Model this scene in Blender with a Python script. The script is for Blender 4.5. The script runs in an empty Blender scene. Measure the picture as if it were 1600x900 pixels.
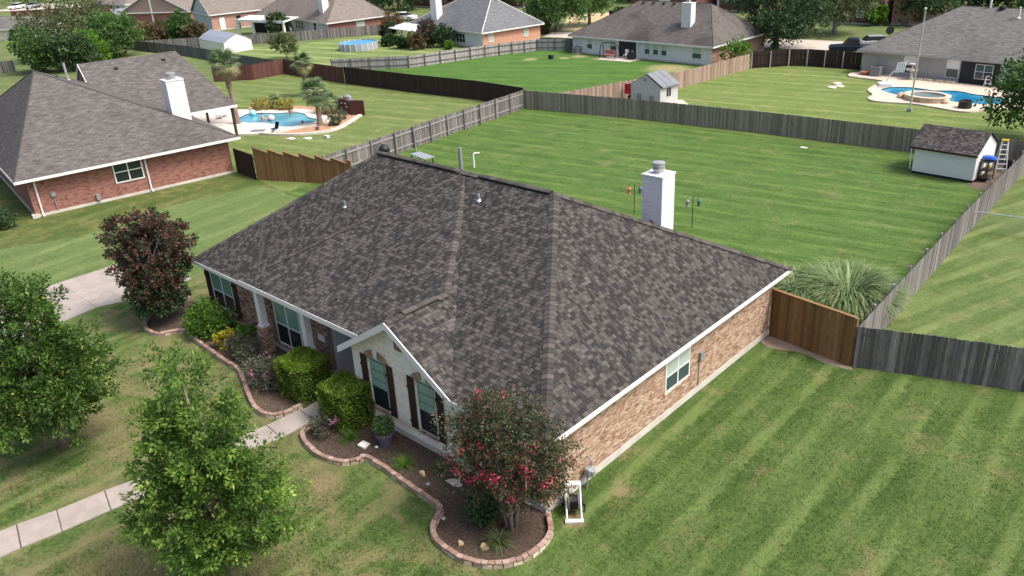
import bpy, bmesh, math, random
import numpy as np
from mathutils import Vector, Matrix
from mathutils.geometry import tessellate_polygon

SC = bpy.context.scene
COL = SC.collection
RNG = random.Random(7)
NR = np.random.default_rng(11)
PI = math.pi

# ------------------------------------------------------------------ camera, sky, sun, exposure
def camera():
    yaw, pitch, roll = math.radians(133.609), math.radians(24.859), math.radians(-3.056)
    fwd = Vector((math.cos(yaw)*math.cos(pitch), math.sin(yaw)*math.cos(pitch), -math.sin(pitch)))
    rt = fwd.cross(Vector((0, 0, 1))).normalized(); up = rt.cross(fwd)
    r2 = rt*math.cos(roll)+up*math.sin(roll); u2 = -rt*math.sin(roll)+up*math.cos(roll)
    cd = bpy.data.cameras.new('camera'); cd.sensor_width = 36.0; cd.lens = 28.71
    cd.clip_start = 0.5; cd.clip_end = 3000
    co = bpy.data.objects.new('camera', cd); COL.objects.link(co)
    m = Matrix(((r2.x, u2.x, -fwd.x), (r2.y, u2.y, -fwd.y), (r2.z, u2.z, -fwd.z))).to_4x4()
    m.translation = Vector((13.73, -15.44, 17.58)); co.matrix_world = m
    SC.camera = co
    return m.translation.copy()
CAM = camera()

SUN_AZ, SUN_EL = math.radians(22), math.radians(56)      # azimuth measured from +X towards +Y
w = bpy.data.worlds.new('World'); SC.world = w; w.use_nodes = True
wn = w.node_tree.nodes; wl = w.node_tree.links
sky = wn.new('ShaderNodeTexSky'); sky.sky_type = 'NISHITA'; sky.sun_disc = False
sky.sun_elevation = SUN_EL; sky.sun_rotation = PI/2-SUN_AZ
sky.air_density = .7; sky.dust_density = 6.0; sky.ozone_density = 1.0
wl.new(sky.outputs[0], wn['Background'].inputs['Color']); wn['Background'].inputs['Strength'].default_value = 0.15
sd = bpy.data.lights.new('sun', 'SUN'); sd.energy = 1.4; sd.angle = math.radians(14.0); sd.color = (1.0, 0.96, 0.9)
so = bpy.data.objects.new('sun', sd); COL.objects.link(so); so.location = (40, 30, 60)
sv = Vector((math.cos(SUN_AZ)*math.cos(SUN_EL), math.sin(SUN_AZ)*math.cos(SUN_EL), math.sin(SUN_EL)))
so.rotation_euler = sv.to_track_quat('Z', 'Y').to_euler()
SC.view_settings.view_transform = 'Standard'; SC.view_settings.look = 'None'
SC.view_settings.exposure = 0.93; SC.view_settings.gamma = 1.0

# ------------------------------------------------------------------ materials
def rgb(r, g, b):                                   # sRGB 0-255 -> linear
    f = lambda c: (c/255/12.92 if c/255 <= .04045 else ((c/255+.055)/1.055)**2.4)
    return (f(r), f(g), f(b), 1)

class NT:
    def __init__(s, name):
        s.m = bpy.data.materials.new(name); s.m.use_nodes = True
        s.t = s.m.node_tree; s.n = s.t.nodes; s.l = s.t.links
        s.b = s.n['Principled BSDF']; s.b.inputs['Roughness'].default_value = .8
    def new(s, typ, **kw):
        o = s.n.new(typ)
        for k, v in kw.items(): setattr(o, k, v)
        return o
    def link(s, a, b): s.l.new(a, b)
    def set(s, node, **kw):
        for k, v in kw.items():
            if hasattr(v, 'is_linked') or hasattr(v, 'node'): s.l.new(v, node.inputs[k])
            else: node.inputs[k].default_value = v
    def val(s, x): return x
    def math(s, op, a, b=None, c=None, clamp=False):
        o = s.new('ShaderNodeMath', operation=op, use_clamp=clamp)
        for i, v in enumerate((a, b, c)):
            if v is None: continue
            if hasattr(v, 'node'): s.l.new(v, o.inputs[i])
            else: o.inputs[i].default_value = v
        return o.outputs[0]
    def mix(s, fac, a, b, blend='MIX'):
        o = s.new('ShaderNodeMix', data_type='RGBA', blend_type=blend)
        for sock, v in ((o.inputs[0], fac), (o.inputs[6], a), (o.inputs[7], b)):
            if hasattr(v, 'node'): s.l.new(v, sock)
            else: sock.default_value = v
        return o.outputs[2]
    def coord(s, kind='Object'):
        return s.new('ShaderNodeTexCoord').outputs[kind]
    def pos(s): return s.new('ShaderNodeNewGeometry').outputs['Position']
    def mapv(s, v, loc=(0, 0, 0), rot=(0, 0, 0), scale=(1, 1, 1)):
        o = s.new('ShaderNodeMapping'); s.l.new(v, o.inputs[0])
        o.inputs[1].default_value = loc; o.inputs[2].default_value = rot; o.inputs[3].default_value = scale
        return o.outputs[0]
    def noise(s, v, scale, detail=3, rough=.55, dist=0):
        o = s.new('ShaderNodeTexNoise'); s.l.new(v, o.inputs['Vector'])
        o.inputs['Scale'].default_value = scale; o.inputs['Detail'].default_value = detail
        o.inputs['Roughness'].default_value = rough; o.inputs['Distortion'].default_value = dist
        return o.outputs[0]
    def ramp(s, fac, stops, interp='LINEAR'):
        o = s.new('ShaderNodeValToRGB'); s.l.new(fac, o.inputs[0]); cr = o.color_ramp; cr.interpolation = interp
        while len(cr.elements) < len(stops): cr.elements.new(.5)
        for e, (p, c) in zip(cr.elements, stops): e.position = p; e.color = c
        return o.outputs[0]
    def maprange(s, v, a, b, c=0., d=1., smooth=True):
        o = s.new('ShaderNodeMapRange'); o.interpolation_type = 'SMOOTHSTEP' if smooth else 'LINEAR'
        s.l.new(v, o.inputs[0])
        for i, x in enumerate((a, b, c, d)): o.inputs[i+1].default_value = x
        return o.outputs[0]
    def bump(s, h, strength=.5, dist=.02):
        o = s.new('ShaderNodeBump'); s.l.new(h, o.inputs['Height'])
        o.inputs['Strength'].default_value = strength; o.inputs['Distance'].default_value = dist
        s.l.new(o.outputs[0], s.b.inputs['Normal'])
    def rnd(s):                                     # per-piece random number: stored on joined pieces, per object on separate ones
        a = s.new('ShaderNodeAttribute', attribute_name='r').outputs['Fac']
        o = s.new('ShaderNodeObjectInfo').outputs['Random']
        return s.math('FRACT', s.math('ADD', a, o))

def plain(name, col, rough=.6, metal=0, var=.12, scale=3., bump=0., spec=None):
    t = NT(name); v = t.coord()
    n = t.noise(v, scale, 5, .6)
    c2 = tuple(x*(1-var) for x in col[:3])+(1,); c1 = tuple(min(1, x*(1+var)) for x in col[:3])+(1,)
    t.link(t.ramp(n, [(.3, c2), (.7, c1)]), t.b.inputs['Base Color'])
    t.b.inputs['Roughness'].default_value = rough; t.b.inputs['Metallic'].default_value = metal
    if spec is not None: t.b.inputs['Specular IOR Level'].default_value = spec
    if bump: t.bump(t.noise(v, scale*8, 4), bump, .01)
    return t.m

def pieces(name, stops, rough=.85, grain=30., gvar=.25, stretch=(1, 1, 1), bump=.3, dirt=0., spec=.3):
    """one colour out of a palette per piece, plus grain"""
    t = NT(name); v = t.mapv(t.pos(), scale=stretch)
    base = t.ramp(t.rnd(), stops)
    n = t.noise(v, grain, 4, .65)
    k = t.maprange(n, .25, .75, 1-gvar, 1+gvar, False)
    mul = t.new('ShaderNodeVectorMath', operation='SCALE'); t.link(base, mul.inputs[0]); t.link(k, mul.inputs['Scale'])
    col = mul.outputs[0]
    if dirt:
        big = t.noise(t.pos(), .45, 4, .6)
        col = t.mix(t.maprange(big, .45, .7, 0, dirt), col, (.035, .033, .032, 1))
    t.link(col, t.b.inputs['Base Color'])
    t.b.inputs['Roughness'].default_value = rough; t.b.inputs['Specular IOR Level'].default_value = spec
    if bump: t.bump(n, bump, .01)
    return t.m

def leaf(name, stops, trans=.35, rough=.55, clump=.8):
    t = NT(name)
    r = t.rnd()
    base = t.ramp(r, stops)
    n = t.noise(t.pos(), clump, 2, .5)
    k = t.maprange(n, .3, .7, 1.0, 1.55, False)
    mul = t.new('ShaderNodeVectorMath', operation='SCALE'); t.link(base, mul.inputs[0]); t.link(k, mul.inputs['Scale'])
    c = mul.outputs[0]
    t.link(c, t.b.inputs['Base Color']); t.b.inputs['Roughness'].default_value = rough
    t.b.inputs['Specular IOR Level'].default_value = .35
    tr = t.new('ShaderNodeBsdfTranslucent'); t.link(c, tr.inputs[0])
    mx = t.new('ShaderNodeMixShader'); mx.inputs[0].default_value = trans
    out = t.n['Material Output']
    t.link(t.b.outputs[0], mx.inputs[1]); t.link(tr.outputs[0], mx.inputs[2]); t.link(mx.outputs[0], out.inputs[0])
    return t.m

def lawn(name, dark, light, dry, dry_amt=.5, stripe_deg=0., stripe_w=1.05, stripe=.35, grain=1., drift=None, seed=0., worn=(), wave=1.):
    """mown grass: blade-scale grain, patches, mower stripes and dry areas. drift=(x0,x1): drier towards x0.
    worn: (x, y, radius) spots rubbed down to dry straw"""
    t = NT(name); p = t.mapv(t.pos(), loc=(seed*13.1, seed*7.7, 0))
    fine = t.noise(p, 21*grain, 3, .75); mid = t.noise(p, 3.4, 5, .7); big = t.noise(p, .42, 4, .6, .6)
    clump = t.noise(p, 8.5*grain, 4, .7)
    rp = t.mapv(t.pos(), rot=(0, 0, -math.radians(stripe_deg)))
    sx = t.new('ShaderNodeSeparateXYZ'); t.link(rp, sx.inputs[0])
    wob = t.math('MULTIPLY', t.math('SUBTRACT', t.noise(p, .09, 2), .5), wave)
    wob = t.math('ADD', wob, t.math('MULTIPLY', t.math('SUBTRACT', mid, .5), .45))
    patch = t.maprange(t.noise(t.mapv(rp, scale=(.35, 1.3, 1)), .5, 4, .65), .4, .62, .0, 1.15)
    s = t.math('SINE', t.math('MULTIPLY', t.math('ADD', sx.outputs[1], wob), PI/stripe_w))
    s = t.maprange(s, .0, 1.0, 0, 1)
    thin = t.mapv(rp, scale=(.12, 1.6, 1)); streak = t.noise(thin, 2.2, 3, .6)
    fac = t.math('ADD', t.math('MULTIPLY', mid, .75), t.math('MULTIPLY', big, .5)); fac = t.math('SUBTRACT', fac, .13)
    fac = t.math('ADD', fac, t.math('MULTIPLY', t.math('MULTIPLY', t.math('SUBTRACT', s, .35), patch), stripe*.95))
    fac = t.math('ADD', fac, t.math('MULTIPLY', t.math('SUBTRACT', streak, .5), .5))
    fac = t.math('ADD', fac, t.math('MULTIPLY', t.math('SUBTRACT', clump, .5), 1.05))
    fac = t.math('ADD', fac, t.math('MULTIPLY', t.math('SUBTRACT', fine, .5), .8))
    g = t.mix(t.maprange(fac, .22, .82, 0, 1, False), dark, light)
    d = t.math('ADD', t.math('MULTIPLY', t.noise(p, .55, 5, .65, .8), .75), t.math('MULTIPLY', clump, .25))
    d = t.math('ADD', d, t.math('MULTIPLY', t.math('SUBTRACT', s, .5), .05*stripe))
    lo = .62-.22*dry_amt
    if drift:
        sp = t.new('ShaderNodeSeparateXYZ'); t.link(t.pos(), sp.inputs[0])
        dr = t.maprange(sp.outputs[0], drift[1], drift[0], 0, 1)
        d = t.math('ADD', d, t.math('MULTIPLY', dr, .125))
    df = t.maprange(d, lo, lo+.2, 0, .62)
    for (wx, wy, wr) in worn:
        vm = t.new('ShaderNodeVectorMath', operation='DISTANCE'); t.link(t.pos(), vm.inputs[0]); vm.inputs[1].default_value = (wx, wy, 0)
        q = t.math('ADD', vm.outputs['Value'], t.math('MULTIPLY', t.math('SUBTRACT', mid, .5), wr*1.6))
        df = t.math('MAXIMUM', df, t.maprange(q, wr, wr*.35, 0, .85))
    col = t.mix(df, g, dry)
    col = t.mix(t.maprange(fine, .3, .75, .0, .42, False), col, t.mix(.5, dark, (.012, .02, .006, 1)))
    t.link(col, t.b.inputs['Base Color']); t.b.inputs['Roughness'].default_value = .9
    t.b.inputs['Specular IOR Level'].default_value = .15
    t.bump(t.math('ADD', fine, clump), .8, .05)
    return t.m

def brick_tex(name, c1, c2, mortar, sx=.21, sz=.075, spotty=.5):
    """far brick walls, courses laid out in metres on the UV map"""
    t = NT(name); uv = t.coord('UV')
    b = t.new('ShaderNodeTexBrick'); t.link(uv, b.inputs['Vector'])
    b.inputs['Scale'].default_value = 1; b.inputs['Brick Width'].default_value = sx; b.inputs['Row Height'].default_value = sz
    b.inputs['Mortar Size'].default_value = .008; b.inputs['Mortar Smooth'].default_value = .3; b.inputs['Bias'].default_value = 0
    b.inputs['Color1'].default_value = c1; b.inputs['Color2'].default_value = c2; b.inputs['Mortar'].default_value = mortar
    n = t.noise(t.mapv(uv, scale=(2.6, 6.5, 1)), 1., 3, .65)
    col = t.mix(t.maprange(n, .5, .62, 0, spotty), b.outputs[0], tuple(x*.35 for x in c1[:3])+(1,))
    t.link(col, t.b.inputs['Base Color']); t.b.inputs['Roughness'].default_value = .9
    t.bump(b.outputs['Fac'], -.4, .01)
    return t.m

def roof_tex(name, c1, c2, c3, row=.2, stain=0.):
    """far shingle roofs, courses laid out in metres on the UV map"""
    t = NT(name); uv = t.coord('UV')
    b = t.new('ShaderNodeTexBrick'); t.link(uv, b.inputs['Vector'])
    b.inputs['Scale'].default_value = 1; b.inputs['Brick Width'].default_value = .42; b.inputs['Row Height'].default_value = row
    b.inputs['Mortar Size'].default_value = .014; b.inputs['Mortar Smooth'].default_value = .4; b.inputs['Bias'].default_value = 0
    b.inputs['Color1'].default_value = c1; b.inputs['Color2'].default_value = c2; b.inputs['Mortar'].default_value = tuple(x*.5 for x in c1[:3])+(1,)
    n = t.noise(t.mapv(uv, scale=(1.3, 4.5, 1)), 1.1, 4, .75)
    col = t.mix(t.maprange(n, .42, .66, 0, .75), b.outputs[0], c3)
    big = t.noise(uv, .16, 4, .6, .8)
    col = t.mix(t.maprange(big, .42, .68, 0, .3+stain), col, tuple(x*.5 for x in c1[:3])+(1,))
    t.link(col, t.b.inputs['Base Color']); t.b.inputs['Roughness'].default_value = .95; t.b.inputs['Specular IOR Level'].default_value = .2
    t.bump(b.outputs['Fac'], -.5, .015)
    return t.m

def siding(name, col, pitch=.18, streak=.35):
    t = NT(name); p = t.pos()
    sx = t.new('ShaderNodeSeparateXYZ'); t.link(p, sx.inputs[0])
    f = t.math('FRACT', t.math('DIVIDE', sx.outputs[2], pitch))
    n = t.noise(t.coord(), 2.5, 4, .6)
    c2 = tuple(x*.86 for x in col[:3])+(1,)
    sk = t.noise(t.mapv(p, scale=(5, 5, .35)), 1., 4, .7); c3 = t.mix(t.maprange(sk, .5, .72, 0, streak), t.mix(n, c2, col), tuple(x*y for x, y in zip(col[:3], (.55, .52, .46)))+(1,))
    lap = t.maprange(f, .0, .12, .55, 0); c3 = t.mix(lap, c3, tuple(x*.55 for x in col[:3])+(1,)); t.link(c3, t.b.inputs['Base Color']); t.b.inputs['Roughness'].default_value = .65
    t.bump(t.math('SUBTRACT', 1., f), .6, .02)
    return t.m

def concrete(name, col):
    t = NT(name); p = t.pos()
    n = t.noise(p, 1.1, 6, .7); f = t.noise(p, 40, 3, .7)
    c = t.mix(t.maprange(n, .3, .72), tuple(x*.74 for x in col[:3])+(1,), col)
    cr = t.new('ShaderNodeTexVoronoi', feature='DISTANCE_TO_EDGE'); t.link(t.mapv(p, scale=(.32, .32, .32)), cr.inputs['Vector'])
    st = t.noise(p, .5, 5, .7, .6); c = t.mix(t.maprange(st, .52, .7, 0, .4), c, tuple(x*.45 for x in col[:3])+(1,))
    c = t.mix(t.maprange(cr.outputs['Distance'], .004, .0, 0, .6), c, tuple(x*.3 for x in col[:3])+(1,))
    c = t.mix(t.maprange(f, .35, .7, .25, 0, False), c, tuple(x*.55 for x in col[:3])+(1,))
    t.link(c, t.b.inputs['Base Color']); t.b.inputs['Roughness'].default_value = .88
    t.bump(f, .25, .01)
    return t.m

def water(name, deep, pale):
    t = NT(name); p = t.pos()
    n = t.noise(p, .55, 3, .5, .4); r = t.noise(p, 5.5, 3, .6, .6)
    t.link(t.mix(t.maprange(n, .35, .65), deep, pale), t.b.inputs['Base Color'])
    t.b.inputs['Roughness'].default_value = .06
    t.b.inputs['IOR'].default_value = 1.33
    t.bump(r, .18, .03)
    return t.m

def glass(name, col, rough=.12):
    t = NT(name); n = t.noise(t.coord(), 1.7, 3, .6)
    t.link(t.mix(n, tuple(x*.7 for x in col[:3])+(1,), col), t.b.inputs['Base Color'])
    t.b.inputs['Roughness'].default_value = rough; t.b.inputs['Specular IOR Level'].default_value = .6
    return t.m

def blind(name, col, pitch=.06):
    t = NT(name); sx = t.new('ShaderNodeSeparateXYZ'); t.link(t.pos(), sx.inputs[0])
    f = t.math('FRACT', t.math('DIVIDE', sx.outputs[2], pitch))
    fold = t.noise(t.mapv(t.coord(), scale=(9, 9, .3)), 1.5, 3, .6)
    c = t.mix(t.maprange(f, .0, .5, .35, 0), col, tuple(x*.55 for x in col[:3])+(1,))
    c = t.mix(t.maprange(fold, .35, .7, .45, 0, False), c, tuple(x*.45 for x in col[:3])+(1,))
    t.link(c, t.b.inputs['Base Color']); t.b.inputs['Roughness'].default_value = .15; t.b.inputs['Specular IOR Level'].default_value = .55
    return t.m

M = {}
M['shingle'] = pieces('shingle', [(0, (.027, .026, .026, 1)), (.25, (.036, .034, .034, 1)), (.5, (.049, .047, .045, 1)), (.7, (.067, .063, .059, 1)), (.9, (.085, .079, .073, 1)), (1, (.104, .097, .089, 1))], .95, 60, .3, bump=.4, spec=.18)
M['shingle_deck'] = plain('shingle_deck', (.028, .026, .028, 1), .95)
M['ridge_cap'] = pieces('ridge_cap', [(0, (.042, .04, .038, 1)), (.35, (.062, .057, .054, 1)), (.7, (.082, .075, .069, 1)), (1, (.102, .091, .082, 1))], .95, 50, .25, spec=.18)
M['ridge_dark'] = plain('ridge_dark', (.012, .012, .013, 1), .9)
M['brick_tan'] = pieces('brick_tan', [(0, (.2, .115, .075, 1)), (.15, (.29, .185, .125, 1)), (.5, (.37, .255, .175, 1)), (.75, (.43, .31, .22, 1)), (.92, (.47, .36, .27, 1)), (1, (.5, .4, .315, 1))], .9, 45, .22)
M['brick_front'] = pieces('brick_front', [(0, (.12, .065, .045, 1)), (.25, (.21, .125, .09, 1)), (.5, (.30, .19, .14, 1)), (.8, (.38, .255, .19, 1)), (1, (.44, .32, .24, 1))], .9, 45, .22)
M['mortar'] = plain('mortar', (.42, .35, .29, 1), .95, var=.1, scale=8)
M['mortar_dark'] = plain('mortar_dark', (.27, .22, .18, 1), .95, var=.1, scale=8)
M['brick_arch'] = pieces('brick_arch', [(0, (.2, .1, .07, 1)), (.5, (.32, .19, .13, 1)), (1, (.42, .28, .2, 1))], .9, 40, .2)
M['limestone'] = pieces('limestone', [(0, (.72, .62, .47, 1)), (.12, (.79, .73, .61, 1)), (.5, (.84, .8, .69, 1)), (.93, (.86, .83, .74, 1)), (1, (.72, .56, .33, 1))], .9, 9, .14, bump=.5)
M['limestone_joint'] = plain('limestone_joint', (.72, .69, .62, 1), .95)
M['edging_brick'] = pieces('edging_brick', [(0, (.23, .145, .115, 1)), (.4, (.3, .2, .16, 1)), (.75, (.36, .25, .2, 1)), (1, (.4, .295, .245, 1))], .92, 40, .3, bump=.5)
M['edging_stone'] = pieces('edging_stone', [(0, (.26, .21, .15, 1)), (.5, (.36, .3, .22, 1)), (1, (.52, .47, .38, 1))], .92, 14, .28, bump=.6)
M['foundation'] = concrete('foundation', (.6, .57, .51, 1))
M['concrete'] = concrete('concrete', (.385, .34, .3, 1))
M['concrete_far'] = concrete('concrete_far', (.56, .5, .43, 1))
M['deck_concrete'] = concrete('deck_concrete', (.66, .55, .43, 1))
M['deck_white'] = concrete('deck_white', (.7, .64, .56, 1))
M['white'] = plain('white_paint', (.72, .72, .7, 1), .5, var=.05, scale=1.5)
M['white_dirty'] = plain('white_trim', (.66, .66, .64, 1), .55, var=.1, scale=1.2)
M['white_board'] = siding('white_board', (.7, .7, .7, 1), .2)
M['shutter'] = plain('shutter', (.035, .018, .013, 1), .6, var=.25, scale=12)
M['soffit'] = plain('soffit', (.45, .44, .42, 1), .7)
M['siding_gray'] = siding('siding_gray', (.68, .68, .66, 1), .2)
M['glass_dark'] = glass('glass_dark', (.018, .03, .034, 1))
M['glass_screen'] = glass('glass_screen', (.05, .085, .09, 1), .3)
M['blind'] = blind('blind', (.3, .46, .38, 1))
M['blind_pale'] = blind('blind_pale', (.5, .6, .54, 1))
M['curtain'] = blind('curtain', (.2, .4, .29, 1), .3)
M['metal'] = plain('galvanised', (.55, .56, .57, 1), .4, .7, var=.1)
M['metal_gray'] = plain('grey_metal', (.28, .29, .3, 1), .5, .3)
M['ac_gray'] = plain('ac_gray', (.16, .165, .17, 1), .6)
M['black'] = plain('black', (.012, .012, .013, 1), .6)
M['black_gloss'] = plain('black_gloss', (.01, .01, .012, 1), .25)
M['mulch'] = None
M['white_plastic'] = plain('white_plastic', (.75, .76, .76, 1), .4, var=.05)
M['purple_pot'] = plain('purple_pot', (.13, .105, .15, 1), .45, var=.15)
M['red'] = plain('red_paint', (.5, .03, .04, 1), .4)
M['blue'] = plain('blue_plastic', (.02, .1, .45, 1), .4)
M['yellow'] = plain('yellow_plastic', (.75, .5, .03, 1), .4)
M['terracotta'] = plain('terracotta', (.36, .13, .07, 1), .8)
M['green_bin'] = plain('green_bin', (.01, .12, .06, 1), .5)
M['solar'] = plain('solar_glass', (.17, .18, .195, 1), .3, var=.2, scale=1)
M['skin'] = plain('skin', (.55, .33, .24, 1), .6, var=.08)
M['hair'] = plain('hair', (.04, .022, .015, 1), .7)
M['swim'] = plain('swimwear', (.25, .03, .05, 1), .7)
M['wood_gray'] = pieces('wood_gray', [(0, (.09, .086, .084, 1)), (.4, (.14, .132, .128, 1)), (.75, (.185, .173, .165, 1)), (1, (.26, .245, .23, 1))], .92, 5, .4, (6, 6, .5), .3)
M['wood_gray_green'] = pieces('wood_gray_green', [(0, (.135, .132, .1, 1)), (.5, (.195, .183, .145, 1)), (1, (.27, .25, .205, 1))], .92, 5, .45, (6, 6, .45), .3)
M['wood_dark_gray'] = pieces('wood_dark_gray', [(0, (.066, .067, .065, 1)), (.45, (.1, .1, .096, 1)), (.8, (.145, .143, .137, 1)), (1, (.21, .205, .195, 1))], .92, 5, .5, (6, 6, .5), .3)
M['wood_light_gray'] = pieces('wood_light_gray', [(0, (.25, .235, .225, 1)), (.5, (.32, .3, .29, 1)), (1, (.39, .37, .355, 1))], .92, 5, .3, (6, 6, .5), .3)
M['wood_stain'] = pieces('wood_stain', [(0, (.14, .075, .029, 1)), (.5, (.19, .104, .04, 1)), (.9, (.225, .13, .055, 1)), (1, (.26, .16, .075, 1))], .75, 5, .4, (6, 6, .5), .3)
M['wood_stain_light'] = pieces('wood_stain_light', [(0, (.14, .072, .03, 1)), (.5, (.175, .095, .04, 1)), (1, (.22, .125, .056, 1))], .8, 5, .3, (6, 6, .5), .3)
M['wood_brown_dark'] = pieces('wood_brown_dark', [(0, (.024, .014, .012, 1)), (.5, (.032, .019, .016, 1)), (1, (.042, .025, .021, 1))], .8, 5, .25, (6, 6, .5), .25)
M['wood_redbrown'] = pieces('wood_redbrown', [(0, (.075, .03, .024, 1)), (.5, (.095, .04, .032, 1)), (1, (.12, .055, .045, 1))], .8, 5, .25, (6, 6, .5), .25)
M['wood_brown_weather'] = pieces('wood_brown_weather', [(0, (.2, .135, .1, 1)), (.5, (.28, .2, .155, 1)), (1, (.37, .29, .235, 1))], .9, 5, .4, (6, 6, .5), .3)
M['bark'] = plain('bark', (.16, .13, .1, 1), .95, var=.35, scale=9, bump=.6)
M['bark_gray'] = plain('bark_gray', (.27, .25, .23, 1), .95, var=.3, scale=7, bump=.5)
M['palm_bark'] = plain('palm_bark', (.21, .16, .12, 1), .95, var=.4, scale=8, bump=.8)

G4 = lambda *c: tuple(c)+(1,)
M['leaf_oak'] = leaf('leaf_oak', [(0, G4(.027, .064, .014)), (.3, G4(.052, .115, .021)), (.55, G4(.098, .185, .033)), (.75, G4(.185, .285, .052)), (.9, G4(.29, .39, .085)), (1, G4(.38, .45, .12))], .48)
M['leaf_dark'] = leaf('leaf_dark', [(0, G4(.014, .036, .013)), (.5, G4(.032, .066, .023)), (.9, G4(.06, .105, .038)), (1, G4(.1, .145, .06))], .28)
M['leaf_mid'] = leaf('leaf_mid', [(0, G4(.024, .06, .015)), (.5, G4(.052, .115, .026)), (.9, G4(.092, .175, .043)), (1, G4(.15, .23, .065))], .35)
M['leaf_bright'] = leaf('leaf_bright', [(0, G4(.04, .1, .01)), (.5, G4(.085, .19, .018)), (1, G4(.16, .28, .04))], .4)
M['leaf_olive'] = leaf('leaf_olive', [(0, G4(.04, .06, .022)), (.5, G4(.09, .115, .045)), (1, G4(.17, .19, .085))], .3)
M['leaf_rust'] = leaf('leaf_rust', [(0, G4(.04, .05, .02)), (.45, G4(.09, .08, .035)), (.8, G4(.15, .1, .05)), (1, G4(.18, .09, .055))], .3)
M['leaf_plum'] = leaf('leaf_plum', [(0, G4(.018, .03, .016)), (.4, G4(.036, .058, .024)), (.68, G4(.058, .06, .032)), (.88, G4(.1, .052, .04)), (1, G4(.17, .05, .052))], .25)
M['leaf_bloom'] = leaf('leaf_bloom', [(0, G4(.026, .04, .018)), (.5, G4(.052, .074, .03)), (.8, G4(.085, .08, .042)), (1, G4(.14, .065, .05))], .3)
M['bloom_pink'] = leaf('bloom_pink', [(0, G4(.42, .02, .07)), (.6, G4(.62, .045, .14)), (1, G4(.72, .12, .2))], .3)
M['bloom_rose'] = leaf('bloom_rose', [(0, G4(.4, .12, .25)), (1, G4(.62, .28, .42))], .3)
M['leaf_hedge'] = leaf('leaf_hedge', [(0, G4(.06, .11, .012)), (.5, G4(.11, .185, .018)), (.85, G4(.17, .25, .03)), (1, G4(.26, .27, .09))], .3, clump=2.5)
M['leaf_shrub'] = leaf('leaf_shrub', [(0, G4(.025, .075, .009)), (.5, G4(.055, .135, .014)), (1, G4(.11, .21, .03))], .3, clump=2.)
M['leaf_yellow'] = leaf('leaf_yellow', [(0, G4(.2, .2, .015)), (.5, G4(.38, .33, .025)), (1, G4(.5, .45, .06))], .35)
M['leaf_gray'] = leaf('leaf_gray', [(0, G4(.045, .065, .04)), (.5, G4(.095, .11, .07)), (.85, G4(.16, .15, .1)), (1, G4(.24, .17, .13))], .3)
M['leaf_pampas'] = leaf('leaf_pampas', [(0, G4(.065, .11, .036)), (.45, G4(.125, .19, .07)), (.8, G4(.19, .26, .11)), (.95, G4(.27, .32, .16)), (1, G4(.22, .17, .09))], .3)
M['leaf_golden'] = leaf('leaf_golden', [(0, G4(.1, .1, .02)), (.5, G4(.24, .21, .035)), (1, G4(.36, .31, .07))], .3)
M['leaf_palm'] = leaf('leaf_palm', [(0, G4(.04, .075, .03)), (.6, G4(.085, .14, .055)), (1, G4(.15, .2, .1))], .25)
M['leaf_palm_dry'] = leaf('leaf_palm_dry', [(0, G4(.15, .13, .06)), (.6, G4(.24, .21, .1)), (1, G4(.22, .26, .11))], .25)
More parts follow.
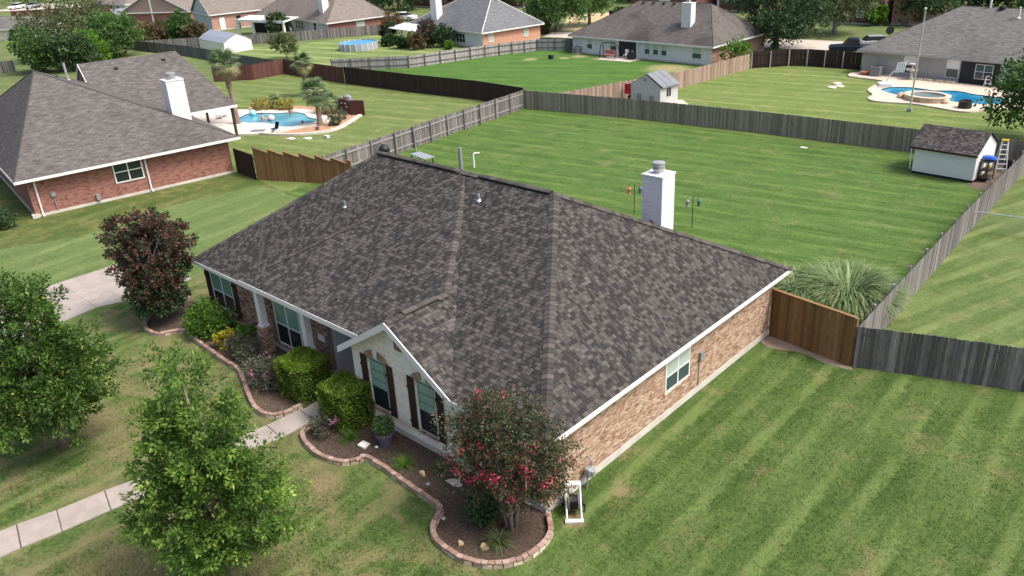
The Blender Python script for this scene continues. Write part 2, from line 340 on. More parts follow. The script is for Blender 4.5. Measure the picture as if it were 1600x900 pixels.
# ------------------------------------------------------------------ mesh building
class MB:
    def __init__(s): s.v = []; s.f = []; s.r = []; s.uv = None
    def poly(s, pts, r=0., uv=None):
        i = len(s.v); s.v += [tuple(p) for p in pts]; s.f.append(tuple(range(i, i+len(pts)))); s.r += [r]*len(pts)
        if uv is not None or s.uv is not None:
            if s.uv is None: s.uv = []
            s.uv += [(0, 0)]*(i-len(s.uv)); s.uv += list(uv) if uv is not None else [(0, 0)]*len(pts)
    def mesh(s, vs, fs, r=0.):
        i = len(s.v); s.v += [tuple(p) for p in vs]; s.f += [tuple(i+k for k in q) for q in fs]; s.r += [r]*len(vs)
    def box(s, c, d, rz=0., r=None):
        if r is None: r = RNG.random()
        ca, sa = math.cos(rz), math.sin(rz); hx, hy, hz = d[0]/2, d[1]/2, d[2]/2
        vs = []
        for x, y, z in ((-1, -1, -1), (1, -1, -1), (1, 1, -1), (-1, 1, -1), (-1, -1, 1), (1, -1, 1), (1, 1, 1), (-1, 1, 1)):
            X, Y = x*hx, y*hy
            vs.append((c[0]+X*ca-Y*sa, c[1]+X*sa+Y*ca, c[2]+z*hz))
        s.mesh(vs, ((0, 3, 2, 1), (4, 5, 6, 7), (0, 1, 5, 4), (1, 2, 6, 5), (2, 3, 7, 6), (3, 0, 4, 7)), r)
    def obox(s, o, a, b, c, r=None):
        """box from corner o with edge vectors a, b, c (right-handed)"""
        if r is None: r = RNG.random()
        o, a, b, c = map(Vector, (o, a, b, c))
        vs = [o, o+a, o+a+b, o+b, o+c, o+a+c, o+a+b+c, o+b+c]
        s.mesh(vs, ((0, 3, 2, 1), (4, 5, 6, 7), (0, 1, 5, 4), (1, 2, 6, 5), (2, 3, 7, 6), (3, 0, 4, 7)), r)
    def prism(s, poly, z0, z1, r=0.):
        n = len(poly)
        ar = sum(poly[i][0]*poly[(i+1) % n][1]-poly[(i+1) % n][0]*poly[i][1] for i in range(n))
        if ar < 0: poly = poly[::-1]
        vs = [(p[0], p[1], z0) for p in poly]+[(p[0], p[1], z1) for p in poly]
        s.mesh(vs, [tuple(range(n, 2*n)), tuple(range(n-1, -1, -1))]+[(i, (i+1) % n, n+(i+1) % n, n+i) for i in range(n)], r)
    def slab(s, pts, nrm, th, r=0.):
        """extrude a planar 3D polygon back along -nrm"""
        n = len(pts); nrm = Vector(nrm).normalized()*th
        vs = [Vector(p) for p in pts]; vs += [p-nrm for p in vs]
        s.mesh(vs, [tuple(range(n)), tuple(range(2*n-1, n-1, -1))]+[(i, n+i, n+(i+1) % n, (i+1) % n) for i in range(n)], r)
    def tube(s, pts, rad, n=7, r=0., cap=True):
        pts = [Vector(p) for p in pts]; k = len(pts)
        rad = list(rad) if hasattr(rad, '__len__') else [rad]*k
        vs = []; ref = Vector((0, 0, 1))
        for i, p in enumerate(pts):
            d = (pts[min(i+1, k-1)]-pts[max(i-1, 0)]).normalized()
            if abs(d.dot(ref)) > .95: ref = Vector((1, 0, 0)) if abs(d.x) < .9 else Vector((0, 1, 0))
            a = d.cross(ref).normalized(); b = d.cross(a)
            for j in range(n):
                t = 2*PI*j/n; vs.append(p+(a*math.cos(t)+b*math.sin(t))*rad[i])
        fs = [(i*n+j, i*n+(j+1) % n, (i+1)*n+(j+1) % n, (i+1)*n+j) for i in range(k-1) for j in range(n)]
        fs = [q[::-1] for q in fs]
        if cap: fs += [tuple(range(n)), tuple(range((k-1)*n, k*n))[::-1]]
        s.mesh(vs, fs, r)
    def lathe(s, c, prof, n=16, r=0., sx=1., sy=1.):
        vs = []
        for (R, z) in prof:
            for j in range(n):
                t = 2*PI*j/n; vs.append((c[0]+R*math.cos(t)*sx, c[1]+R*math.sin(t)*sy, c[2]+z))
        k = len(prof)
        fs = [(i*n+j, i*n+(j+1) % n, (i+1)*n+(j+1) % n, (i+1)*n+j) for i in range(k-1) for j in range(n)]
        fs += [tuple(range(n))[::-1], tuple(range((k-1)*n, k*n))]
        s.mesh(vs, fs, r)
    def build(s, name, mat, parent=None, smooth=False, bevel=0.):
        """parent given: vertices are in the parent's own frame"""
        me = bpy.data.meshes.new(name); me.from_pydata(s.v, [], s.f)
        me.update()
        a = me.attributes.new('r', 'FLOAT', 'POINT'); a.data.foreach_set('value', np.array(s.r, np.float32))
        if s.uv is not None:
            s.uv += [(0, 0)]*(len(s.v)-len(s.uv))
            L = me.uv_layers.new(name='uv'); vi = np.zeros(len(me.loops), np.int32); me.loops.foreach_get('vertex_index', vi)
            L.data.foreach_set('uv', np.array(s.uv, np.float32)[vi].ravel())
        if smooth: me.polygons.foreach_set('use_smooth', [True]*len(me.polygons))
        me.materials.append(M[mat] if isinstance(mat, str) else mat)
        o = bpy.data.objects.new(name, me); COL.objects.link(o)
        if parent is not None: o.parent = parent
        if bevel:
            b = o.modifiers.new('bevel', 'BEVEL'); b.width = bevel; b.segments = 2; b.limit_method = 'ANGLE'
        return o

def inst(name, src, parent, loc=(0, 0, 0), rot=(0, 0, 0), scale=(1, 1, 1), mat=None):
    """one more object sharing the mesh of src"""
    o = bpy.data.objects.new(name, src); COL.objects.link(o); o.parent = parent
    o.location = loc; o.rotation_euler = rot; o.scale = scale
    return o

def unit_mesh(name, mat, fn):
    mb = MB(); fn(mb)
    me = bpy.data.meshes.new(name); me.from_pydata(mb.v, [], mb.f); me.update(); me.materials.append(M[mat]); return me

def tag(o, label, cat, group=None, kind=None):
    if label: o['label'] = label
    if cat: o['category'] = cat
    if group: o['group'] = group
    if kind: o['kind'] = kind
    return o
def thing(name, label, cat, loc=(0, 0, 0), rz=0., group=None):
    o = bpy.data.objects.new(name, None); COL.objects.link(o); o.empty_display_size = .3
    o.location = loc; o.rotation_euler = (0, 0, rz)
    return tag(o, label, cat, group)
def structure(o): o['kind'] = 'structure'; return o
def stuff(o): o['kind'] = 'stuff'; return o
def copy_tree(o, parent=None):
    c = o.copy(); COL.objects.link(c); c.parent = parent
    for ch in [x for x in COL.objects if x.parent == o]: copy_tree(ch, c)
    return c

def sheet(name, poly, z, mat, parent=None):
    mb = MB(); tris = tessellate_polygon([[Vector((x, y, 0)) for x, y in poly]])
    vs = [(x, y, z) for x, y in poly]; fs = []
    for t in tris:
        a, b, c = (Vector(vs[i]) for i in t)
        fs.append(tuple(t) if (b-a).cross(c-a).z > 0 else tuple(t[::-1]))
    mb.mesh(vs, fs)
    return mb.build(name, mat, parent)

def smooth_poly(pts, closed=True, k=5):
    """Catmull-Rom through 2D points"""
    n = len(pts); out = []
    rng = range(n) if closed else range(n-1)
    g = (lambda i: pts[i % n]) if closed else (lambda i: pts[min(max(i, 0), n-1)])
    for i in rng:
        p0, p1, p2, p3 = (np.array(g(i+j), float) for j in (-1, 0, 1, 2))
        for t in np.arange(k)/k:
            out.append(tuple(.5*((2*p1)+(-p0+p2)*t+(2*p0-5*p1+4*p2-p3)*t*t+(-p0+3*p1-3*p2+p3)*t**3)))
    if not closed: out.append(tuple(pts[-1]))
    return out

def clip(poly, a, b, c):
    """keep the part of a 2D polygon where a*x+b*y+c >= 0"""
    out = []
    for i in range(len(poly)):
        p, q = poly[i], poly[(i+1) % len(poly)]
        dp, dq = a*p[0]+b*p[1]+c, a*q[0]+b*q[1]+c
        if dp >= 0: out.append(p)
        if dp*dq < 0:
            t = dp/(dp-dq); out.append((p[0]+(q[0]-p[0])*t, p[1]+(q[1]-p[1])*t))
    return out
def clip_convex(poly, conv):
    n = len(conv)
    for i in range(n):
        (x0, y0), (x1, y1) = conv[i], conv[(i+1) % n]
        a, b = -(y1-y0), x1-x0
        poly = clip(poly, a, b, -(a*x0+b*y0))
        if len(poly) < 3: return []
    return poly
def area(p): return abs(sum(p[i][0]*p[(i+1) % len(p)][1]-p[(i+1) % len(p)][0]*p[i][1] for i in range(len(p))))/2

# ------------------------------------------------------------------ foliage
def leaves(name, mat, parent, P, D, size, aspect=.5, r=None, droop=.0, jitter=1.):
    """P leaf bases, D leaf directions; each leaf is one folded quad"""
    n = len(P); P = np.asarray(P, float); D = np.asarray(D, float)+NR.normal(0, .45*jitter, (n, 3)); D[:, 2] -= droop
    D /= np.linalg.norm(D, axis=1, keepdims=True)+1e-9
    U = NR.normal(size=(n, 3)); S = np.cross(D, U); S /= np.linalg.norm(S, axis=1, keepdims=True)+1e-9
    Nn = np.cross(D, S)
    L = (size*NR.uniform(.65, 1.35, n))[:, None]
    V = np.empty((n, 4, 3)); V[:, 0] = P; mid = P+D*L*.45+Nn*L*.08
    V[:, 1] = mid+S*L*aspect*.5; V[:, 2] = P+D*L; V[:, 3] = mid-S*L*aspect*.5
    me = bpy.data.meshes.new(name)
    me.vertices.add(4*n); me.vertices.foreach_set('co', V.reshape(-1).astype(np.float32))
    me.loops.add(4*n); me.loops.foreach_set('vertex_index', np.arange(4*n, dtype=np.int32))
    me.polygons.add(n); me.polygons.foreach_set('loop_start', np.arange(0, 4*n, 4, dtype=np.int32))
    me.update(calc_edges=True)
    rr = np.clip(NR.random(n) if r is None else np.asarray(r), 0, .999)
    a = me.attributes.new('r', 'FLOAT', 'POINT'); a.data.foreach_set('value', np.repeat(rr, 4).astype(np.float32))
    me.materials.append(M[mat]); o = bpy.data.objects.new(name, me); COL.objects.link(o)
    o.parent = parent
    return o

def lobe_points(lobes, n, shell=.55):
    """points inside a set of ellipsoids, crowded towards the surface; returns points and outward directions"""
    vol = np.array([l[3]*l[4]*l[5] for l in lobes])**.8; vol /= vol.sum()
    ix = NR.choice(len(lobes), n, p=vol); l = np.array(lobes, float)[ix]
    d = NR.normal(size=(n, 3)); d /= np.linalg.norm(d, axis=1, keepdims=True)
    rr = (shell+(1-shell)*NR.random(n)**.7)[:, None]
    return l[:, :3]+d*l[:, 3:]*rr, d

def crown(name, parent, mat, lobes, nclu, nleaf, size, crad, shell=.55, droop=.15, aspect=.55, low=.25, spray=1.9):
    """sprays of leaves along twig ends spread through the crown's volume, each spray pointing outwards"""
    Cc, Dd = lobe_points(lobes, nclu, shell)
    Dd = Dd+NR.normal(0, .35, Dd.shape)+np.array([0, 0, .25]); Dd /= np.linalg.norm(Dd, axis=1, keepdims=True)
    sc = NR.uniform(.6, 1.35, nclu)
    n = nclu*nleaf
    P0 = np.repeat(Cc, nleaf, 0); D = np.repeat(Dd, nleaf, 0); S = np.repeat(sc, nleaf)[:, None]
    t = NR.random((n, 1))
    off = NR.normal(0, 1, (n, 3)); off -= (off*D).sum(1, keepdims=True)*D
    off *= crad*.5*S*(1.2-.85*t)
    P = P0+D*(t-.35)*crad*spray*S*1.6+off; P[:, 2] = np.maximum(P[:, 2]-.1*crad*(off**2).sum(1)/crad**2, low)
    dirs = off/(np.linalg.norm(off, axis=1, keepdims=True)+1e-6)*.8+D*.8
    cl = np.repeat(NR.random(nclu), nleaf)
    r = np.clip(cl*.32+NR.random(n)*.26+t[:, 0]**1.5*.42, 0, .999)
    return leaves(name, mat, parent, P, dirs, size, aspect, r, droop, .6), Cc

def trunk(parent, h, r, targets, mat='bark', lean=(0, 0), stems=1, spread=.3):
    mb = MB()
    tops = []
    for sI in range(stems):
        a = 2*PI*sI/stems+.4
        ox, oy = (spread*math.cos(a), spread*math.sin(a)) if stems > 1 else (0, 0)
        rr = r/math.sqrt(stems)
        pts = [(ox*.25, oy*.25, -.05), (ox*.4+lean[0]*.1, oy*.4+lean[1]*.1, h*.15), (ox*.8+lean[0]*.5, oy*.8+lean[1]*.5, h*.5), (ox*1.4+lean[0], oy*1.4+lean[1], h)]
        mb.tube(pts, [rr*1.35, rr*1.05, rr*.8, rr*.25], 8); tops.append(pts)
    for i, tg in enumerate(targets):
        pts = tops[i % stems]; f = RNG.uniform(.35, .85)
        k = 1 if f < .5 else 2
        A = Vector(pts[k]).lerp(Vector(pts[k+1]), RNG.random()*.7)
        B = Vector(tg); mid = A.lerp(B, .5)+Vector((0, 0, -.06*(B-A).length))
        mb.tube([A, mid, B], [r*.33, r*.2, r*.05], 5, cap=False)
    return mb.build('trunk', mat, parent, smooth=True)

def tree(name, label, cat, base, lobes, mat, nclu, nleaf, size, crad, th, tr, group=None, bark='bark', stems=1, spread=.3, shell=.55, limbs=12, droop=.15, aspect=.55, low=.25, lean=(0, 0)):
    t = thing(name, label, cat, (base[0], base[1], 0), 0, group)
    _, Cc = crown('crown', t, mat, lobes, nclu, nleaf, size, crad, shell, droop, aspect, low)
    tg = [Cc[i] for i in NR.choice(len(Cc), min(limbs, len(Cc)), replace=False)]
    trunk(t, th, tr, tg, bark, lean, stems, spread)
    return t

def shrub(name, label, cat, base, rx, ry, h, mat, n, size, group=None, lumps=5, aspect=.6, stem=True, rz=0.):
    t = thing(name, label, cat, (base[0], base[1], 0), rz, group)
    lob = [(0, 0, h*.5, rx*.72, ry*.72, h*.48)]
    for i in range(lumps):
        a = RNG.uniform(0, 2*PI); q = RNG.uniform(.35, .62)
        lob.append((rx*q*math.cos(a), ry*q*math.sin(a), h*RNG.uniform(.35, .68), rx*.48, ry*.48, h*.34))
    crown('foliage', t, mat, lob, max(8, n//16), 16, size, min(rx, ry)*.14, .7, .05, aspect, .03)
    if stem:
        mb = MB()
        for i in range(7):
            a = RNG.uniform(0, 2*PI); mb.tube([(0, 0, -.03), (rx*.3*math.cos(a), ry*.3*math.sin(a), h*.4), (rx*.55*math.cos(a), ry*.55*math.sin(a), h*.8)], [.025, .018, .006], 4, cap=False)
        mb.build('stem', 'bark', t)
    return t

# ------------------------------------------------------------------ fences: every picket is a piece of its own
def fence(name, label, pts, h, mat, pickets='single', pw=.14, face=1, rails=True, posts=True, post_mat=None, step=2.4, cat='fence', group=None, top_cap=False, dog=True, hvar=.008, post_side=None, post_top=0., rail_n=2, limit=300, rail_mat=None, rail_h=.09):
    """pts: polyline on the ground; face=+1 puts pickets on the left of the walking direction; posts and rails stand on the other side"""
    o = thing(name, label, cat, (pts[0][0], pts[0][1], 0), 0, group)
    o0 = Vector((pts[0][0], pts[0][1], 0)); post_mat = post_mat or mat
    def pk(mb, w=pw-.002):
        t = .018
        if dog: prof = [(-w/2, 0), (w/2, 0), (w/2, h-.03), (w/2-.03, h), (-w/2+.03, h), (-w/2, h-.03)]
        else: prof = [(-w/2, 0), (w/2, 0), (w/2, h), (-w/2, h)]
        n = len(prof)
        vs = [(x, -t/2, z) for x, z in prof]+[(x, t/2, z) for x, z in prof]
        mb.mesh(vs, [tuple(range(n)), tuple(range(2*n-1, n-1, -1))]+[(i, n+i, n+(i+1) % n, (i+1) % n) for i in range(n)])
    me = unit_mesh('picket', mat, pk) if pickets == 'single' else None
    joined = MB(); rail = MB(); k = 0; cnt = 0
    cand = []
    for a, b in zip(pts, pts[1:]):
        A = Vector((a[0], a[1], 0)); B = Vector((b[0], b[1], 0)); d = B-A; L = d.length; d.normalize()
        nrm = Vector((-d.y, d.x, 0))*face; ang = math.atan2(d.y, d.x)
        n = max(1, int(round(L/pw)))
        for i in range(n):
            p = A+d*(i+.5)*L/n+nrm*.03-o0
            cand.append((p, ang, (p+o0-CAM).length))
        for z in ([.35, h*.5, h-.3] if rail_n == 3 else [.4, h-.35]):
            if rails:
                q = A.lerp(B, .5)-nrm*.012-o0; rail.box((q.x, q.y, z), (L, .04, rail_h), ang, .8)
        if top_cap:
            q = A.lerp(B, .5)-o0; rail.box((q.x, q.y, h*(1+hvar)+.03), (L+.04, .15, .045), ang, .95)
    near = set(sorted(range(len(cand)), key=lambda i: cand[i][2])[:limit]) if pickets == 'single' else set()
    for i, (p, ang, _) in enumerate(cand):
        hv = 1+RNG.uniform(-hvar, hvar)
        if i in near:
            inst('picket', me, o, p, (RNG.uniform(-.006, .006), RNG.uniform(-.006, .006), ang+RNG.uniform(-.012, .012)), (1, 1, hv))
        else:
            joined.box((p.x, p.y, h*hv/2), (pw-.008, .018, h*hv), ang+RNG.uniform(-.01, .01))
    if joined.v: stuff(joined.build('picket_row', mat, o))
    if rail.v: rail.build('rail', rail_mat or post_mat, o)
    if posts:
        pm = unit_mesh('post', post_mat, lambda mb: mb.box((0, 0, (h+post_top)/2-.02), (.09, .09, h+post_top-.06), 0, .15))
        for a, b in zip(pts, pts[1:]):
            A = Vector((a[0], a[1], 0)); B = Vector((b[0], b[1], 0)); d = B-A; L = d.length; d.normalize(); nrm = Vector((-d.y, d.x, 0))*face
            n = max(1, int(round(L/step)))
            for i in range(n+1):
                inst('post', pm, o, A+d*i*L/n-nrm*.1-o0, (0, 0, math.atan2(d.y, d.x)))
    return o

# ------------------------------------------------------------------ windows, generic hip-roofed houses
def window(parent, o, u, n, w, h, upper='blind', lower='glass_screen', cols=2, split=.5, fr=.06, name='window', trim='white', label=None, grid=0, depth=.06):
    """o lower-left corner on the wall face, u along the wall, n outward; frame proud of the wall, panes set back inside it"""
    u = Vector(u).normalized(); n = Vector(n).normalized(); o = Vector(o); z = Vector((0, 0, 1))
    b = -n
    def bx(mb, x0, x1, z0, z1, out, th, r=.5):
        p = o+u*x0+z*z0+n*out
        if u.cross(z).dot(b) > 0: mb.obox(p, u*(x1-x0), z*(z1-z0), b*th, r)
        else: mb.obox(p+b*th, u*(x1-x0), z*(z1-z0), n*th, r)
    mb = MB(); D = depth
    bx(mb, 0, w, 0, fr, D, D+.02); bx(mb, 0, w, h-fr, h, D, D+.02)
    bx(mb, 0, fr, fr, h-fr, D, D+.02); bx(mb, w-fr, w, fr, h-fr, D, D+.02)
    for i in range(1, cols):
        x = w*i/cols; bx(mb, x-fr*.5, x+fr*.5, fr, h-fr, D*.9, D+.02)
    zs = h*split
    for i in range(cols):
        x0 = fr+.001 if i == 0 else w*i/cols+fr*.5+.001; x1 = w-fr-.001 if i == cols-1 else w*(i+1)/cols-fr*.5-.001
        bx(mb, x0, x1, zs-fr*.4, zs+fr*.4, D*.8, D)
        for g in range(grid):
            zg = zs+(h-fr-zs)*(g+1)/(grid+1); bx(mb, x0, x1, zg-.012, zg+.012, D*.55, D*.3)
    f = mb.build(name, trim, parent)
    if label: f['label'] = label
    for i in range(cols):
        x0 = w*i/cols+fr*.4; x1 = w*(i+1)/cols-fr*.4
        for z0, z1, m in ((fr*.5, zs, lower), (zs, h-fr*.5, upper)):
            p = MB(); bx(p, x0, x1, z0+.003, z1-.003, D*.35, .02); p.build('pane', m, f)
    return f

def planar(mb, pts, e, r=0.):
    """polygon with a UV in metres: u along e, v up the slope"""
    P = [Vector(p) for p in pts]; nrm = (P[1]-P[0]).cross(P[2]-P[0]).normalized()
    if nrm.z < -1e-4: P = P[::-1]; nrm = -nrm
    e = Vector(e).normalized(); s = nrm.cross(e)
    mb.poly(P, r, [((p-P[0]).dot(e)+P[0].dot(e), (p-P[0]).dot(s)) for p in P])

def wall_quad(mb, a, b, z0, z1):
    L = math.dist(a, b)
    mb.poly([(a[0], a[1], z0), (b[0], b[1], z0), (b[0], b[1], z1), (a[0], a[1], z1)], 0, [(0, z0), (L, z0), (L, z1), (0, z1)])

def hip_house(name, label, loc, rz, W, D, ez, rzz, walls, roof, ov=.4, left=None, right=None, ridge='x', base='foundation', group=None, cap=None, fascia='white_dirty', cat='house', gable_l=False, gable_r=False, apx=None):
    """local frame: front-left wall corner at the origin, front along +x facing -y. walls: material per side (front, right, back, left)"""
    o = thing(name, label, cat, (loc[0], loc[1], 0), rz, group)
    cs = [(0, 0), (W, 0), (W, D), (0, D)]
    for i, side in enumerate(('front', 'right', 'back', 'left')):
        mb = MB(); wall_quad(mb, cs[i], cs[(i+1) % 4], .18, ez-.05); mb.build('wall', walls[i], o)
    mb = MB(); mb.prism([(-.03, -.03), (W+.03, -.03), (W+.03, D+.03), (-.03, D+.03)], -.05, .2); mb.build('foundation', base, o)
    x0, x1, y0, y1 = -ov, W+ov, -ov, D+ov
    if ridge == 'x':
        l = 0 if gable_l else (left if left is not None else D/2+ov); r_ = 0 if gable_r else (right if right is not None else D/2+ov)
        A = (x0+l, (y0+y1)/2, rzz); B = (x1-r_, (y0+y1)/2, rzz)
        fac = [([(x0, y0, ez), (x1, y0, ez), B, A], (1, 0, 0)), ([(x1, y1, ez), (x0, y1, ez), A, B], (-1, 0, 0))]
        (fac.append(([(x1, y0, ez), (x1, y1, ez), B], (0, 1, 0)))) if r_ > 0 else None
        (fac.append(([(x0, y1, ez), (x0, y0, ez), A], (0, -1, 0)))) if l > 0 else None
        hips = [(A, B)]+([((x1, y0, ez), B), ((x1, y1, ez), B)] if r_ > 0 else [])+([((x0, y0, ez), A), ((x0, y1, ez), A)] if l > 0 else [])
    else:
        l = 0 if gable_l else (left if left is not None else W/2+ov); r_ = 0 if gable_r else (right if right is not None else W/2+ov)
        mx = (x0+x1)/2 if apx is None else apx; A = (mx, y0+l, rzz); B = (mx, y1-r_, rzz)
        fac = [([(x1, y0, ez), (x1, y1, ez), B, A], (0, 1, 0)), ([(x0, y1, ez), (x0, y0, ez), A, B], (0, -1, 0))]
        (fac.append(([(x0, y0, ez), (x1, y0, ez), A], (1, 0, 0)))) if l > 0 else None
        (fac.append(([(x1, y1, ez), (x0, y1, ez), B], (-1, 0, 0)))) if r_ > 0 else None
        hips = [(A, B)]+([((x1, y0, ez), A), ((x0, y0, ez), A)] if l > 0 else [])+([((x1, y1, ez), B), ((x0, y1, ez), B)] if r_ > 0 else [])
    mb = MB()
    for pts, e in fac: planar(mb, pts, e)
    R = mb.build('roof', roof, o)
    mb = MB()
    for p, q in hips:
        p, q = Vector(p), Vector(q); mb.tube([p+Vector((0, 0, -.02)), q+Vector((0, 0, -.02))], .055, 6, 0)
    mb.build('ridge_cap', cap or roof, R)
    mb = MB()
    t = .03; hgt = .2
    mb.obox((x0, y0-t, ez-hgt), (x1-x0, 0, 0), (0, t, 0), (0, 0, hgt-.01)); mb.obox((x0, y1, ez-hgt), (x1-x0, 0, 0), (0, t, 0), (0, 0, hgt-.01))
    mb.obox((x0-t, y0, ez-hgt), (t, 0, 0), (0, y1-y0, 0), (0, 0, hgt-.01)); mb.obox((x1, y0, ez-hgt), (t, 0, 0), (0, y1-y0, 0), (0, 0, hgt-.01))
    mb.build('fascia', fascia, o)
    mb = MB(); mb.prism([(x0+.02, y0+.02), (x1-.02, y0+.02), (x1-.02, y1-.02), (x0+.02, y1-.02)], ez-.13, ez-.07); mb.build('soffit', 'soffit', o)
    if gable_l or gable_r:
        mb = MB()
        if ridge == 'x':
            for x, g in ((.0, gable_l), (W, gable_r)):
                if g: mb.slab([(x, y0+.1, ez-.04), (x, y1-.1, ez-.04), (x, (y0+y1)/2, rzz-.09)], (1 if x else -1, 0, 0), .05)
        else:
            for y, g in ((.0, gable_l), (D, gable_r)):
                if g: mb.slab([(x0+.1, y, ez-.04), (x1-.1, y, ez-.04), ((x0+x1)/2, y, rzz-.09)], (0, 1 if y else -1, 0), .05)
        mb.build('gable_wall', walls[3] if ridge == 'x' else walls[0], o)
        mb = MB(); 
        if ridge == 'y' and gable_l:
            for xa in (x0, x1):
                p = Vector((xa, y0, ez-.2)); q = Vector(((x0+x1)/2, y0, rzz-.2)); d = q-p
                mb.obox(p+Vector((0, -.035, 0)), d, (0, .03, 0), (0, 0, .19)) if xa == x0 else mb.obox(q+Vector((0, -.035, 0)), -d, (0, .03, 0), (0, 0, .19))
        if ridge == 'x' and gable_l:
            for ya in (y0, y1):
                p = Vector((x0, ya, ez-.2)); q = Vector((x0, (y0+y1)/2, rzz-.2)); d = q-p
                mb.obox(p+Vector((-.035, 0, 0)), (.03, 0, 0), d, (0, 0, .19)) if ya == y0 else mb.obox(q+Vector((-.035, 0, 0)), (.03, 0, 0), -d, (0, 0, .19))
        if mb.v: mb.build('rake_board', fascia, o)
    return o, R

def lwindow(house, side, x, z, w, h, W, D, **kw):
    """window on a generic house: side front/right/left, x along that wall seen from outside"""
    if side == 'front': return window(house, (x, 0, z), (1, 0, 0), (0, -1, 0), w, h, **kw)
    if side == 'right': return window(house, (W, x, z), (0, 1, 0), (1, 0, 0), w, h, **kw)

def chimney(parent, x, y, z0, z1, w, d, mat='white_board', cap='metal', rz=0., cs=1.):
    mb = MB(); mb.box((x, y, (z0+z1)/2), (w, d, z1-z0), rz); c = mb.build('chimney', mat, parent)
    mb = MB(); mb.box((x, y, z1+.03), (w+.06, d+.06, .06), rz); mb.build('chimney_trim', 'white', c)
    mb = MB(); mb.lathe((x, y, z1+.06), [(.34*cs, 0), (.2*cs, .07), (.2*cs, .13), (.27*cs, .15), (.27*cs, .24), (.2*cs, .25), (.2*cs, .29), (.27*cs, .31), (.27*cs, .47), (.0, .52)], 18); mb.build('chimney_cap', cap, c)
    return c
def roof_vents(parent, pts, mat='black', s=.3):
    for p in pts:
        mb = MB(); mb.box((p[0], p[1], p[2]+.05), (s, s, .12)); mb.build('roof_vent', mat, parent)
def pipe(parent, p, h, r=.05, mat='white_dirty', name='vent_pipe'):
    mb = MB(); mb.tube([(p[0], p[1], p[2]-.1), (p[0], p[1], p[2]+h)], r, 8); mb.lathe((p[0], p[1], p[2]-.02), [(r*2.4, 0), (r*1.3, .08)], 8); return mb.build(name, mat, parent)
# ------------------------------------------------------------------ THE SETTING: ground, lawns, paving
M['ground'] = lawn('ground', G4(.075, .115, .035), G4(.17, .215, .08), G4(.26, .225, .125), .65, 20, 3.0, .2, .5)
M['lawn_front'] = lawn('lawn_front', G4(.042, .083, .016), G4(.142, .205, .06), G4(.275, .215, .118), .47, 91.5, .66, .42, 1., drift=(-7, 3), seed=1, wave=.5, worn=((.9, .3, .5), (1.2, 2.4, .4), (-7.0, -3.6, .9), (-14.8, -5.0, 1.6), (-17.6, -7.2, 1.5)))
M['lawn_back'] = lawn('lawn_back', G4(.04, .09, .016), G4(.14, .222, .055), G4(.3, .27, .13), .42, 8, .8, .28, 1., seed=2, wave=1.4, worn=((-4.2, 19.5, 1.8), (-5.5, 20.5, 1.2), (-8.0, 19.5, 1.0)))
M['lawn_strip'] = lawn('lawn_strip', G4(.075, .125, .035), G4(.19, .25, .09), G4(.27, .25, .125), .42, 97, 1.2, .3, 1., seed=3)
M['lawn_house_side'] = lawn('lawn_house_side', G4(.05, .085, .02), G4(.125, .165, .045), G4(.3, .225, .1), .72, 97, 1.4, .3, 1., seed=4)
M['lawn_pool'] = lawn('lawn_pool', G4(.09, .135, .035), G4(.205, .25, .085), G4(.3, .29, .14), .55, 14, 1.15, .38, .7, seed=5)
M['lawn_green'] = lawn('lawn_green', G4(.04, .105, .018), G4(.115, .215, .045), G4(.36, .3, .16), .1, 25, 1.5, .3, .7, seed=6, worn=((-57.5, 65.0, 1.2), (-54.0, 67.6, 1.0), (-49.5, 69.5, 1.6), (-38.5, 67.5, 3.4), (-35.5, 67.0, 2.6), (-53.0, 69.5, 1.4)))
M['lawn_right'] = lawn('lawn_right', G4(.095, .15, .035), G4(.215, .265, .085), G4(.33, .29, .14), .5, 8, 1.1, .4, .7, seed=7)
M['lawn_far_right'] = lawn('lawn_far_right', G4(.07, .12, .03), G4(.19, .24, .085), G4(.31, .25, .13), .5, 70, .75, .55, 1., seed=8)
M['lawn_above'] = lawn('lawn_above', G4(.11, .17, .05), G4(.27, .32, .12), G4(.34, .31, .15), .4, 12, 1.9, .7, .6, seed=9)
M['lawn_dead'] = lawn('lawn_dead', G4(.4, .33, .18), G4(.52, .43, .25), G4(.5, .4, .24), .6, 0, 2, .1, .5, seed=10)
M['mulch'] = pieces('mulch', [(0, (.065, .046, .033, 1)), (.5, (.098, .071, .051, 1)), (1, (.14, .104, .076, 1))], .95, 11, .7, bump=.9)
M['mulch_tan'] = plain('mulch_tan', (.36, .215, .13, 1), .95, var=.3, scale=2.5, bump=.5)
M['dirt'] = plain('dirt', (.22, .172, .13, 1), .95, var=.25, scale=1.6, bump=.4)
M['dirt_dark'] = plain('dirt_dark', (.11, .08, .06, 1), .95, var=.35, scale=2, bump=.5)

structure(sheet('ground', [(-900, -300), (300, -300), (300, 900), (-900, 900)], 0, 'ground'))
structure(sheet('lawn', [(-27.6, -40), (45, -40), (45, 23), (9.7, 16.7), (3.88, 14.68), (0, 15.2), (-27.6, 15.2)], .004, 'lawn_front'))
structure(sheet('lawn', [(-36.4, 14.2), (-27.7, 14.2), (-27.7, 15.22), (0, 15.22), (3.87, 14.7), (3.6, 22), (3.2, 32), (2.87, 47.25), (-39.35, 43.4)], .004, 'lawn_back'))
structure(sheet('lawn', [(-43.0, -45), (-27.62, -45), (-27.62, 14.18), (-39.8, 14.18), (-41.0, 7.2), (-40.0, 1.3), (-42.0, -2.7)], .004, 'lawn_strip'))
structure(sheet('lawn', [(-75, -45), (-43.02, -45), (-42.02, -2.7), (-40.02, 1.3), (-41.02, 7.2), (-39.82, 14.18), (-37, 14.5), (-44.5, 16), (-75, 10)], .004, 'lawn_house_side'))
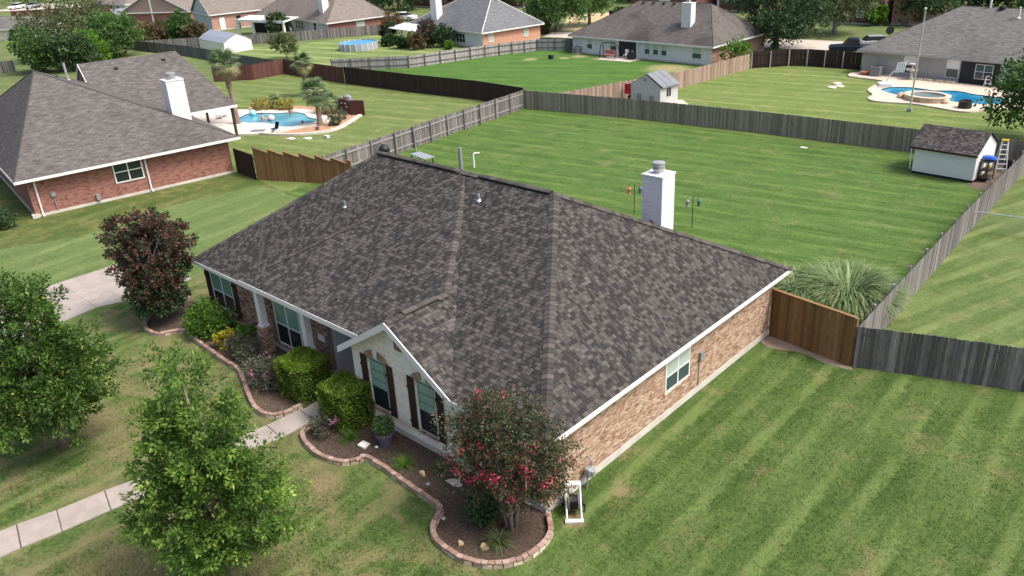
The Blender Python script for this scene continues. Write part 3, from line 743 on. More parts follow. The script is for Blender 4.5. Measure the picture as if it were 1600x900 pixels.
structure(sheet('lawn', [(-36.42, 14.3), (-39.37, 43.4), (-46.3, 43.82), (-54.8, 43.1), (-79.4, 42.7), (-84, 34.2), (-72, 12), (-44.4, 16.1), (-40.8, 14.9)], .008, 'lawn_pool'))
structure(sheet('lawn', [(-46.3, 43.85), (-39.37, 43.42), (-36, 43.75), (-33.14, 54), (-31.5, 58.4), (-30.3, 71.3), (-56.6, 72.8), (-61.2, 70.7), (-63.6, 65.7), (-67.5, 53.2), (-75, 47)], .004, 'lawn_green'))
structure(sheet('lawn', [(-35.98, 43.75), (2.87, 47.27), (34, 50), (34, 78), (-19.5, 76.0), (-27.3, 74.7), (-30.28, 71.3), (-31.48, 58.4), (-33.12, 54)], .004, 'lawn_right'))
structure(sheet('lawn', [(3.89, 14.7), (9.7, 16.72), (45, 23.02), (45, 50), (2.89, 47.25), (3.22, 32), (3.62, 22)], .004, 'lawn_far_right'))
structure(sheet('lawn', [(-79.4, 42.9), (-75.02, 47), (-67.52, 53.2), (-63.62, 65.7), (-66, 68), (-78, 71), (-96, 73), (-101.5, 58.3), (-121, 42)], .006, 'lawn_above'))
structure(sheet('dirt_strip', smooth_poly([(.02, 14.5), (.3, 15.1), (2, 14.85), (3.85, 14.6), (3.9, 14.35), (2.9, 14.3), (1.9, 14.5), (1.1, 14.25), (.5, 14.15)]), .010, 'dirt'))
structure(sheet('dirt_patch', smooth_poly([(.9, 41.0), (2.6, 41.2), (2.8, 47.1), (.6, 47.0), (.6, 43)]), .012, 'dirt_dark'))
structure(sheet('dry_yard', [(-70.7, 87.2), (-65.5, 86.5), (-66, 99), (-76, 109), (-83, 105)], .010, 'lawn_dead'))
structure(sheet('road', [(-69, 81), (-60, 82.5), (-61, 87.8), (-71, 86)], .012, 'concrete_far'))
structure(sheet('driveway', [(-77.6, 108.2), (-72, 103), (-66, 108), (-70, 116)], .014, 'concrete_far'))
structure(sheet('road', [(-52, 86.5), (-38.4, 85.1), (-30, 85.5), (-20, 86.2), (-5, 88.5), (-5, 96), (-22.4, 93.8), (-33.1, 93.3), (-41.5, 90.9), (-54, 92.5)], .010, 'concrete_far'))
structure(sheet('driveway', [(-238, 58), (-205, 70), (-205, 80), (-245, 74)], .010, 'concrete_far'))
structure(sheet('driveway', [(-33.3, -2.5), (-28.2, -2.5), (-27.5, -.6), (-27.5, 2.4), (-33.2, 2.4)], .012, 'concrete'))
structure(sheet('driveway', [(-30.2, -18), (-25.6, -18), (-28.2, -2.52), (-33.3, -2.52)], .012, 'concrete'))

# real blades over the nearest turf: thin leaf clumps wearing the lawn's own material
def turf(n, x0, x1, y0, y1, avoid, mat, size):
    P = np.stack([NR.uniform(x0, x1, n), NR.uniform(y0, y1, n), np.full(n, .0)], 1)
    d = np.hypot(P[:, 0]-CAM.x, P[:, 1]-CAM.y); P = P[(NR.random(n) < np.clip(1.25-d/42, .12, 1))]
    keep = np.ones(len(P), bool)
    for (a, b, c, e) in avoid: keep &= ~((P[:, 0] > a) & (P[:, 0] < b) & (P[:, 1] > c) & (P[:, 1] < e))
    P = P[keep]
    o = leaves('grass', mat, None, P, np.tile((0, 0, .3), (len(P), 1)), size, .34, droop=0, jitter=1.3)
    co = np.zeros(len(o.data.vertices)*3, np.float32); o.data.vertices.foreach_get('co', co); co = co.reshape(-1, 3); co[:, 2] = np.maximum(co[:, 2], .003); o.data.vertices.foreach_set('co', co.ravel())
    return stuff(o)
turf(150000, 1.0, 17, -12, 19, [(-1, 3.9, 14.2, 30), (3.8, 20, 14.5, 30)], 'lawn_front', .062)
turf(100000, -21, 1.0, -16, -3.3, [(-13.6, -10.3, -20, 0)], 'lawn_front', .075)

# the front walk, slab by slab
wk = structure(thing('front_walk', None, None))
LN = [(-13.9, -16.4), (-13.5, -13.9), (-13.15, -11.4), (-12.85, -10.25), (-12.6, -8.75), (-12.25, -7.3), (-12.0, -5.85), (-11.75, -4.4), (-11.6, -2.95), (-11.5, -1.5), (-11.45, -.1), (-11.45, 1.7)]
RN = [(-12.5, -16.6), (-12.1, -14.2), (-11.85, -11.7), (-11.6, -10.55), (-11.4, -9.05), (-11.15, -7.55), (-10.9, -6.05), (-10.65, -4.55), (-10.45, -3.05), (-10.35, -1.6), (-10.2, -.1), (-9.9, 1.7)]
for i in range(len(LN)-1):
    g = .012
    q = lambda a, b, t: (a[0]+(b[0]-a[0])*t, a[1]+(b[1]-a[1])*t)
    pg = [q(LN[i], LN[i+1], g), q(RN[i], RN[i+1], g), q(RN[i], RN[i+1], 1-g), q(LN[i], LN[i+1], 1-g)]
    mb = MB(); mb.prism(pg, -.05, .045+RNG.uniform(0, .006)); mb.build('slab', 'concrete', wk, bevel=.008)
sheet('joint_bed', LN+RN[::-1], .016, 'dirt_dark', wk)

# mulch beds and their brick edging
EL1 = [(-25.05, .9), (-25.15, -.1), (-24.99, -.92), (-24.76, -1.37), (-24.25, -1.77), (-23.53, -2.08), (-22.86, -2.14), (-22.36, -2.01), (-22.05, -1.5), (-21.75, -1.08), (-20.83, -1.12), (-19.67, -1.23), (-18.76, -1.28), (-17.44, -1.36), (-16.2, -1.4), (-14.97, -1.85), (-13.96, -2.26), (-13.1, -2.55), (-12.42, -2.62), (-11.85, -2.45), (-11.64, -2.04), (-11.6, -1.55), (-11.6, -1.0)]
ER = [(-10.1, -1.5), (-10.15, -2.09), (-9.92, -2.42), (-9.52, -2.64), (-8.87, -2.78), (-8.39, -2.83), (-7.91, -2.78), (-7.3, -2.6), (-6.95, -2.2), (-6.84, -1.86), (-5.87, -1.83), (-4.39, -1.93), (-3.38, -1.97), (-2.72, -2.06), (-2.49, -2.45), (-2.26, -2.83), (-1.89, -3.09), (-1.32, -3.2), (-.56, -3.18), (.1, -2.93), (.45, -2.64), (.7, -2.3), (.88, -1.85), (.9, -1.25), (.76, -.7), (.5, -.38), (.2, -.12)]
structure(sheet('mulch_bed', EL1+[(-11.9, .9), (-24.9, 1.0)], .02, 'mulch'))
structure(sheet('mulch_bed', ER+[(.1, .05), (-9.6, .05), (-10.1, -.3)], .02, 'mulch'))
def resample(pts, step):
    P = [Vector((*p, 0)) for p in pts]; out = []; acc = 0.; nxt = 0.
    for a, b in zip(P, P[1:]):
        L = (b-a).length
        while nxt <= acc+L:
            t = (nxt-acc)/L; out.append((a.lerp(b, t), (b-a).normalized())); nxt += step
        acc += L
    return out
def edging(label, pts):
    o = thing('brick_edging', label, 'edging', (pts[0][0], pts[0][1], 0)); o0 = o.location.copy()
    sp = smooth_poly(pts, False, 4)
    me = unit_mesh('brick', 'edging_brick', lambda mb: mb.box((0, 0, 0), (.195, .16, .065), 0, 0))
    ms = unit_mesh('stone', 'edging_stone', lambda mb: mb.mesh([(-.15, -.085, 0), (.15, -.08, 0), (.15, .085, 0), (-.15, .08, 0), (-.135, -.07, .13), (.14, -.072, .125), (.135, .07, .13), (-.14, .072, .128)], ((0, 3, 2, 1), (4, 5, 6, 7), (0, 1, 5, 4), (1, 2, 6, 5), (2, 3, 7, 6), (3, 0, 4, 7))))
    for p, d in resample(sp, .207):
        a = math.atan2(d.y, d.x)
        inst('brick', me, o, p-o0+Vector((RNG.uniform(-.012, .012), RNG.uniform(-.012, .012), .165+RNG.uniform(-.008, .008))), (RNG.uniform(-.05, .05), RNG.uniform(-.03, .03), a+RNG.uniform(-.06, .06)), (1+RNG.uniform(-.04, .0), 1, 1))
    for p, d in resample(sp, .30):
        inst('stone', ms, o, p-o0, (0, 0, math.atan2(d.y, d.x)+RNG.uniform(-.04, .04)), (RNG.uniform(.92, 1), RNG.uniform(.95, 1.15), RNG.uniform(.9, 1.0)))
    return o
edging('curving brick edging on pale stones around the long bed left of the front walk', EL1)
edging('curving brick edging on pale stones around the bed below the pale stone gable', ER)

# ------------------------------------------------------------------ THE MAIN HOUSE
H = thing('brick_house', 'single storey brick house with large dark shingle roof and pale stone front gable', 'house')
Z0 = .28                                            # top of slab
LX = -22.15                                         # left end wall
YW = .95                                            # set-back front wall of the left half
mb = MB()
mb.prism([(.03, -.03), (.03, 15.39), (LX-.03, 15.39), (LX-.03, YW-.03), (-9.5, YW-.03), (-9.5, -.03)], -.05, Z0-.02)
mb.build('foundation', 'foundation', H)
# roof planes ---------------------------------------------------------------
EZ, ZR, YR = 3.07, 7.54, 7.68
R1 = Vector((-5.76, YR, ZR)); RL = Vector((-16.4, YR, ZR)); A0 = Vector((-10.69, YR, ZR))
PK = Vector((-6.66, -.46, 5.0)); RE = Vector((-6.66, 2.40, 5.0)); VV = Vector((-6.66, 3.06, 5.0)); V0 = Vector((-3.6, -.46, EZ))
PC = Vector((-16.9, -.2, 3.75))
pz = lambda y: 3.75+.481*(y+.2)
facets = [
    ('front', [V0, Vector((.46, -.46, EZ)), R1, A0], (1, 0, 0)),
    ('end', [Vector((.46, -.46, EZ)), Vector((.46, 15.82, EZ)), R1], (0, 1, 0)),
    ('gable_r', [PK, V0, VV, RE], (0, 1, 0)),
    ('gable_r2', [VV, A0, RE], (0, 1, 0)),
    ('porch', [PC, Vector((-8.64, -.2, 3.75)), RE, A0], (1, 0, 0)),
    ('left', [Vector((-22.6, .5, 3.03)), Vector((-16.4, .5, 3.03)), RL], (1, 0, 0)),
    ('left2', [Vector((-16.4, 2.12, 4.047)), A0, RL], (1, 0, 0)),
]
hidden = [
    [PC, A0, Vector((-16.9, 1.65, 3.75))],
    [PK, RE, Vector((-8.64, -.2, 3.752)), Vector((-8.64, -.46, 3.752))],
    [Vector((-8.64, -.46, 3.752)), Vector((-8.64, 1.2, 3.752)), Vector((-9.72, 1.2, 3.07)), Vector((-9.72, -.46, 3.07))],
    [Vector((-22.6, .5, 3.03)), RL, Vector((-22.6, 15.82, 3.03))],
    [Vector((.46, 15.82, EZ)), Vector((-22.6, 15.82, 3.03)), RL, R1],
]
mb = MB()
dn = Vector((0, 0, -.012))
for _, pts, _e in facets: mb.poly([p+dn for p in pts])
for pts in hidden: mb.poly([p+dn for p in pts])
ROOF = mb.build('roof', 'shingle_deck', H)

# laminated shingles: every tab is cut to its roof plane and lies on the course below
tabs = []
def lay(pts, e):
    P0 = pts[0]; e = Vector(e).normalized(); nrm = (pts[1]-pts[0]).cross(pts[2]-pts[0]).normalized()
    if nrm.z < 0: nrm = -nrm
    s = nrm.cross(e)
    if s.z < 0: s = -s; 
    conv = [((p-P0).dot(e), (p-P0).dot(s)) for p in pts]
    if sum(conv[i][0]*conv[(i+1) % len(conv)][1]-conv[(i+1) % len(conv)][0]*conv[i][1] for i in range(len(conv))) < 0: conv = conv[::-1]
    u0, u1 = min(c[0] for c in conv), max(c[0] for c in conv); v0, v1 = min(c[1] for c in conv), max(c[1] for c in conv)
    ex = .145; row = 0; v = v0
    while v < v1:
        u = u0-RNG.random()*.3; last = .5
        tone = RNG.gauss(0, .03)
        while u < u1:
            wd = RNG.choice((.095, .115, .135, .16, .19)) if RNG.random() < .86 else RNG.uniform(.2, .34)
            last = 1-last if last in (0, 1) else int(RNG.random() < .5)
            if RNG.random() < .12: last = 1-last
            tn = RNG.uniform(.5, 1.) if last else RNG.uniform(.05, .5)
            q = clip_convex([(u+.004, v), (u+wd-.004, v), (u+wd-.004, v+ex-.004), (u+.004, v+ex-.004)], conv)
            if len(q) >= 3 and area(q) > .0012:
                lift = .016 if tn > .45 else .009
                top = [P0+e*a+s*b+nrm*(lift*(1-.75*(b-v)/ex)+.001) for a, b in q]
                tabs.append((top, nrm, min(.999, max(0, tn*.96+tone)), (sum(top, Vector())/len(top)-CAM).length))
            u += wd
        v += ex; row += 1
for _, pts, e in facets: lay(pts, e)
tabs.sort(key=lambda t: t[3])
allt = MB()
for i, (top, nrm, tn, d) in enumerate(tabs):
    n = len(top); vs = top+[p-nrm*.018 for p in top]
    fs = [tuple(range(n))]+[(k, n+k, n+(k+1) % n, (k+1) % n) for k in range(n)]
    ar = (top[1]-top[0]).cross(top[2]-top[0]).dot(nrm)
    if ar < 0: fs = [f[::-1] for f in fs]
    if i < 300:
        m1 = MB(); m1.mesh(vs, fs, 0.); m1.build('shingle', 'shingle', ROOF)
    else: allt.mesh(vs, fs, tn)
stuff(allt.build('shingle_field', 'shingle', ROOF))

def capline(a, b, w=.19, step=.2, r0=None):
    """folded cap shingles lapped along a hip or ridge, laid from a (low) to b (high)"""
    a, b = Vector(a), Vector(b); d = (b-a); L = d.length; d.normalize()
    side = d.cross(Vector((0, 0, 1))).normalized(); up = side.cross(d)
    n = int(L/step); run = RNG.random()
    for i in range(n):
        p = a+d*(i*L/n); q = p+d*(L/n*1.25)
        mb = MB(); h0, h1 = .052, .03
        vs = []
        for o, h in ((p, h0), (q, h1)):
            for sgn, dz in ((-1, -.42), (0, 0), (1, -.42)): vs.append(o+side*w*sgn+up*(h+dz*w))
        vs += [v-up*.02 for v in vs]
        mb.mesh(vs, ((0, 1, 4, 3), (1, 2, 5, 4), (6, 9, 10, 7), (7, 10, 11, 8), (0, 6, 7, 1), (1, 7, 8, 2), (0, 3, 9, 6), (2, 8, 11, 5), (3, 4, 10, 9), (4, 5, 11, 10)))
        mb.build('ridge_cap', 'ridge_cap', ROOF)
def vent(a, b):
    """raised ridge vent with an open dark edge"""
    a, b = Vector(a), Vector(b); d = b-a; L = d.length; d.normalize(); side = d.cross(Vector((0, 0, 1))).normalized()
    mb = MB(); mb.obox(a-side*.16+Vector((0, 0, -.05)), d*L, side*.32*-1 if False else Vector((0, 0, 1)).cross(d).normalized()*.32, (0, 0, .12)) if False else None
    mb = MB()
    n = Vector((0, 0, 1)).cross(d).normalized()
    mb.obox(a-n*.13+Vector((0, 0, -.06)), d*L, n*.26, (0, 0, .105)); v = mb.build('ridge_vent', 'ridge_dark', ROOF)
    m = max(1, int(L/.3))
    for i in range(m):
        p = a+d*(i*L/m); q = a+d*((i+1)*L/m-.006)
        m1 = MB(); up = Vector((0, 0, 1)); w = .16
        for sgn in (1, -1):
            nn = n*sgn*w
            pts = [p+up*.085, q+up*.085, q+nn+up*.03, p+nn+up*.03]
            m1.slab(pts if sgn < 0 else pts[::-1], up, .02)
        m1.build('ridge_cap', 'ridge_cap', ROOF)
capline((.46, -.46, EZ+.01), R1); capline((.46, 15.82, EZ+.01), R1)
capline(RE, A0+Vector((0, 0, -.02))); capline(PC+Vector((.9, .95, .5)), A0, .1, .34)
capline((-22.6, .5, 3.04), RL)
vent(RL, A0+Vector((-.25, 0, 0))); capline(A0+Vector((-.35, 0, .03)), A0+Vector((.9, 0, .01))); vent(A0+Vector((.9, 0, 0)), R1+Vector((-.15, 0, 0)))
capline(PK+Vector((0, .02, 0)), (-6.66, .35, 5.0)); vent((-6.66, .35, 5.0), (-6.66, 1.95, 5.0)); capline((-6.66, 1.95, 5.0), RE)

# fascia, gutters, rakes, soffits -------------------------------------------
def strip(name, a, b, hgt=.2, th=.03, mat='white_dirty', out=None, parent=None):
    a, b = Vector(a), Vector(b); d = b-a; out = Vector(out)
    mb = MB(); z = Vector((0, 0, hgt))
    if d.cross(out).z > 0: mb.obox(a-z, d, out*th, z)
    else: mb.obox(b-z, -d, out*th, z)
    return mb.build(name, mat, parent or H)
strip('fascia', (.46, -.46, EZ-.01), (.46, 15.82, EZ-.01), .17, .03, 'white', (1, 0, 0))
strip('fascia', (V0.x, -.46, EZ-.01), (.46, -.46, EZ-.01), .17, .03, 'white_dirty', (0, -1, 0))
strip('fascia', (-16.9, -.2, 3.74), (-8.7, -.2, 3.74), .22, .035, 'white', (0, -1, 0))
strip('fascia', (-22.6, .5, 3.02), (-16.95, .5, 3.02), .18, .03, 'white', (0, -1, 0))
strip('fascia', (-22.6, 15.8, 3.02), (-22.6, .5, 3.02), .18, .03, 'white', (-1, 0, 0))
strip('fascia', (-16.9, 1.6, 3.74), (-16.9, -.2, 3.74), .3, .035, 'white', (-1, 0, 0))
strip('rake_board', PK+Vector((0, 0, -.005)), V0+Vector((0, 0, -.005)), .27, .04, 'white', (0, -1, 0))
strip('rake_board', (-9.72, -.46, EZ-.005), PK+Vector((0, 0, -.005)), .27, .04, 'white', (0, -1, 0))
mb = MB()
mb.obox((.0, -.46, EZ-.18), (.455, 0, 0), (0, 16.27, 0), (0, 0, .05)); mb.obox((V0.x, -.455, EZ-.18), (3.5, 0, 0), (0, .45, 0), (0, 0, .05))
mb.obox((-16.88, -.19, 3.5), (8.1, 0, 0), (0, 1.2, 0), (0, 0, .05)); mb.obox((-22.58, .52, 2.83), (5.6, 0, 0), (0, .46, 0), (0, 0, .05))
mb.build('soffit', 'soffit', H)
mb = MB(); mb.obox((-16.9, .3, 3.3), (8.0, 0, 0), (0, .16, 0), (0, 0, .22)); mb.build('porch_beam', 'white_dirty', H)

# walls: core plus real courses of brick --------------------------------------
BW, BH = .205, .0675
brk = unit_mesh('brick', 'brick_tan', lambda mb: mb.box((0, 0, 0), (BW-.012, .02, BH-.011), 0, 0))
def brick_wall(wall, o, u, n, L, z0, z1, mat, holes=(), single=0, name='brick_courses'):
    """o start corner of the face, u along, n outward; holes: (x0,x1,z0,z1) in wall coordinates"""
    o, u, n = Vector(o), Vector(u), Vector(n); ang = math.atan2(u.y, u.x); c = []
    rows = int((z1-z0)/BH)
    for k in range(rows):
        x = -(BW/2 if k % 2 else 0); z = z0+(k+.5)*BH
        while x < L:
            a, b = max(x, 0), min(x+BW, L); x += BW
            segs = [(a, b)]
            for (h0, h1, g0, g1) in holes:
                if g0 < z+BH/2 and z-BH/2 < g1:
                    ns = []
                    for p, q in segs:
                        if q <= h0 or p >= h1: ns.append((p, q))
                        else:
                            if p < h0-.03: ns.append((p, h0))
                            if q > h1+.03: ns.append((h1, q))
                    segs = ns
            for p, q in segs:
                if q-p > .03: c.append((o+u*(p+q)/2+Vector((0, 0, z))+n*(.004+RNG.uniform(0, .004)), q-p))
    c.sort(key=lambda t: (t[0]-CAM).length)
    mb = MB()
    for i, (p, w) in enumerate(c):
        if i < single: inst('brick', brk, wall, p, (0, 0, ang), (w/BW, 1, 1))
        else: mb.box(p, (w-.012, .02, BH-.011), ang)
    stuff(mb.build(name, mat, wall))
mb = MB(); mb.obox((-.2, 0, Z0-.02), (.2-.006, 0, 0), (0, 15.36, 0), (0, 0, 2.66)); WR = mb.build('side_wall', 'mortar', H)
RWH = (6.8, 8.58, 1.0, 2.44)
brick_wall(WR, (-.006, 0, 0), (0, 1, 0), (1, 0, 0), 15.36, Z0, 2.9, 'brick_tan', [RWH], 300)
window(H, (0, 6.84, 1.08), (0, 1, 0), (1, 0, 0), 1.7, 1.32, upper='blind_pale', lower='glass_screen', fr=.07, depth=.02)
mb = MB()
for i in range(8): mb.obox((-.005, 6.78+i*.228, 1.0), (.06, 0, -.012), (0, .216, 0), (0, 0, .075), RNG.random())
mb.build('window_sill', 'brick_tan', H)
# front wall, right of the gable
mb = MB(); mb.obox((-3.9, .006, Z0-.02), (3.9, 0, 0), (0, .2, 0), (0, 0, 2.66)); WF = mb.build('front_wall', 'mortar', H)
brick_wall(WF, (-3.62, .006, 0), (1, 0, 0), (0, -1, 0), 3.62, Z0, 2.9, 'brick_tan')
# set-back front wall of the left half
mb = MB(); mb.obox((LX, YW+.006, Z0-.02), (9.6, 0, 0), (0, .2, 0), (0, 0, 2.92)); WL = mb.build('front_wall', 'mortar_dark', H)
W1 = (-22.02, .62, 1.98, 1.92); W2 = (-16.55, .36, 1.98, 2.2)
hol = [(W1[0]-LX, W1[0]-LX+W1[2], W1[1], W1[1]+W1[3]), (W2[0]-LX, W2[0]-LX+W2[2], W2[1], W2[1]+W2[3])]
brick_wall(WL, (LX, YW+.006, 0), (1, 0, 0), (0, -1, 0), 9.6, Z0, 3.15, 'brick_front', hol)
for (x, z, w_, h_) in (W1, W2):
    window(H, (x, YW, z), (1, 0, 0), (0, -1, 0), w_, h_, upper='curtain', lower='glass_dark', fr=.075, depth=.02, split=.47)
    mb = MB()
    k = int(w_/.1)
    for i in range(k): mb.obox((x+i*w_/k, YW-.07, z-.09), (w_/k-.01, 0, 0), (0, .08, 0), (0, 0, .08), RNG.random())
    mb.build('window_sill', 'brick_front', H)
def shutter(x, y, z, w_, h_):
    mb = MB()
    for i in range(3): mb.box((x+w_*(i+.5)/3, y, z+h_/2), (w_/3-.012, .035, h_), 0)
    for f in (.13, .8): mb.box((x+w_/2, y-.032, z+h_*f), (w_, .03, .1), 0)
    return mb.build('shutter', 'shutter', H)
shutter(-22.5, YW-.03, .56, .42, 2.05); shutter(-20.0, YW-.03, .56, .42, 2.05)
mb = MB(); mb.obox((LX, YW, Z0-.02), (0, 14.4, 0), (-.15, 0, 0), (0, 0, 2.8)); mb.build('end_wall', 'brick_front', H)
mb = MB(); mb.obox((LX, 15.2, Z0-.02), (22.0, 0, 0), (0, .16, 0), (0, 0, 2.66)); mb.build('back_wall', 'siding_gray', H)
# recessed entry: grey side wall, back wall with door
mb = MB(); mb.obox((-12.75, YW+.21, Z0-.02), (.2, 0, 0), (0, 1.9, 0), (0, 0, 3.2)); mb.build('entry_wall', 'siding_gray', H)
mb = MB(); mb.obox((-12.6, 3.0, Z0-.02), (3.3, 0, 0), (0, .2, 0), (0, 0, 3.2)); mb.build('entry_wall', 'siding_gray', H)
mb = MB(); mb.obox((-9.7, .21, Z0-.02), (.2, 0, 0), (0, 2.8, 0), (0, 0, 2.5)); mb.build('entry_wall', 'siding_gray', H)
mb = MB(); mb.prism([(-12.5, YW+.0), (-9.75, YW+.0), (-9.75, 3.0), (-12.5, 3.0)], 0, .2); mb.build('porch_floor', 'concrete', H)
mb = MB(); mb.box((-11.3, 2.97, 1.3), (1.0, .06, 2.05)); D_ = mb.build('door', 'shutter', H)
mb = MB(); mb.box((-10.95, 2.91, 1.2), (.05, .06, .12)); mb.build('handle', 'metal', D_)
# columns on brick pedestals
for x in (-16.62, -13.15):
    mb = MB(); mb.box((x, .38, .72), (.52, .44, 1.2)); pd = mb.build('pedestal', 'mortar_dark', H)
    b2 = MB()
    for k in range(17):
        for i in range(2):
            z = .14+k*.069; off = .128*(1 if i else -1)
            b2.box((x+off, .155, z), (.25, .014, .057)); b2.box((x+.265, .38+off*.8, z), (.014, .2, .057)); b2.box((x-.265, .38+off*.8, z), (.014, .2, .057))
    stuff(b2.build('brick_courses', 'brick_front', pd))
    mb = MB(); mb.box((x, .38, 1.34), (.6, .52, .07)); mb.build('pedestal_cap', 'brick_arch', pd)
    mb = MB(); mb.box((x, .38, 2.36), (.3, .3, 1.96)); mb.box((x, .38, 1.43), (.38, .38, .1)); mb.box((x, .38, 3.25), (.38, .38, .1)); mb.build('column', 'white', H, bevel=.01)
# house number plaque on the brick by the door
mb = MB(); mb.box((-13.35+.35, YW-.03, 1.72), (.42, .04, .3)); PQ = mb.build('number_plaque', 'white', H)
# pale stone gable -------------------------------------------------------------
gy = .0
prof = [(-9.5, Z0-.02), (-3.75, Z0-.02), (-3.75, 2.86), (-6.66, 4.72), (-9.5, 2.95)]
mb = MB(); mb.slab([(x, gy+.006, z) for x, z in prof], (0, -1, 0), .2); GW = mb.build('gable_wall', 'limestone_joint', H)
wins = [(-8.5, .72, .92, 2.05), (-5.86, .72, .92, 2.05)]            # x, z, width, height to the spring of the arch
z = Z0-.02; k = 0
ang = lambda t: t
while z < 4.7:
    hh = RNG.choice((.2, .24, .29)); x = -9.5-RNG.random()*.3
    while x < -3.7:
        ww = RNG.uniform(.3, .68)
        segs = [(x, x+ww-.012)]
        for (wx, wz, w_, h_) in wins:
            for (q0, q1, g0, g1) in ((wx-.02, wx+w_+.02, wz-.12, wz+h_), (wx-.14, wx+w_+.14, wz+h_, wz+h_+.46)):
                if g0 < z+hh-.012 and z < g1:
                    ns = []
                    for a, b in segs:
                        if b <= q0 or a >= q1: ns.append((a, b))
                        else:
                            if a < q0-.05: ns.append((a, q0-.006))
                            if b > q1+.05: ns.append((q1+.006, b))
                    segs = ns
        for a, b in segs:
            pl = clip_convex([(a, z), (b, z), (b, z+hh-.012), (a, z+hh-.012)], prof)
            if len(pl) >= 3 and area(pl) > .004:
                mb = MB(); mb.slab([(px, gy-.006-RNG.random()*.006, pz_) for px, pz_ in pl] if False else [(px, gy-.008, pz_) for px, pz_ in pl], (0, -1, 0), .03)
                st = mb.build('stone', 'limestone', GW); st.location.y = -RNG.random()*.008
        x += ww
    z += hh
for (wx, wz, w_, h_) in wins:
    window(H, (wx, gy, wz), (1, 0, 0), (0, -1, 0), w_, h_+.02, upper='blind_pale' if False else 'blind', lower='glass_dark', cols=1, fr=.055, depth=.0, grid=2, split=.42)
    # segmental arch: brick voussoirs with a white keystone, glass below it
    cx = wx+w_/2; R = .78; cz = wz+h_+.14-R+.02
    th = math.asin((w_/2+.02)/R)
    mb = MB(); arc = [(cx+R*math.sin(t), cz+R*math.cos(t)) for t in np.linspace(-th, th, 9)]
    mb.slab([(x_, gy-.012, z_) for x_, z_ in [(wx, wz+h_+.015)]+[(wx+w_, wz+h_+.015)]+arc[::-1]], (0, -1, 0), .03); mb.build('arch_pane', 'blind', H)
    A_ = MB(); A_.box((cx, gy+.02, wz+h_+.2), (w_*.5, .02, .1)); AR = A_.build('arch', 'mortar', H)
    m = 9; tt = np.linspace(-th*1.18, th*1.18, m+1)
    for i in range(m):
        if i == m//2:
            t0, t1 = tt[i]-.02, tt[i+1]+.02; ro, ri, nm, mt, pr = R+.34, R-.03, 'keystone', 'white', .05
        else: t0, t1 = tt[i]+.008, tt[i+1]-.008; ro, ri, nm, mt, pr = R+.27, R, 'brick', 'brick_arch', .03
        pts = [(cx+ri*math.sin(t0), gy-pr, cz+ri*math.cos(t0)), (cx+ri*math.sin(t1), gy-pr, cz+ri*math.cos(t1)), (cx+ro*math.sin(t1), gy-pr, cz+ro*math.cos(t1)), (cx+ro*math.sin(t0), gy-pr, cz+ro*math.cos(t0))]
        mb = MB(); mb.slab(pts, (0, -1, 0), .06); mb.build(nm, mt, AR)
    mb = MB()
    for i in range(9): mb.obox((wx-.06+i*.116, gy-.07, wz-.1), (.106, 0, 0), (0, .09, 0), (0, 0, .085), RNG.random())
    mb.build('window_sill', 'brick_arch', H)
    shutter(wx-.46, gy-.045, wz-.05, .36, 2.18); shutter(wx+w_+.1, gy-.045, wz-.05, .36, 2.18)
mb = MB()
for i in range(3):
    for j in range(6): mb.box((-6.66+(i-1)*.13, gy-.02, 3.72+j*.07), (.12, .03, .058))
mb.build('accent_brick', 'brick_arch', H)
# brick corner of the stone wall
# chimney on the rear slope, with its cricket
CH = chimney(H, -4.82, 13.55, 3.2, 6.95, 1.02, .98, cs=1.0)
mb = MB(); mb.mesh([(-5.4, 13.04, 4.62), (-4.24, 13.04, 4.62), (-4.82, 13.04, 5.0), (-4.82, 12.2, 5.08)], ((0, 1, 2), (0, 2, 3), (1, 3, 2))); mb.build('cricket', 'shingle_deck', ROOF)
# vents and flues
def on(pl, x, y):
    return {'left': 3.03+.628*(y-.5), 'porch': pz(y), 'front': EZ+.5491*(y+.46), 'back': ZR-.549*(y-YR)}[pl]
for (pl, x, y) in (('left', -15.75, 4.9), ('front', -8.85, 6.6)):
    z = on(pl, x, y); o = pipe(H, (x, y, z), .28, .055, 'metal_gray' if pl == 'left' else 'metal')
pipe(H, (-12.2, 8.9, on('back', 0, 8.9)), 1.25, .085, 'metal_gray')
# boxes on the side wall
mb = MB(); mb.box((.06, 9.3, 1.62), (.12, .26, .34)); o = mb.build('utility_box', 'metal_gray', H); mb = MB(); mb.tube([(.03, 9.2, .3), (.03, 9.2, 1.45)], .018, 6); mb.build('conduit', 'metal_gray', o)
mb = MB(); mb.tube([(.06, .9, .45), (.06, .9, 1.75)], .02, 6); mb.box((.06, .9, .62), (.1, .12, .2)); mb.build('hose_bib', 'metal_gray', H)
# porch lantern and hanging basket
mb = MB(); mb.lathe((-9.82, .55, 2.2), [(.03, 0), (.09, .05), (.07, .26), (.02, .33)], 6); mb.build('wall_lantern', 'black', H)
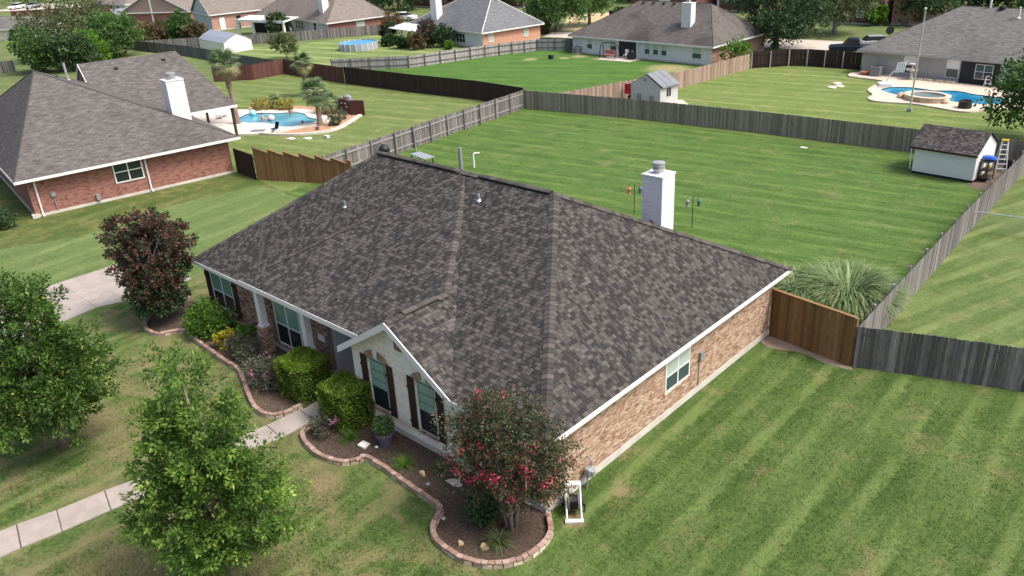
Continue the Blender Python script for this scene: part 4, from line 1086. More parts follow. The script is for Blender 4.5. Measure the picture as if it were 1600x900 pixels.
# ------------------------------------------------------------------ FENCES
fence('wooden_fence', 'weathered grey fence with posts and rails along the left of the big back lawn', [(-36.6, 17.6), (-37.4, 25.4), (-38.2, 32), (-39.37, 43.35)], 1.78, 'wood_gray', face=1, step=2.4, rail_n=2, post_top=.1, rail_h=.12, rail_mat='wood_light_gray')
fence('wooden_fence', 'long greenish weathered fence across the far end of the big back lawn', [(-39.37, 43.38), (-27.3, 45.35), (-15.8, 46.5), (2.87, 47.28)], 1.76, 'wood_gray_green', face=-1, posts=True, rail_n=2)
fence('wooden_fence', 'grey plank fence running away along the right side of the big back lawn', [(3.87, 14.75), (3.6, 22), (3.22, 32), (2.9, 47.2)], 1.72, 'wood_gray', face=-1, post_mat='metal', post_top=.12, step=2.5)
fence('wooden_fence', 'dark grey dog-eared fence joined to the brown gate at right', [(3.95, 14.68), (6.3, 15.6), (9.67, 16.72), (16.5, 19.2)], 1.86, 'wood_dark_gray', face=-1)
# gate between the house and the right fence
def board_gate(name, label, a, b, h, mat, cap=True, cat='gate'):
    return fence(name, label, [a, b], h, mat, face=-1, dog=False, hvar=0., pw=.155, top_cap=cap, step=1.95, cat=cat, post_mat=mat)
board_gate('wooden_gate', 'stained brown board gate with top cap between house corner and grey fence', (.06, 15.18), (3.82, 14.64), 2.2, 'wood_stain')
# stepped stained fence behind the left end of the roof
o = thing('wooden_fence', 'stepped orange-brown fence seen over the left end of the main roof', 'fence', (-41.0, 14.9, 0))
pm = unit_mesh('picket', 'wood_stain_light', lambda mb: mb.box((0, 0, .5), (.142, .018, 1.), 0, 0))
d = Vector((7.3, 3.4, 0)); n = 56; an = math.atan2(d.y, d.x)
for i in range(n):
    inst('picket', pm, o, d*(i+.5)/n, (0, 0, an), (1, 1, 2.5-.3*((i % 9)/9)-.012*i))
for k in range(7):
    i0, i1 = k*9, min(n, k*9+9)
    if i1 <= i0: continue
    a = d*(i0/n)+Vector((0, 0, 2.5-.012*i0)); b = d*(i1/n)+Vector((0, 0, 2.5-.3*(i1-i0)/9-.012*i1)); nn_ = Vector((-d.y, d.x, 0)).normalized()*.14
    mb = MB(); mb.obox(a-nn_*.5, b-a, nn_, (0, 0, .045), .9); mb.build('top_rail', 'wood_stain_light', o)
fence('wooden_fence', 'short dark brown fence between the neighbouring brick house and orange-brown fence', [(-44.2, 15.1), (-41.05, 14.88)], 1.95, 'wood_brown_dark', face=-1, dog=False, hvar=0)
# far fences
fence('wooden_fence', 'tall dark brown solid fence between palm yard and bright green yard', [(-66.5, 42.45), (-54.8, 43.05), (-46.3, 43.85), (-39.5, 43.5)], 1.95, 'wood_brown_dark', face=-1, dog=False, hvar=0, posts=False)
fence('wooden_fence', 'dark brown fence behind the tallest palm', [(-83, 34.8), (-79.4, 38.1), (-79.3, 42.6), (-66.6, 42.45)], 1.85, 'wood_redbrown', face=-1, dog=False, hvar=0, rail_n=2)
fence('wooden_fence', 'pale grey fence with dark posts along the bright green yard', [(-75, 46.8), (-67.5, 53.2), (-63.6, 65.7), (-61.2, 70.7), (-56.6, 72.8)], 1.5, 'wood_light_gray', face=1, post_mat='wood_dark_gray', step=2.2, post_top=.08)
fence('wooden_fence', 'dark grey fence closing the bright green yard beside the white-walled house', [(-61.2, 71.3), (-55.9, 72.8)], 1.62, 'wood_dark_gray', face=1, step=1.6)
fence('wooden_fence', 'light brown weathered fence behind the small grey shed', [(-36, 43.95), (-33.14, 54), (-31.5, 58.4), (-30.3, 71.2)], 1.66, 'wood_brown_weather', face=-1, posts=False)
fence('wooden_fence', 'dark brown fence with pale posts left of the grey house', [(-30.2, 71.6), (-27.27, 74.7), (-25.5, 75.6), (-19.6, 76.0)], 1.85, 'wood_brown_dark', face=1, dog=False, hvar=0, post_mat='wood_light_gray', rail_mat='wood_brown_dark', step=1.9, rail_n=2)
fence('wooden_fence', 'pale weathered fence behind the above-ground pool', [(-121, 43.2), (-106, 58.6), (-99.5, 68.4), (-96.5, 73.0)], 1.5, 'wood_gray', face=-1, posts=False, pickets='joined')
fence('wooden_fence', 'long grey fence behind the roof of the neighbouring brick house', [(-126, 43.8), (-120.8, 42.9), (-106.3, 43.9), (-89.1, 42.9), (-79.6, 42.75)], 1.55, 'wood_dark_gray', face=-1, posts=False, pickets='joined')
fence('wooden_fence', 'grey fence at the left edge beyond the tree cluster', [(-122, 18), (-119, 24)], 1.6, 'wood_gray', face=-1, posts=False, pickets='joined')
fence('wooden_fence', 'reddish wooden fence below the parked cars at far left', [(-205, 52), (-196, 62), (-188, 71)], 1.9, 'wood_redbrown', face=-1, posts=False, pickets='joined', pw=.3)
fence('wooden_fence', 'new orange wooden fence behind the cream house at far left', [(-172, 46), (-167, 53)], 1.7, 'wood_stain_light', face=-1, posts=False, pickets='joined', pw=.3)
# chain-link fence right of the long grey fence
o = thing('chain_fence', 'low metal chain fence with a top rail meeting the long grey fence', 'fence', (3.2, 33.0, 0))
mb = MB(); e = Vector((6.4, 1.0, 0))
mb.tube([(0, 0, 1.15), e+Vector((0, 0, 1.15))], .03, 6); mb.build('top_rail', 'metal', o)
for t in (0, .5, 1.): mb = MB(); mb.tube([e*t, e*t+Vector((0, 0, 1.17))], .03, 6); mb.build('post', 'metal', o)
mb = MB(); L = e.length; u = e.normalized()
for i in range(int(L/.075)):
    for s in (1, -1):
        x0 = i*.075; x1 = x0+s*1.1
        if 0 <= x1 <= L: mb.tube([u*x0+Vector((0, 0, .04)), u*x1+Vector((0, 0, 1.14))], .0022, 3, cap=False)
stuff(mb.build('mesh_wire', 'metal_gray', o))

# ------------------------------------------------------------------ PLANTING ROUND THE HOUSE
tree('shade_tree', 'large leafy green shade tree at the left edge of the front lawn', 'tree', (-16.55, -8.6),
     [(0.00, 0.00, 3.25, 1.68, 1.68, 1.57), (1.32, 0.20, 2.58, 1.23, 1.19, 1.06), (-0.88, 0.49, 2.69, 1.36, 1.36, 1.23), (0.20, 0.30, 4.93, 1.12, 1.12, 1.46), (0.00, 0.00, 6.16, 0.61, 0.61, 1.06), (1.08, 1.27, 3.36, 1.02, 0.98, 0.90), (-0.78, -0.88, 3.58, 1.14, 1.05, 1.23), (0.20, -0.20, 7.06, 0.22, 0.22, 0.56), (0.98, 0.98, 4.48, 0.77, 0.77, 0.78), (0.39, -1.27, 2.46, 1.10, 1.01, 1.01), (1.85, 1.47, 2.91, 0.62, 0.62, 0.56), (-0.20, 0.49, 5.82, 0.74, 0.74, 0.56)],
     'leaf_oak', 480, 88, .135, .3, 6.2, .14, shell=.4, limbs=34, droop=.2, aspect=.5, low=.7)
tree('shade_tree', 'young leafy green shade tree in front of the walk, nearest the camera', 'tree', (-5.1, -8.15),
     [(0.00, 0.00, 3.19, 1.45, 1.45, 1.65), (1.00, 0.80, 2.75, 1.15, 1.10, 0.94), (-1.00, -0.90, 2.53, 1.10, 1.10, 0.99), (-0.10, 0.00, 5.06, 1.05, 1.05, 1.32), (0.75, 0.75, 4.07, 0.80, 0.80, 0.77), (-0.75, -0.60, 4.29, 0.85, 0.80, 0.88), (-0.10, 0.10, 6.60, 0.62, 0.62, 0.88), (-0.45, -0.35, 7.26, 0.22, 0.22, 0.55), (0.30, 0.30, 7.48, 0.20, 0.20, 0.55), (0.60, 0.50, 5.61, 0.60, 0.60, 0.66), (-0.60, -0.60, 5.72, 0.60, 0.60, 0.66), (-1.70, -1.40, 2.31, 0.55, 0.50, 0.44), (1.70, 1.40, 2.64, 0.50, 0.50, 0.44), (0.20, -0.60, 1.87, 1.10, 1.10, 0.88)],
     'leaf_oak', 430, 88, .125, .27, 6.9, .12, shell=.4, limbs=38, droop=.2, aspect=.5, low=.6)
tree('crape_myrtle', 'dark plum-leaved crape myrtle at the left corner of the house', 'tree', (-24.1, -.85),
     [(0, 0, 3.2, 1.75, 1.75, 1.6), (-1.0, -.3, 4.1, 1.2, 1.2, 1.15), (.8, .5, 4.2, 1.25, 1.25, 1.15), (.8, -.5, 2.2, 1.2, 1.2, 1.0), (-1.1, .1, 2.4, 1.2, 1.2, 1.0), (.1, .2, 4.7, .9, .9, .7), (.3, .1, 1.4, 1.1, 1.0, .9)],
     'leaf_plum', 560, 46, .15, .17, 3.6, .15, stems=4, spread=.5, bark='bark_gray', shell=.5, limbs=20, low=.4)
cm = [x for x in COL.objects if x.name == 'crape_myrtle'][0]
crown('lower_foliage', cm, 'leaf_dark', [(.2, -.1, 2.1, 1.5, 1.5, 1.0), (-.6, .2, 2.7, 1.2, 1.2, .8), (.7, -.4, 1.5, 1.1, 1.1, .9)], 230, 44, .14, .19, .45, .1, .55, .3)
# flowering crape myrtle in front of the right corner
t = thing('crape_myrtle', 'airy crape myrtle with bright pink blossoms at the right front corner', 'tree', (-.4, -1.2, 0))
lob = [(-.15, .05, 3.1, 1.75, 1.35, 1.2), (-.85, -.4, 3.6, 1.0, .95, .9), (.85, .45, 3.2, 1.15, 1.05, .95), (.35, .1, 2.2, 1.5, 1.2, .9), (-.3, .0, 4.3, .8, .75, .6), (-.85, -.5, 2.4, .95, .9, .8), (1.0, .6, 2.4, .8, .8, .8), (-.1, -.2, 1.5, 1.1, 1.0, .6)]
_, Cc = crown('crown', t, 'leaf_bloom', lob, 560, 30, .1, .2, .35, .1, .5, .9)
trunk(t, 3.4, .15, [Cc[i] for i in range(46)], 'bark', stems=5, spread=.45)
crown('red_shoots', t, 'leaf_plum', [(-.1, .1, 4.1, 1.3, 1.1, .7), (.8, .4, 3.6, .9, .8, .6), (-.8, -.3, 3.9, .8, .8, .6)], 120, 26, .1, .18, .5, .1, .5, .9)
sel = [c for c in Cc if (c[0] < -.2 or c[2] < 3.2 or RNG.random() < .25)]
BL = np.array(sel)[NR.choice(len(sel), 120, replace=False)]; BL = BL[:90]; P = np.repeat(BL, 13, 0)
hot = np.array([(-1.1, -.55, 2.5), (-.75, -.5, 2.35), (.75, -.1, 2.4), (.1, -.75, 2.3)])
P = np.concatenate([P, np.repeat(hot[NR.integers(0, 4, 34)]+NR.normal(0, .27, (34, 3)), 13, 0)])
off = NR.normal(0, .065, P.shape); P = P+off+np.array([0, 0, .1])
leaves('blossoms', 'bloom_pink', t, P, off*5+np.array([.15, -.2, .3]), .075, .9)
def bushlike(label, cat, base, rx, ry, h, mat, n, size, **k): return shrub('shrub', label, cat, base, rx, ry, h, mat, n, size, **k)
bushlike('dark green rounded shrub at the foot of the pink crape myrtle', 'shrub', (-1.35, -1.55), .62, .55, 1.15, 'leaf_dark', 2600, .1)
bushlike('rounded bright green shrub under the leftmost front window', 'shrub', (-20.6, -.25), 1.15, 1.0, 1.65, 'leaf_shrub', 5200, .12)
bushlike('golden yellow shrub between two green shrubs in the left bed', 'shrub', (-18.55, -.55), .62, .5, .85, 'leaf_yellow', 1700, .1)
bushlike('dusty green spreading shrub beside the brick pedestal', 'shrub', (-17.0, -.45), 1.05, .75, .95, 'leaf_gray', 3400, .085)
bushlike('small lime shrub against the wall behind the golden shrub', 'shrub', (-18.6, .35), .5, .38, .85, 'leaf_bright', 1200, .1)
# clipped cube hedges
def cube_hedge(label, base, sx, sy, h, rz):
    t = thing('clipped_hedge', label, 'hedge', (base[0], base[1], 0), rz)
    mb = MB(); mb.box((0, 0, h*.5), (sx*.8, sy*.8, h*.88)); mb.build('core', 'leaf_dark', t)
    n = 9500; P = NR.uniform(-.5, .5, (n, 3)); ax = NR.choice([0, 0, 1, 1, 2, 2, 2], n); sg = NR.choice([-1, 1], n); sg[ax == 2] = 1
    P[np.arange(n), ax] = sg*(.5-np.abs(NR.normal(0, .045, n)))
    c = np.linalg.norm(P, axis=1, keepdims=True); P *= np.where(c > .8, .8/c, 1.)**.22
    D = np.zeros((n, 3)); D[np.arange(n), ax] = sg
    P *= np.array([sx, sy, h]); P[:, 2] += h*.5
    P += .05*np.sin(P[:, [1, 2, 0]]*7+P[:, [2, 0, 1]]*5)
    P[:, 2] = np.maximum(P[:, 2], .03)
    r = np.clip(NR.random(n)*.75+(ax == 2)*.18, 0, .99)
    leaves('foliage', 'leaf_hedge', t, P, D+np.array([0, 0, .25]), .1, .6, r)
    return t
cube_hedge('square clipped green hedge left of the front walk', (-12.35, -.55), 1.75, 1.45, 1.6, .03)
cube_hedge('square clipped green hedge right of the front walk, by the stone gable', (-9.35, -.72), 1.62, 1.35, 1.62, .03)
def flowering(label, base, rx, ry, h, n, nf):
    t = shrub('rose_bush', label, 'rose bush', base, rx, ry, h, 'leaf_gray', n, .085)
    P = []
    for i in range(nf):
        a = RNG.uniform(0, 2*PI); P.append((rx*.85*math.cos(a)*RNG.uniform(.4, 1.05), ry*.85*math.sin(a)*RNG.uniform(.4, 1.05), h*RNG.uniform(.2, .95)))
    P = np.repeat(np.array(P), 16, 0); off = NR.normal(0, .04, P.shape)
    leaves('blossoms', 'bloom_rose', t, P+off, off*9+np.array([0, 0, .2]), .07, .9)
flowering('spreading grey-green rose bush with pale pink flowers left of the walk', (-14.2, -1.25), 1.35, .85, 1.25, 4200, 16)
flowering('small straggly rose bush with mauve flowers beside the right hedge', (-9.35, -1.75), .7, .5, .75, 1300, 7)
def tuft(label, base, h, n, mat='leaf_shrub', spread=.4, name='grass_tuft', cat='plant', wdt=.022):
    t = thing(name, label, cat, (base[0], base[1], .02))
    blades(t, 'blades', n, h, spread, mat, wdt)
    return t
def mound(t, name, n, h, R, mat, wdt, seg=6):
    V = []; F = []; Rr = []
    for i in range(n):
        a = RNG.uniform(0, 2*PI); rr = R*.62*math.sqrt(RNG.random()); p = Vector((rr*math.cos(a), rr*math.sin(a), 0)); b = a+RNG.gauss(0, .5)
        dx = Vector((math.cos(b), math.sin(b), 0)); sd = Vector((-dx.y, dx.x, 0)); r = RNG.random(); L = h*RNG.uniform(.95, 1.5); ang = RNG.uniform(1.1, 1.5)-.35*rr/R; ds = L/seg; i0 = len(V)
        for k in range(seg+1):
            wv = wdt*(1-.85*(k/seg)**2); V.append(p-sd*wv*.5); V.append(p+sd*wv*.5); Rr += [r, r]
            p = p+(dx*math.cos(ang)+Vector((0, 0, 1))*math.sin(ang))*ds; ang -= RNG.uniform(.22, .5)*(.5+k/seg)
            if p.z < .02: p.z = .02
        for k in range(seg): F.append((i0+2*k, i0+2*k+1, i0+2*k+3, i0+2*k+2))
    mb = MB(); mb.v = [tuple(v) for v in V]; mb.f = F; mb.r = Rr
    return mb.build(name, mat, t)
def blades(t, name, n, h, spread, mat, wdt, seg=5, base_r=.08, curl=1.):
    V = []; F = []; R = []
    for i in range(n):
        a = RNG.uniform(0, 2*PI); L = h*RNG.uniform(.6, 1.15); rr = base_r*math.sqrt(RNG.random()); el = RNG.uniform(.45, 1.45)
        aa = a+RNG.uniform(-.5, .5); p = Vector((rr*math.cos(aa), rr*math.sin(aa), 0)); dx = Vector((math.cos(a), math.sin(a), 0)); sd = Vector((-dx.y, dx.x, 0)); r = RNG.random()
        ang = el; ds = L/seg; i0 = len(V)
        for k in range(seg+1):
            wv = wdt*(1-k/seg*.92); V.append(p-sd*wv*.5); V.append(p+sd*wv*.5); R += [r, r]
            p = p+(dx*math.cos(ang)+Vector((0, 0, 1))*math.sin(ang))*ds; ang -= curl*(.28+.5*k/seg)*RNG.uniform(.5, 1.2)
            if p.z < .02: p.z = .02
        for k in range(seg): F.append((i0+2*k, i0+2*k+1, i0+2*k+3, i0+2*k+2))
    mb = MB(); mb.v = [tuple(v) for v in V]; mb.f = F; mb.r = R
    return mb.build(name, mat, t)
tuft('bright green strappy plant left of the purple pot', (-8.3, -1.5), .6, 120)
tuft('strappy green plant with yellow tips in the middle of the right bed', (-5.5, -1.25), .62, 130, 'leaf_bright')
tuft('small pale green tuft near the stone gable wall', (-4.3, -.62), .48, 110, 'leaf_olive')
tuft('pale strappy clump in front of the dark rounded shrub', (-.25, -1.98), .72, 190, 'leaf_olive', wdt=.03)
# potted plant
t = thing('plant_pot', 'purple-grey pot holding a small green shrub by the stone wall', 'plant pot', (-6.99, -.83, .02))
mb = MB(); mb.lathe((0, 0, 0), [(.2, 0), (.3, .46), (.34, .47), (.34, .54), (.29, .54), (.27, .48)], 20); mb.build('pot', 'purple_pot', t, smooth=False)
lobp, dd = lobe_points([(0, 0, .85, .36, .36, .34)], 900, .5); leaves('foliage', 'leaf_mid', t, lobp, dd, .1, .5)
# stones and small lights in the bed
def rock(label, base, s, mat, h=.12, n=9, rz=0.):
    o = MB(); vs = []
    for k, (f, z) in enumerate(((1, 0), (1.04, h*.6), (.8, h))):
        for i in range(n):
            a = 2*PI*i/n; q = f*(1+.22*math.sin(i*2.3+base[0])); vs.append((s[0]*q*math.cos(a), s[1]*q*math.sin(a), z))
    o.mesh(vs, [(i, (i+1) % n, n+(i+1) % n, n+i) for i in range(n)]+[(n+i, n+(i+1) % n, 2*n+(i+1) % n, 2*n+i) for i in range(n)]+[tuple(range(2*n, 3*n))])
    ob = o.build('garden_stone', mat, None); ob.location = (base[0], base[1], .02); ob.rotation_euler = (0, 0, rz); return tag(ob, label, 'stone')
M['stone_pale'] = plain('stone_pale', (.5, .45, .38, 1), .9, var=.3, scale=5, bump=.5)
M['stone_tan'] = plain('stone_tan', (.5, .38, .22, 1), .9, var=.25, scale=8, bump=.3)
rock('flat pale irregular stepping stone left of the pink crape myrtle', (-3.4, -.78), (.3, .17), 'stone_pale', .05, rz=.2)
rock('small yellowish stone between the strappy plant and the brick edging', (-4.6, -1.17), (.13, .09), 'stone_tan')
rock('tan rounded stone inside the tip of the right bed edging', (-.44, -2.4), (.13, .11), 'stone_tan', .14)
rock('small cream stone near the curve of the right bed edging', (-1.12, -2.74), (.1, .07), 'stone_tan')
rock('small white stone in the left bed near its rounded end', (-22.3, -.1), (.1, .08), 'limestone', .12)
mb = MB(); mb.box((0, 0, .05), (.36, .3, .09)); o = mb.build('paving_block', 'limestone', bevel=.015); o.location = (-7.55, -1.4, .02); o.rotation_euler = (.05, .02, .1); tag(o, 'square pale paving block lying in the right bed', 'paving block')
for i, (x, y, lb) in enumerate(((-6.75, -1.42, 'small solar path light right of the square paving block'), (-3.75, -1.66, 'small solar path light beside the straight brick edging'), (-2.1, -2.5, 'small solar path light at the inner bend of the right edging'))):
    t = thing('path_light', lb, 'garden light', (x, y, .02), 0, 'solar lights in the right bed')
    mb = MB(); mb.tube([(0, 0, 0), (0, 0, .28)], .012, 6); mb.build('stake', 'black', t)
    mb = MB(); mb.lathe((0, 0, .27), [(.035, 0), (.045, .05), (.075, .06), (.03, .1)], 10); mb.build('lamp_head', 'metal_gray', t)
# pampas grass behind the gate
for i, (x, y, hh, lb) in enumerate(((-.3, 18.6, 1.5, 'wide fountain of pale green pampas grass behind the brown gate, nearest the roof'), (1.6, 19.9, 1.8, 'tallest clump of pampas grass against the right fence, with brown stems'), (1.5, 17.8, 1.15, 'low clump of pampas grass right behind the brown gate'))):
    t = thing('pampas_grass', lb, 'ornamental grass', (x, y, 0), 0, 'pampas grass clumps')
    mound(t, 'blades', 3600, hh*1.0, hh*.9, 'leaf_pampas', .06)
    blades(t, 'dry_stems', 160, hh*.8, 1.5, 'leaf_rust', .03, 4, .5, .25)
# hose reel and gas meter by the corner
t = thing('hose_reel', 'white-framed hose reel cart with a dark coiled hose by the house corner', 'hose reel', (.62, .62, .01), math.radians(-48))
mb = MB(); W_ = .23
for s in (1, -1):
    mb.tube([(-.34, s*W_, .03), (-.3, s*W_, .86), (-.24, s*W_, .9), (.5, s*W_, .05)], .03, 7)
    mb.tube([(-.32, s*W_, .25), (.3, s*W_, .27)], .022, 6)
mb.box((.5, 0, .045), (.13, W_*2.5, .07)); mb.build('frame', 'white_dirty', t)
mb = MB(); mb.box((-.27, 0, .9), (.2, W_*2.2, .06)); mb.build('top_tray', 'white_plastic', t, bevel=.01)
for s in (1, -1):
    mb = MB(); mb.lathe((0, 0, 0), [(.0, -.012), (.3, -.012), (.3, .012), (.0, .012)], 20); mb.v = [(p[0], s*.15+p[2], p[1]+.42) for p in mb.v]; mb.build('reel_disc', 'ac_gray', t)
mb = MB(); pts = []
for i in range(190):
    a = i/10*2*PI; y_ = -.12+.24*abs(((i/48) % 2)-1); r_ = .19+.02*int(i/48); pts.append((r_*math.cos(a), y_, .42+r_*math.sin(a)))
mb.tube(pts, .02, 5); mb.tube([(.2, .05, .3), (.1, .35, .06), (-.25, .4, .03), (-.5, .1, .03), (-.75, -.1, .03)], .02, 5); mb.build('hose', 'black_gloss', t)
mb = MB(); mb.tube([(.0, .2, .42), (.0, .32, .42), (.1, .32, .52)], .016, 5); mb.build('crank', 'black', t)
for s in (1, -1):
    mb = MB(); mb.lathe((0, 0, 0), [(0, -.03), (.14, -.03), (.14, .03), (0, .03)], 16); mb.v = [(p[0]-.36, s*(W_+.07)+p[2], p[1]+.14) for p in mb.v]; mb.build('wheel', 'black', t)
t = thing('gas_meter', 'grey gas meter with curved pipe on the brick side wall above the hose reel', 'gas meter', (.25, 1.95, 0))
mb = MB(); mb.box((0, 0, .62), (.24, .34, .34)); mb.build('body', 'metal_gray', t, bevel=.05)
mb = MB(); mb.lathe((.13, 0, .62), [(0, -.1), (.1, -.1), (.1, .1), (0, .1)], 12); mb.build('dial', 'metal', t)
mb = MB(); mb.tube([(0, -.12, .45), (0, -.14, .2), (.0, -.14, -.02)], .03, 7); mb.tube([(0, .1, .78), (0, .12, 1.0), (-.1, .12, 1.08), (-.24, .12, 1.05)], .025, 7); mb.build('pipe', 'metal_gray', t)
# bird feeder poles on the back lawn
for (x, y, lb, c1, c2) in ((-13.6, 24.6, 'bird feeder pole with an orange and a pale blue feeder left of the chimney', 'terracotta', 'glass_screen'), (-9.5, 24.6, 'bird feeder pole with a dark and a green feeder right of the chimney', 'ac_gray', 'green_bin')):
    t = thing('bird_feeder', lb, 'bird feeder', (x, y, 0), math.radians(45), 'bird feeder poles')
    mb = MB(); mb.tube([(0, 0, 0), (0, 0, 1.95)], .022, 6)
    for s in (1, -1): mb.tube([(0, 0, 1.9), (s*.12, 0, 2.05), (s*.32, 0, 2.0), (s*.34, 0, 1.86)], .015, 5)
    mb.build('pole', 'black', t)
    for s, m in ((-1, c1), (1, c2)):
        mb = MB(); mb.lathe((s*.34, 0, 1.36), [(.12, 0), (.13, .04), (.08, .06), (.09, .32), (.17, .34), (.02, .46)], 10); mb.build('feeder', m, t)
# things behind the ridge on the back lawn
t = thing('patio_table', 'pale-topped table seen over the left half of the roof ridge', 'table', (-33.2, 24.6, 0), math.radians(-10))
mb = MB(); mb.box((0, 0, .76), (2.1, .9, .07)); mb.build('tabletop', 'metal', t)
for sx in (1, -1):
    for sy in (1, -1): mb = MB(); mb.box((sx*.95, sy*.36, .37), (.07, .07, .74)); mb.build('leg', 'black', t)
t = thing('kettle_grill', 'black dome-lidded grill seen over the left tip of the roof ridge', 'grill', (-36.6, 23.7, 0))
mb = MB(); mb.lathe((0, 0, .45), [(.05, 0), (.38, .2), (.42, .36), (.4, .42)], 16); mb.build('bowl', 'black', t, smooth=True)
mb = MB(); mb.lathe((0, 0, .86), [(.43, 0), (.4, .2), (.28, .4), (.08, .52)], 16); mb.build('lid', 'black', t, smooth=True)
for k in range(3): mb = MB(); a = k*2.1; mb.tube([(.15*math.cos(a), .15*math.sin(a), .5), (.36*math.cos(a), .36*math.sin(a), 0)], .02, 5); mb.build('leg', 'black', t)
o = MB(); o.tube([(0, 0, 0), (0, 0, 1.7)], .07, 8); o = o.build('metal_post', 'metal_gray'); o.location = (-36.6, 26.9, 0); tag(o, 'grey metal post by the left fence, seen over the roof ridge', 'post')
o = MB(); o.tube([(0, 0, 0), (0, 0, 1.05), (.05, .05, 1.12), (.36, .3, 1.14)], .06, 8); o = o.build('standpipe', 'white_plastic'); o.location = (-29.3, 26.3, 0); tag(o, 'white bent standpipe on the back lawn above the roof ridge', 'pipe')
mb = MB(); mb.box((0, 0, .03), (.5, .25, .05)); o = mb.build('drain_cover', 'white_plastic', bevel=.01); o.location = (-11.5, 44.1, 0); tag(o, 'small white cover lying in the back lawn near the far fence', 'cover')

# ------------------------------------------------------------------ WHITE SHED, LADDER, SHELF in the far right corner of the back lawn
t = thing('garden_shed', 'white wooden shed with brown shingle roof in the corner of the back lawn', 'shed', (-2.95, 42.0, 0), math.radians(-3.5))
Ws, Ds, hs, hr = 3.86, 3.5, 2.0, 3.0
mb = MB(); mb.box((Ws/2, Ds/2, (hs+.2)/2-.02), (Ws, Ds, hs-.2)); mb.build('wall', 'white', t)
mb = MB(); mb.box((Ws/2, Ds/2, .12), (Ws-.06, Ds-.06, .24)); mb.build('base', 'black', t)
mb = MB()
for y, sg in ((0, -1), (Ds, 1)): pass
for x, sg in ((.0, -1), (Ws, 1)): mb.slab([(x, 0.01, hs-.02), (x, Ds-.01, hs-.02), (x, Ds/2, hr-.06)], (sg, 0, 0), .05)
mb.build('gable_wall', 'white', t)
mb = MB(); ovx, ovy = .3, .22; k = (hr-hs)/(Ds/2)
planar(mb, [(-ovx, -ovy, hs-k*ovy), (Ws+ovx*.4, -ovy, hs-k*ovy), (Ws+ovx*.4, Ds/2, hr), (-ovx, Ds/2, hr)], (1, 0, 0)); planar(mb, [(Ws+ovx*.4, Ds+ovy, hs-k*ovy), (-ovx, Ds+ovy, hs-k*ovy), (-ovx, Ds/2, hr), (Ws+ovx*.4, Ds/2, hr)], (-1, 0, 0))
rf = mb.build('roof', 'shingle_deck', t)
sh = MB(); sl = math.sqrt(1+k*k); ny = Vector((0, -k, 1)).normalized()
v = 0; yl = Ds/2+ovy
while v < yl*sl-.05:
    x = -ovx-RNG.random()*.2
    while x < Ws+ovx*.4:
        w_ = RNG.choice((.14, .2, .27)); a, b = max(x, -ovx), min(x+w_-.01, Ws+ovx*.4); x += w_
        if b-a < .03: continue
        y0, y1 = -ovy+v/sl, min(-ovy+(v+.16)/sl, Ds/2)
        f = lambda y: hs+k*y
        pts = [Vector((a, y0, f(y0)))+ny*.02, Vector((b, y0, f(y0)))+ny*.02, Vector((b, y1, f(y1)))+ny*.006, Vector((a, y1, f(y1)))+ny*.006]
        sh.slab(pts, ny, .018, RNG.random())
    v += .168
M['shingle_brown'] = pieces('shingle_brown', [(0, (.028, .025, .027, 1)), (.5, (.06, .052, .053, 1)), (1, (.11, .095, .092, 1))], .95, 50, .3)
stuff(sh.build('shingle_field', 'shingle_brown', rf))
mb = MB(); mb.obox((-ovx, -ovy-.02, hs-k*ovy-.13), (Ws+ovx*1.4, 0, 0), (0, .02, 0), (0, 0, .12)); mb.build('fascia', 'shutter', t)
mb = MB(); mb.tube([(-.12, -.1, .3), (-.2, -.1, hs-.2)], .03, 6); mb.build('downspout', 'white', t)
t = thing('step_ladder', 'white step ladder with yellow top standing right of the white shed', 'ladder', (1.55, 45.6, 0), math.radians(24))
mb = MB()
for s in (1, -1): mb.tube([(s*.33, -.35, 0), (s*.17, .05, 2.05)], .035, 5); mb.tube([(s*.33, .65, 0), (s*.17, .1, 2.05)], .025, 5)
mb.build('rail', 'white_plastic', t)
for i in range(6):
    f = (i+.7)/6.6; mb = MB(); mb.box((0, -.35+.4*f, 2.05*f), (.66-.32*f, .1, .035)); mb.build('tread', 'white_plastic', t)
mb = MB(); mb.box((0, .07, 2.07), (.42, .2, .09)); mb.build('top_cap', 'yellow', t)
t = thing('storage_rack', 'black outdoor shelf rack crammed with odds and ends beside the white shed', 'shelf', (1.35, 42.9, 0), math.radians(80))
mb = MB()
for x in (-.5, .5):
    for y in (-.25, .25): mb.box((x, y, .75), (.05, .05, 1.5))
mb.build('frame', 'black', t)
for z in (.25, .75, 1.3): mb = MB(); mb.box((0, 0, z), (1.05, .55, .05)); mb.build('shelf', 'black', t)
mb = MB(); mb.lathe((0, 0, 0), [(.2, 0), (.38, .1), (.32, .25), (.1, .32)], 12, 0, 1.3, .8); o = mb.build('tarp_bundle', 'blue'); o.location = (1.35, 43.0, 1.33); tag(o, 'bright blue bundle on top of the black rack', 'bundle')
for (x, z, m, lb) in ((-.25, .28, 'terracotta', 'terracotta pot on the bottom of the black rack'), (.1, .78, 'yellow', 'yellow tub on the middle shelf of the black rack')):
    mb = MB(); mb.lathe((0, 0, 0), [(.1, 0), (.15, .22), (.13, .22)], 10); o = mb.build('pot', m); o.location = (1.35+z*.02, 42.9+x, z); tag(o, lb, 'pot')
mb = MB(); mb.box((0, 0, .35), (1.3, .06, .7)); 
o = mb.build('metal_rack', 'black'); o.location = (2.25, 46.2, 0); o.rotation_euler = (0, 0, .6); tag(o, 'low black metal panel behind the step ladder', 'panel')

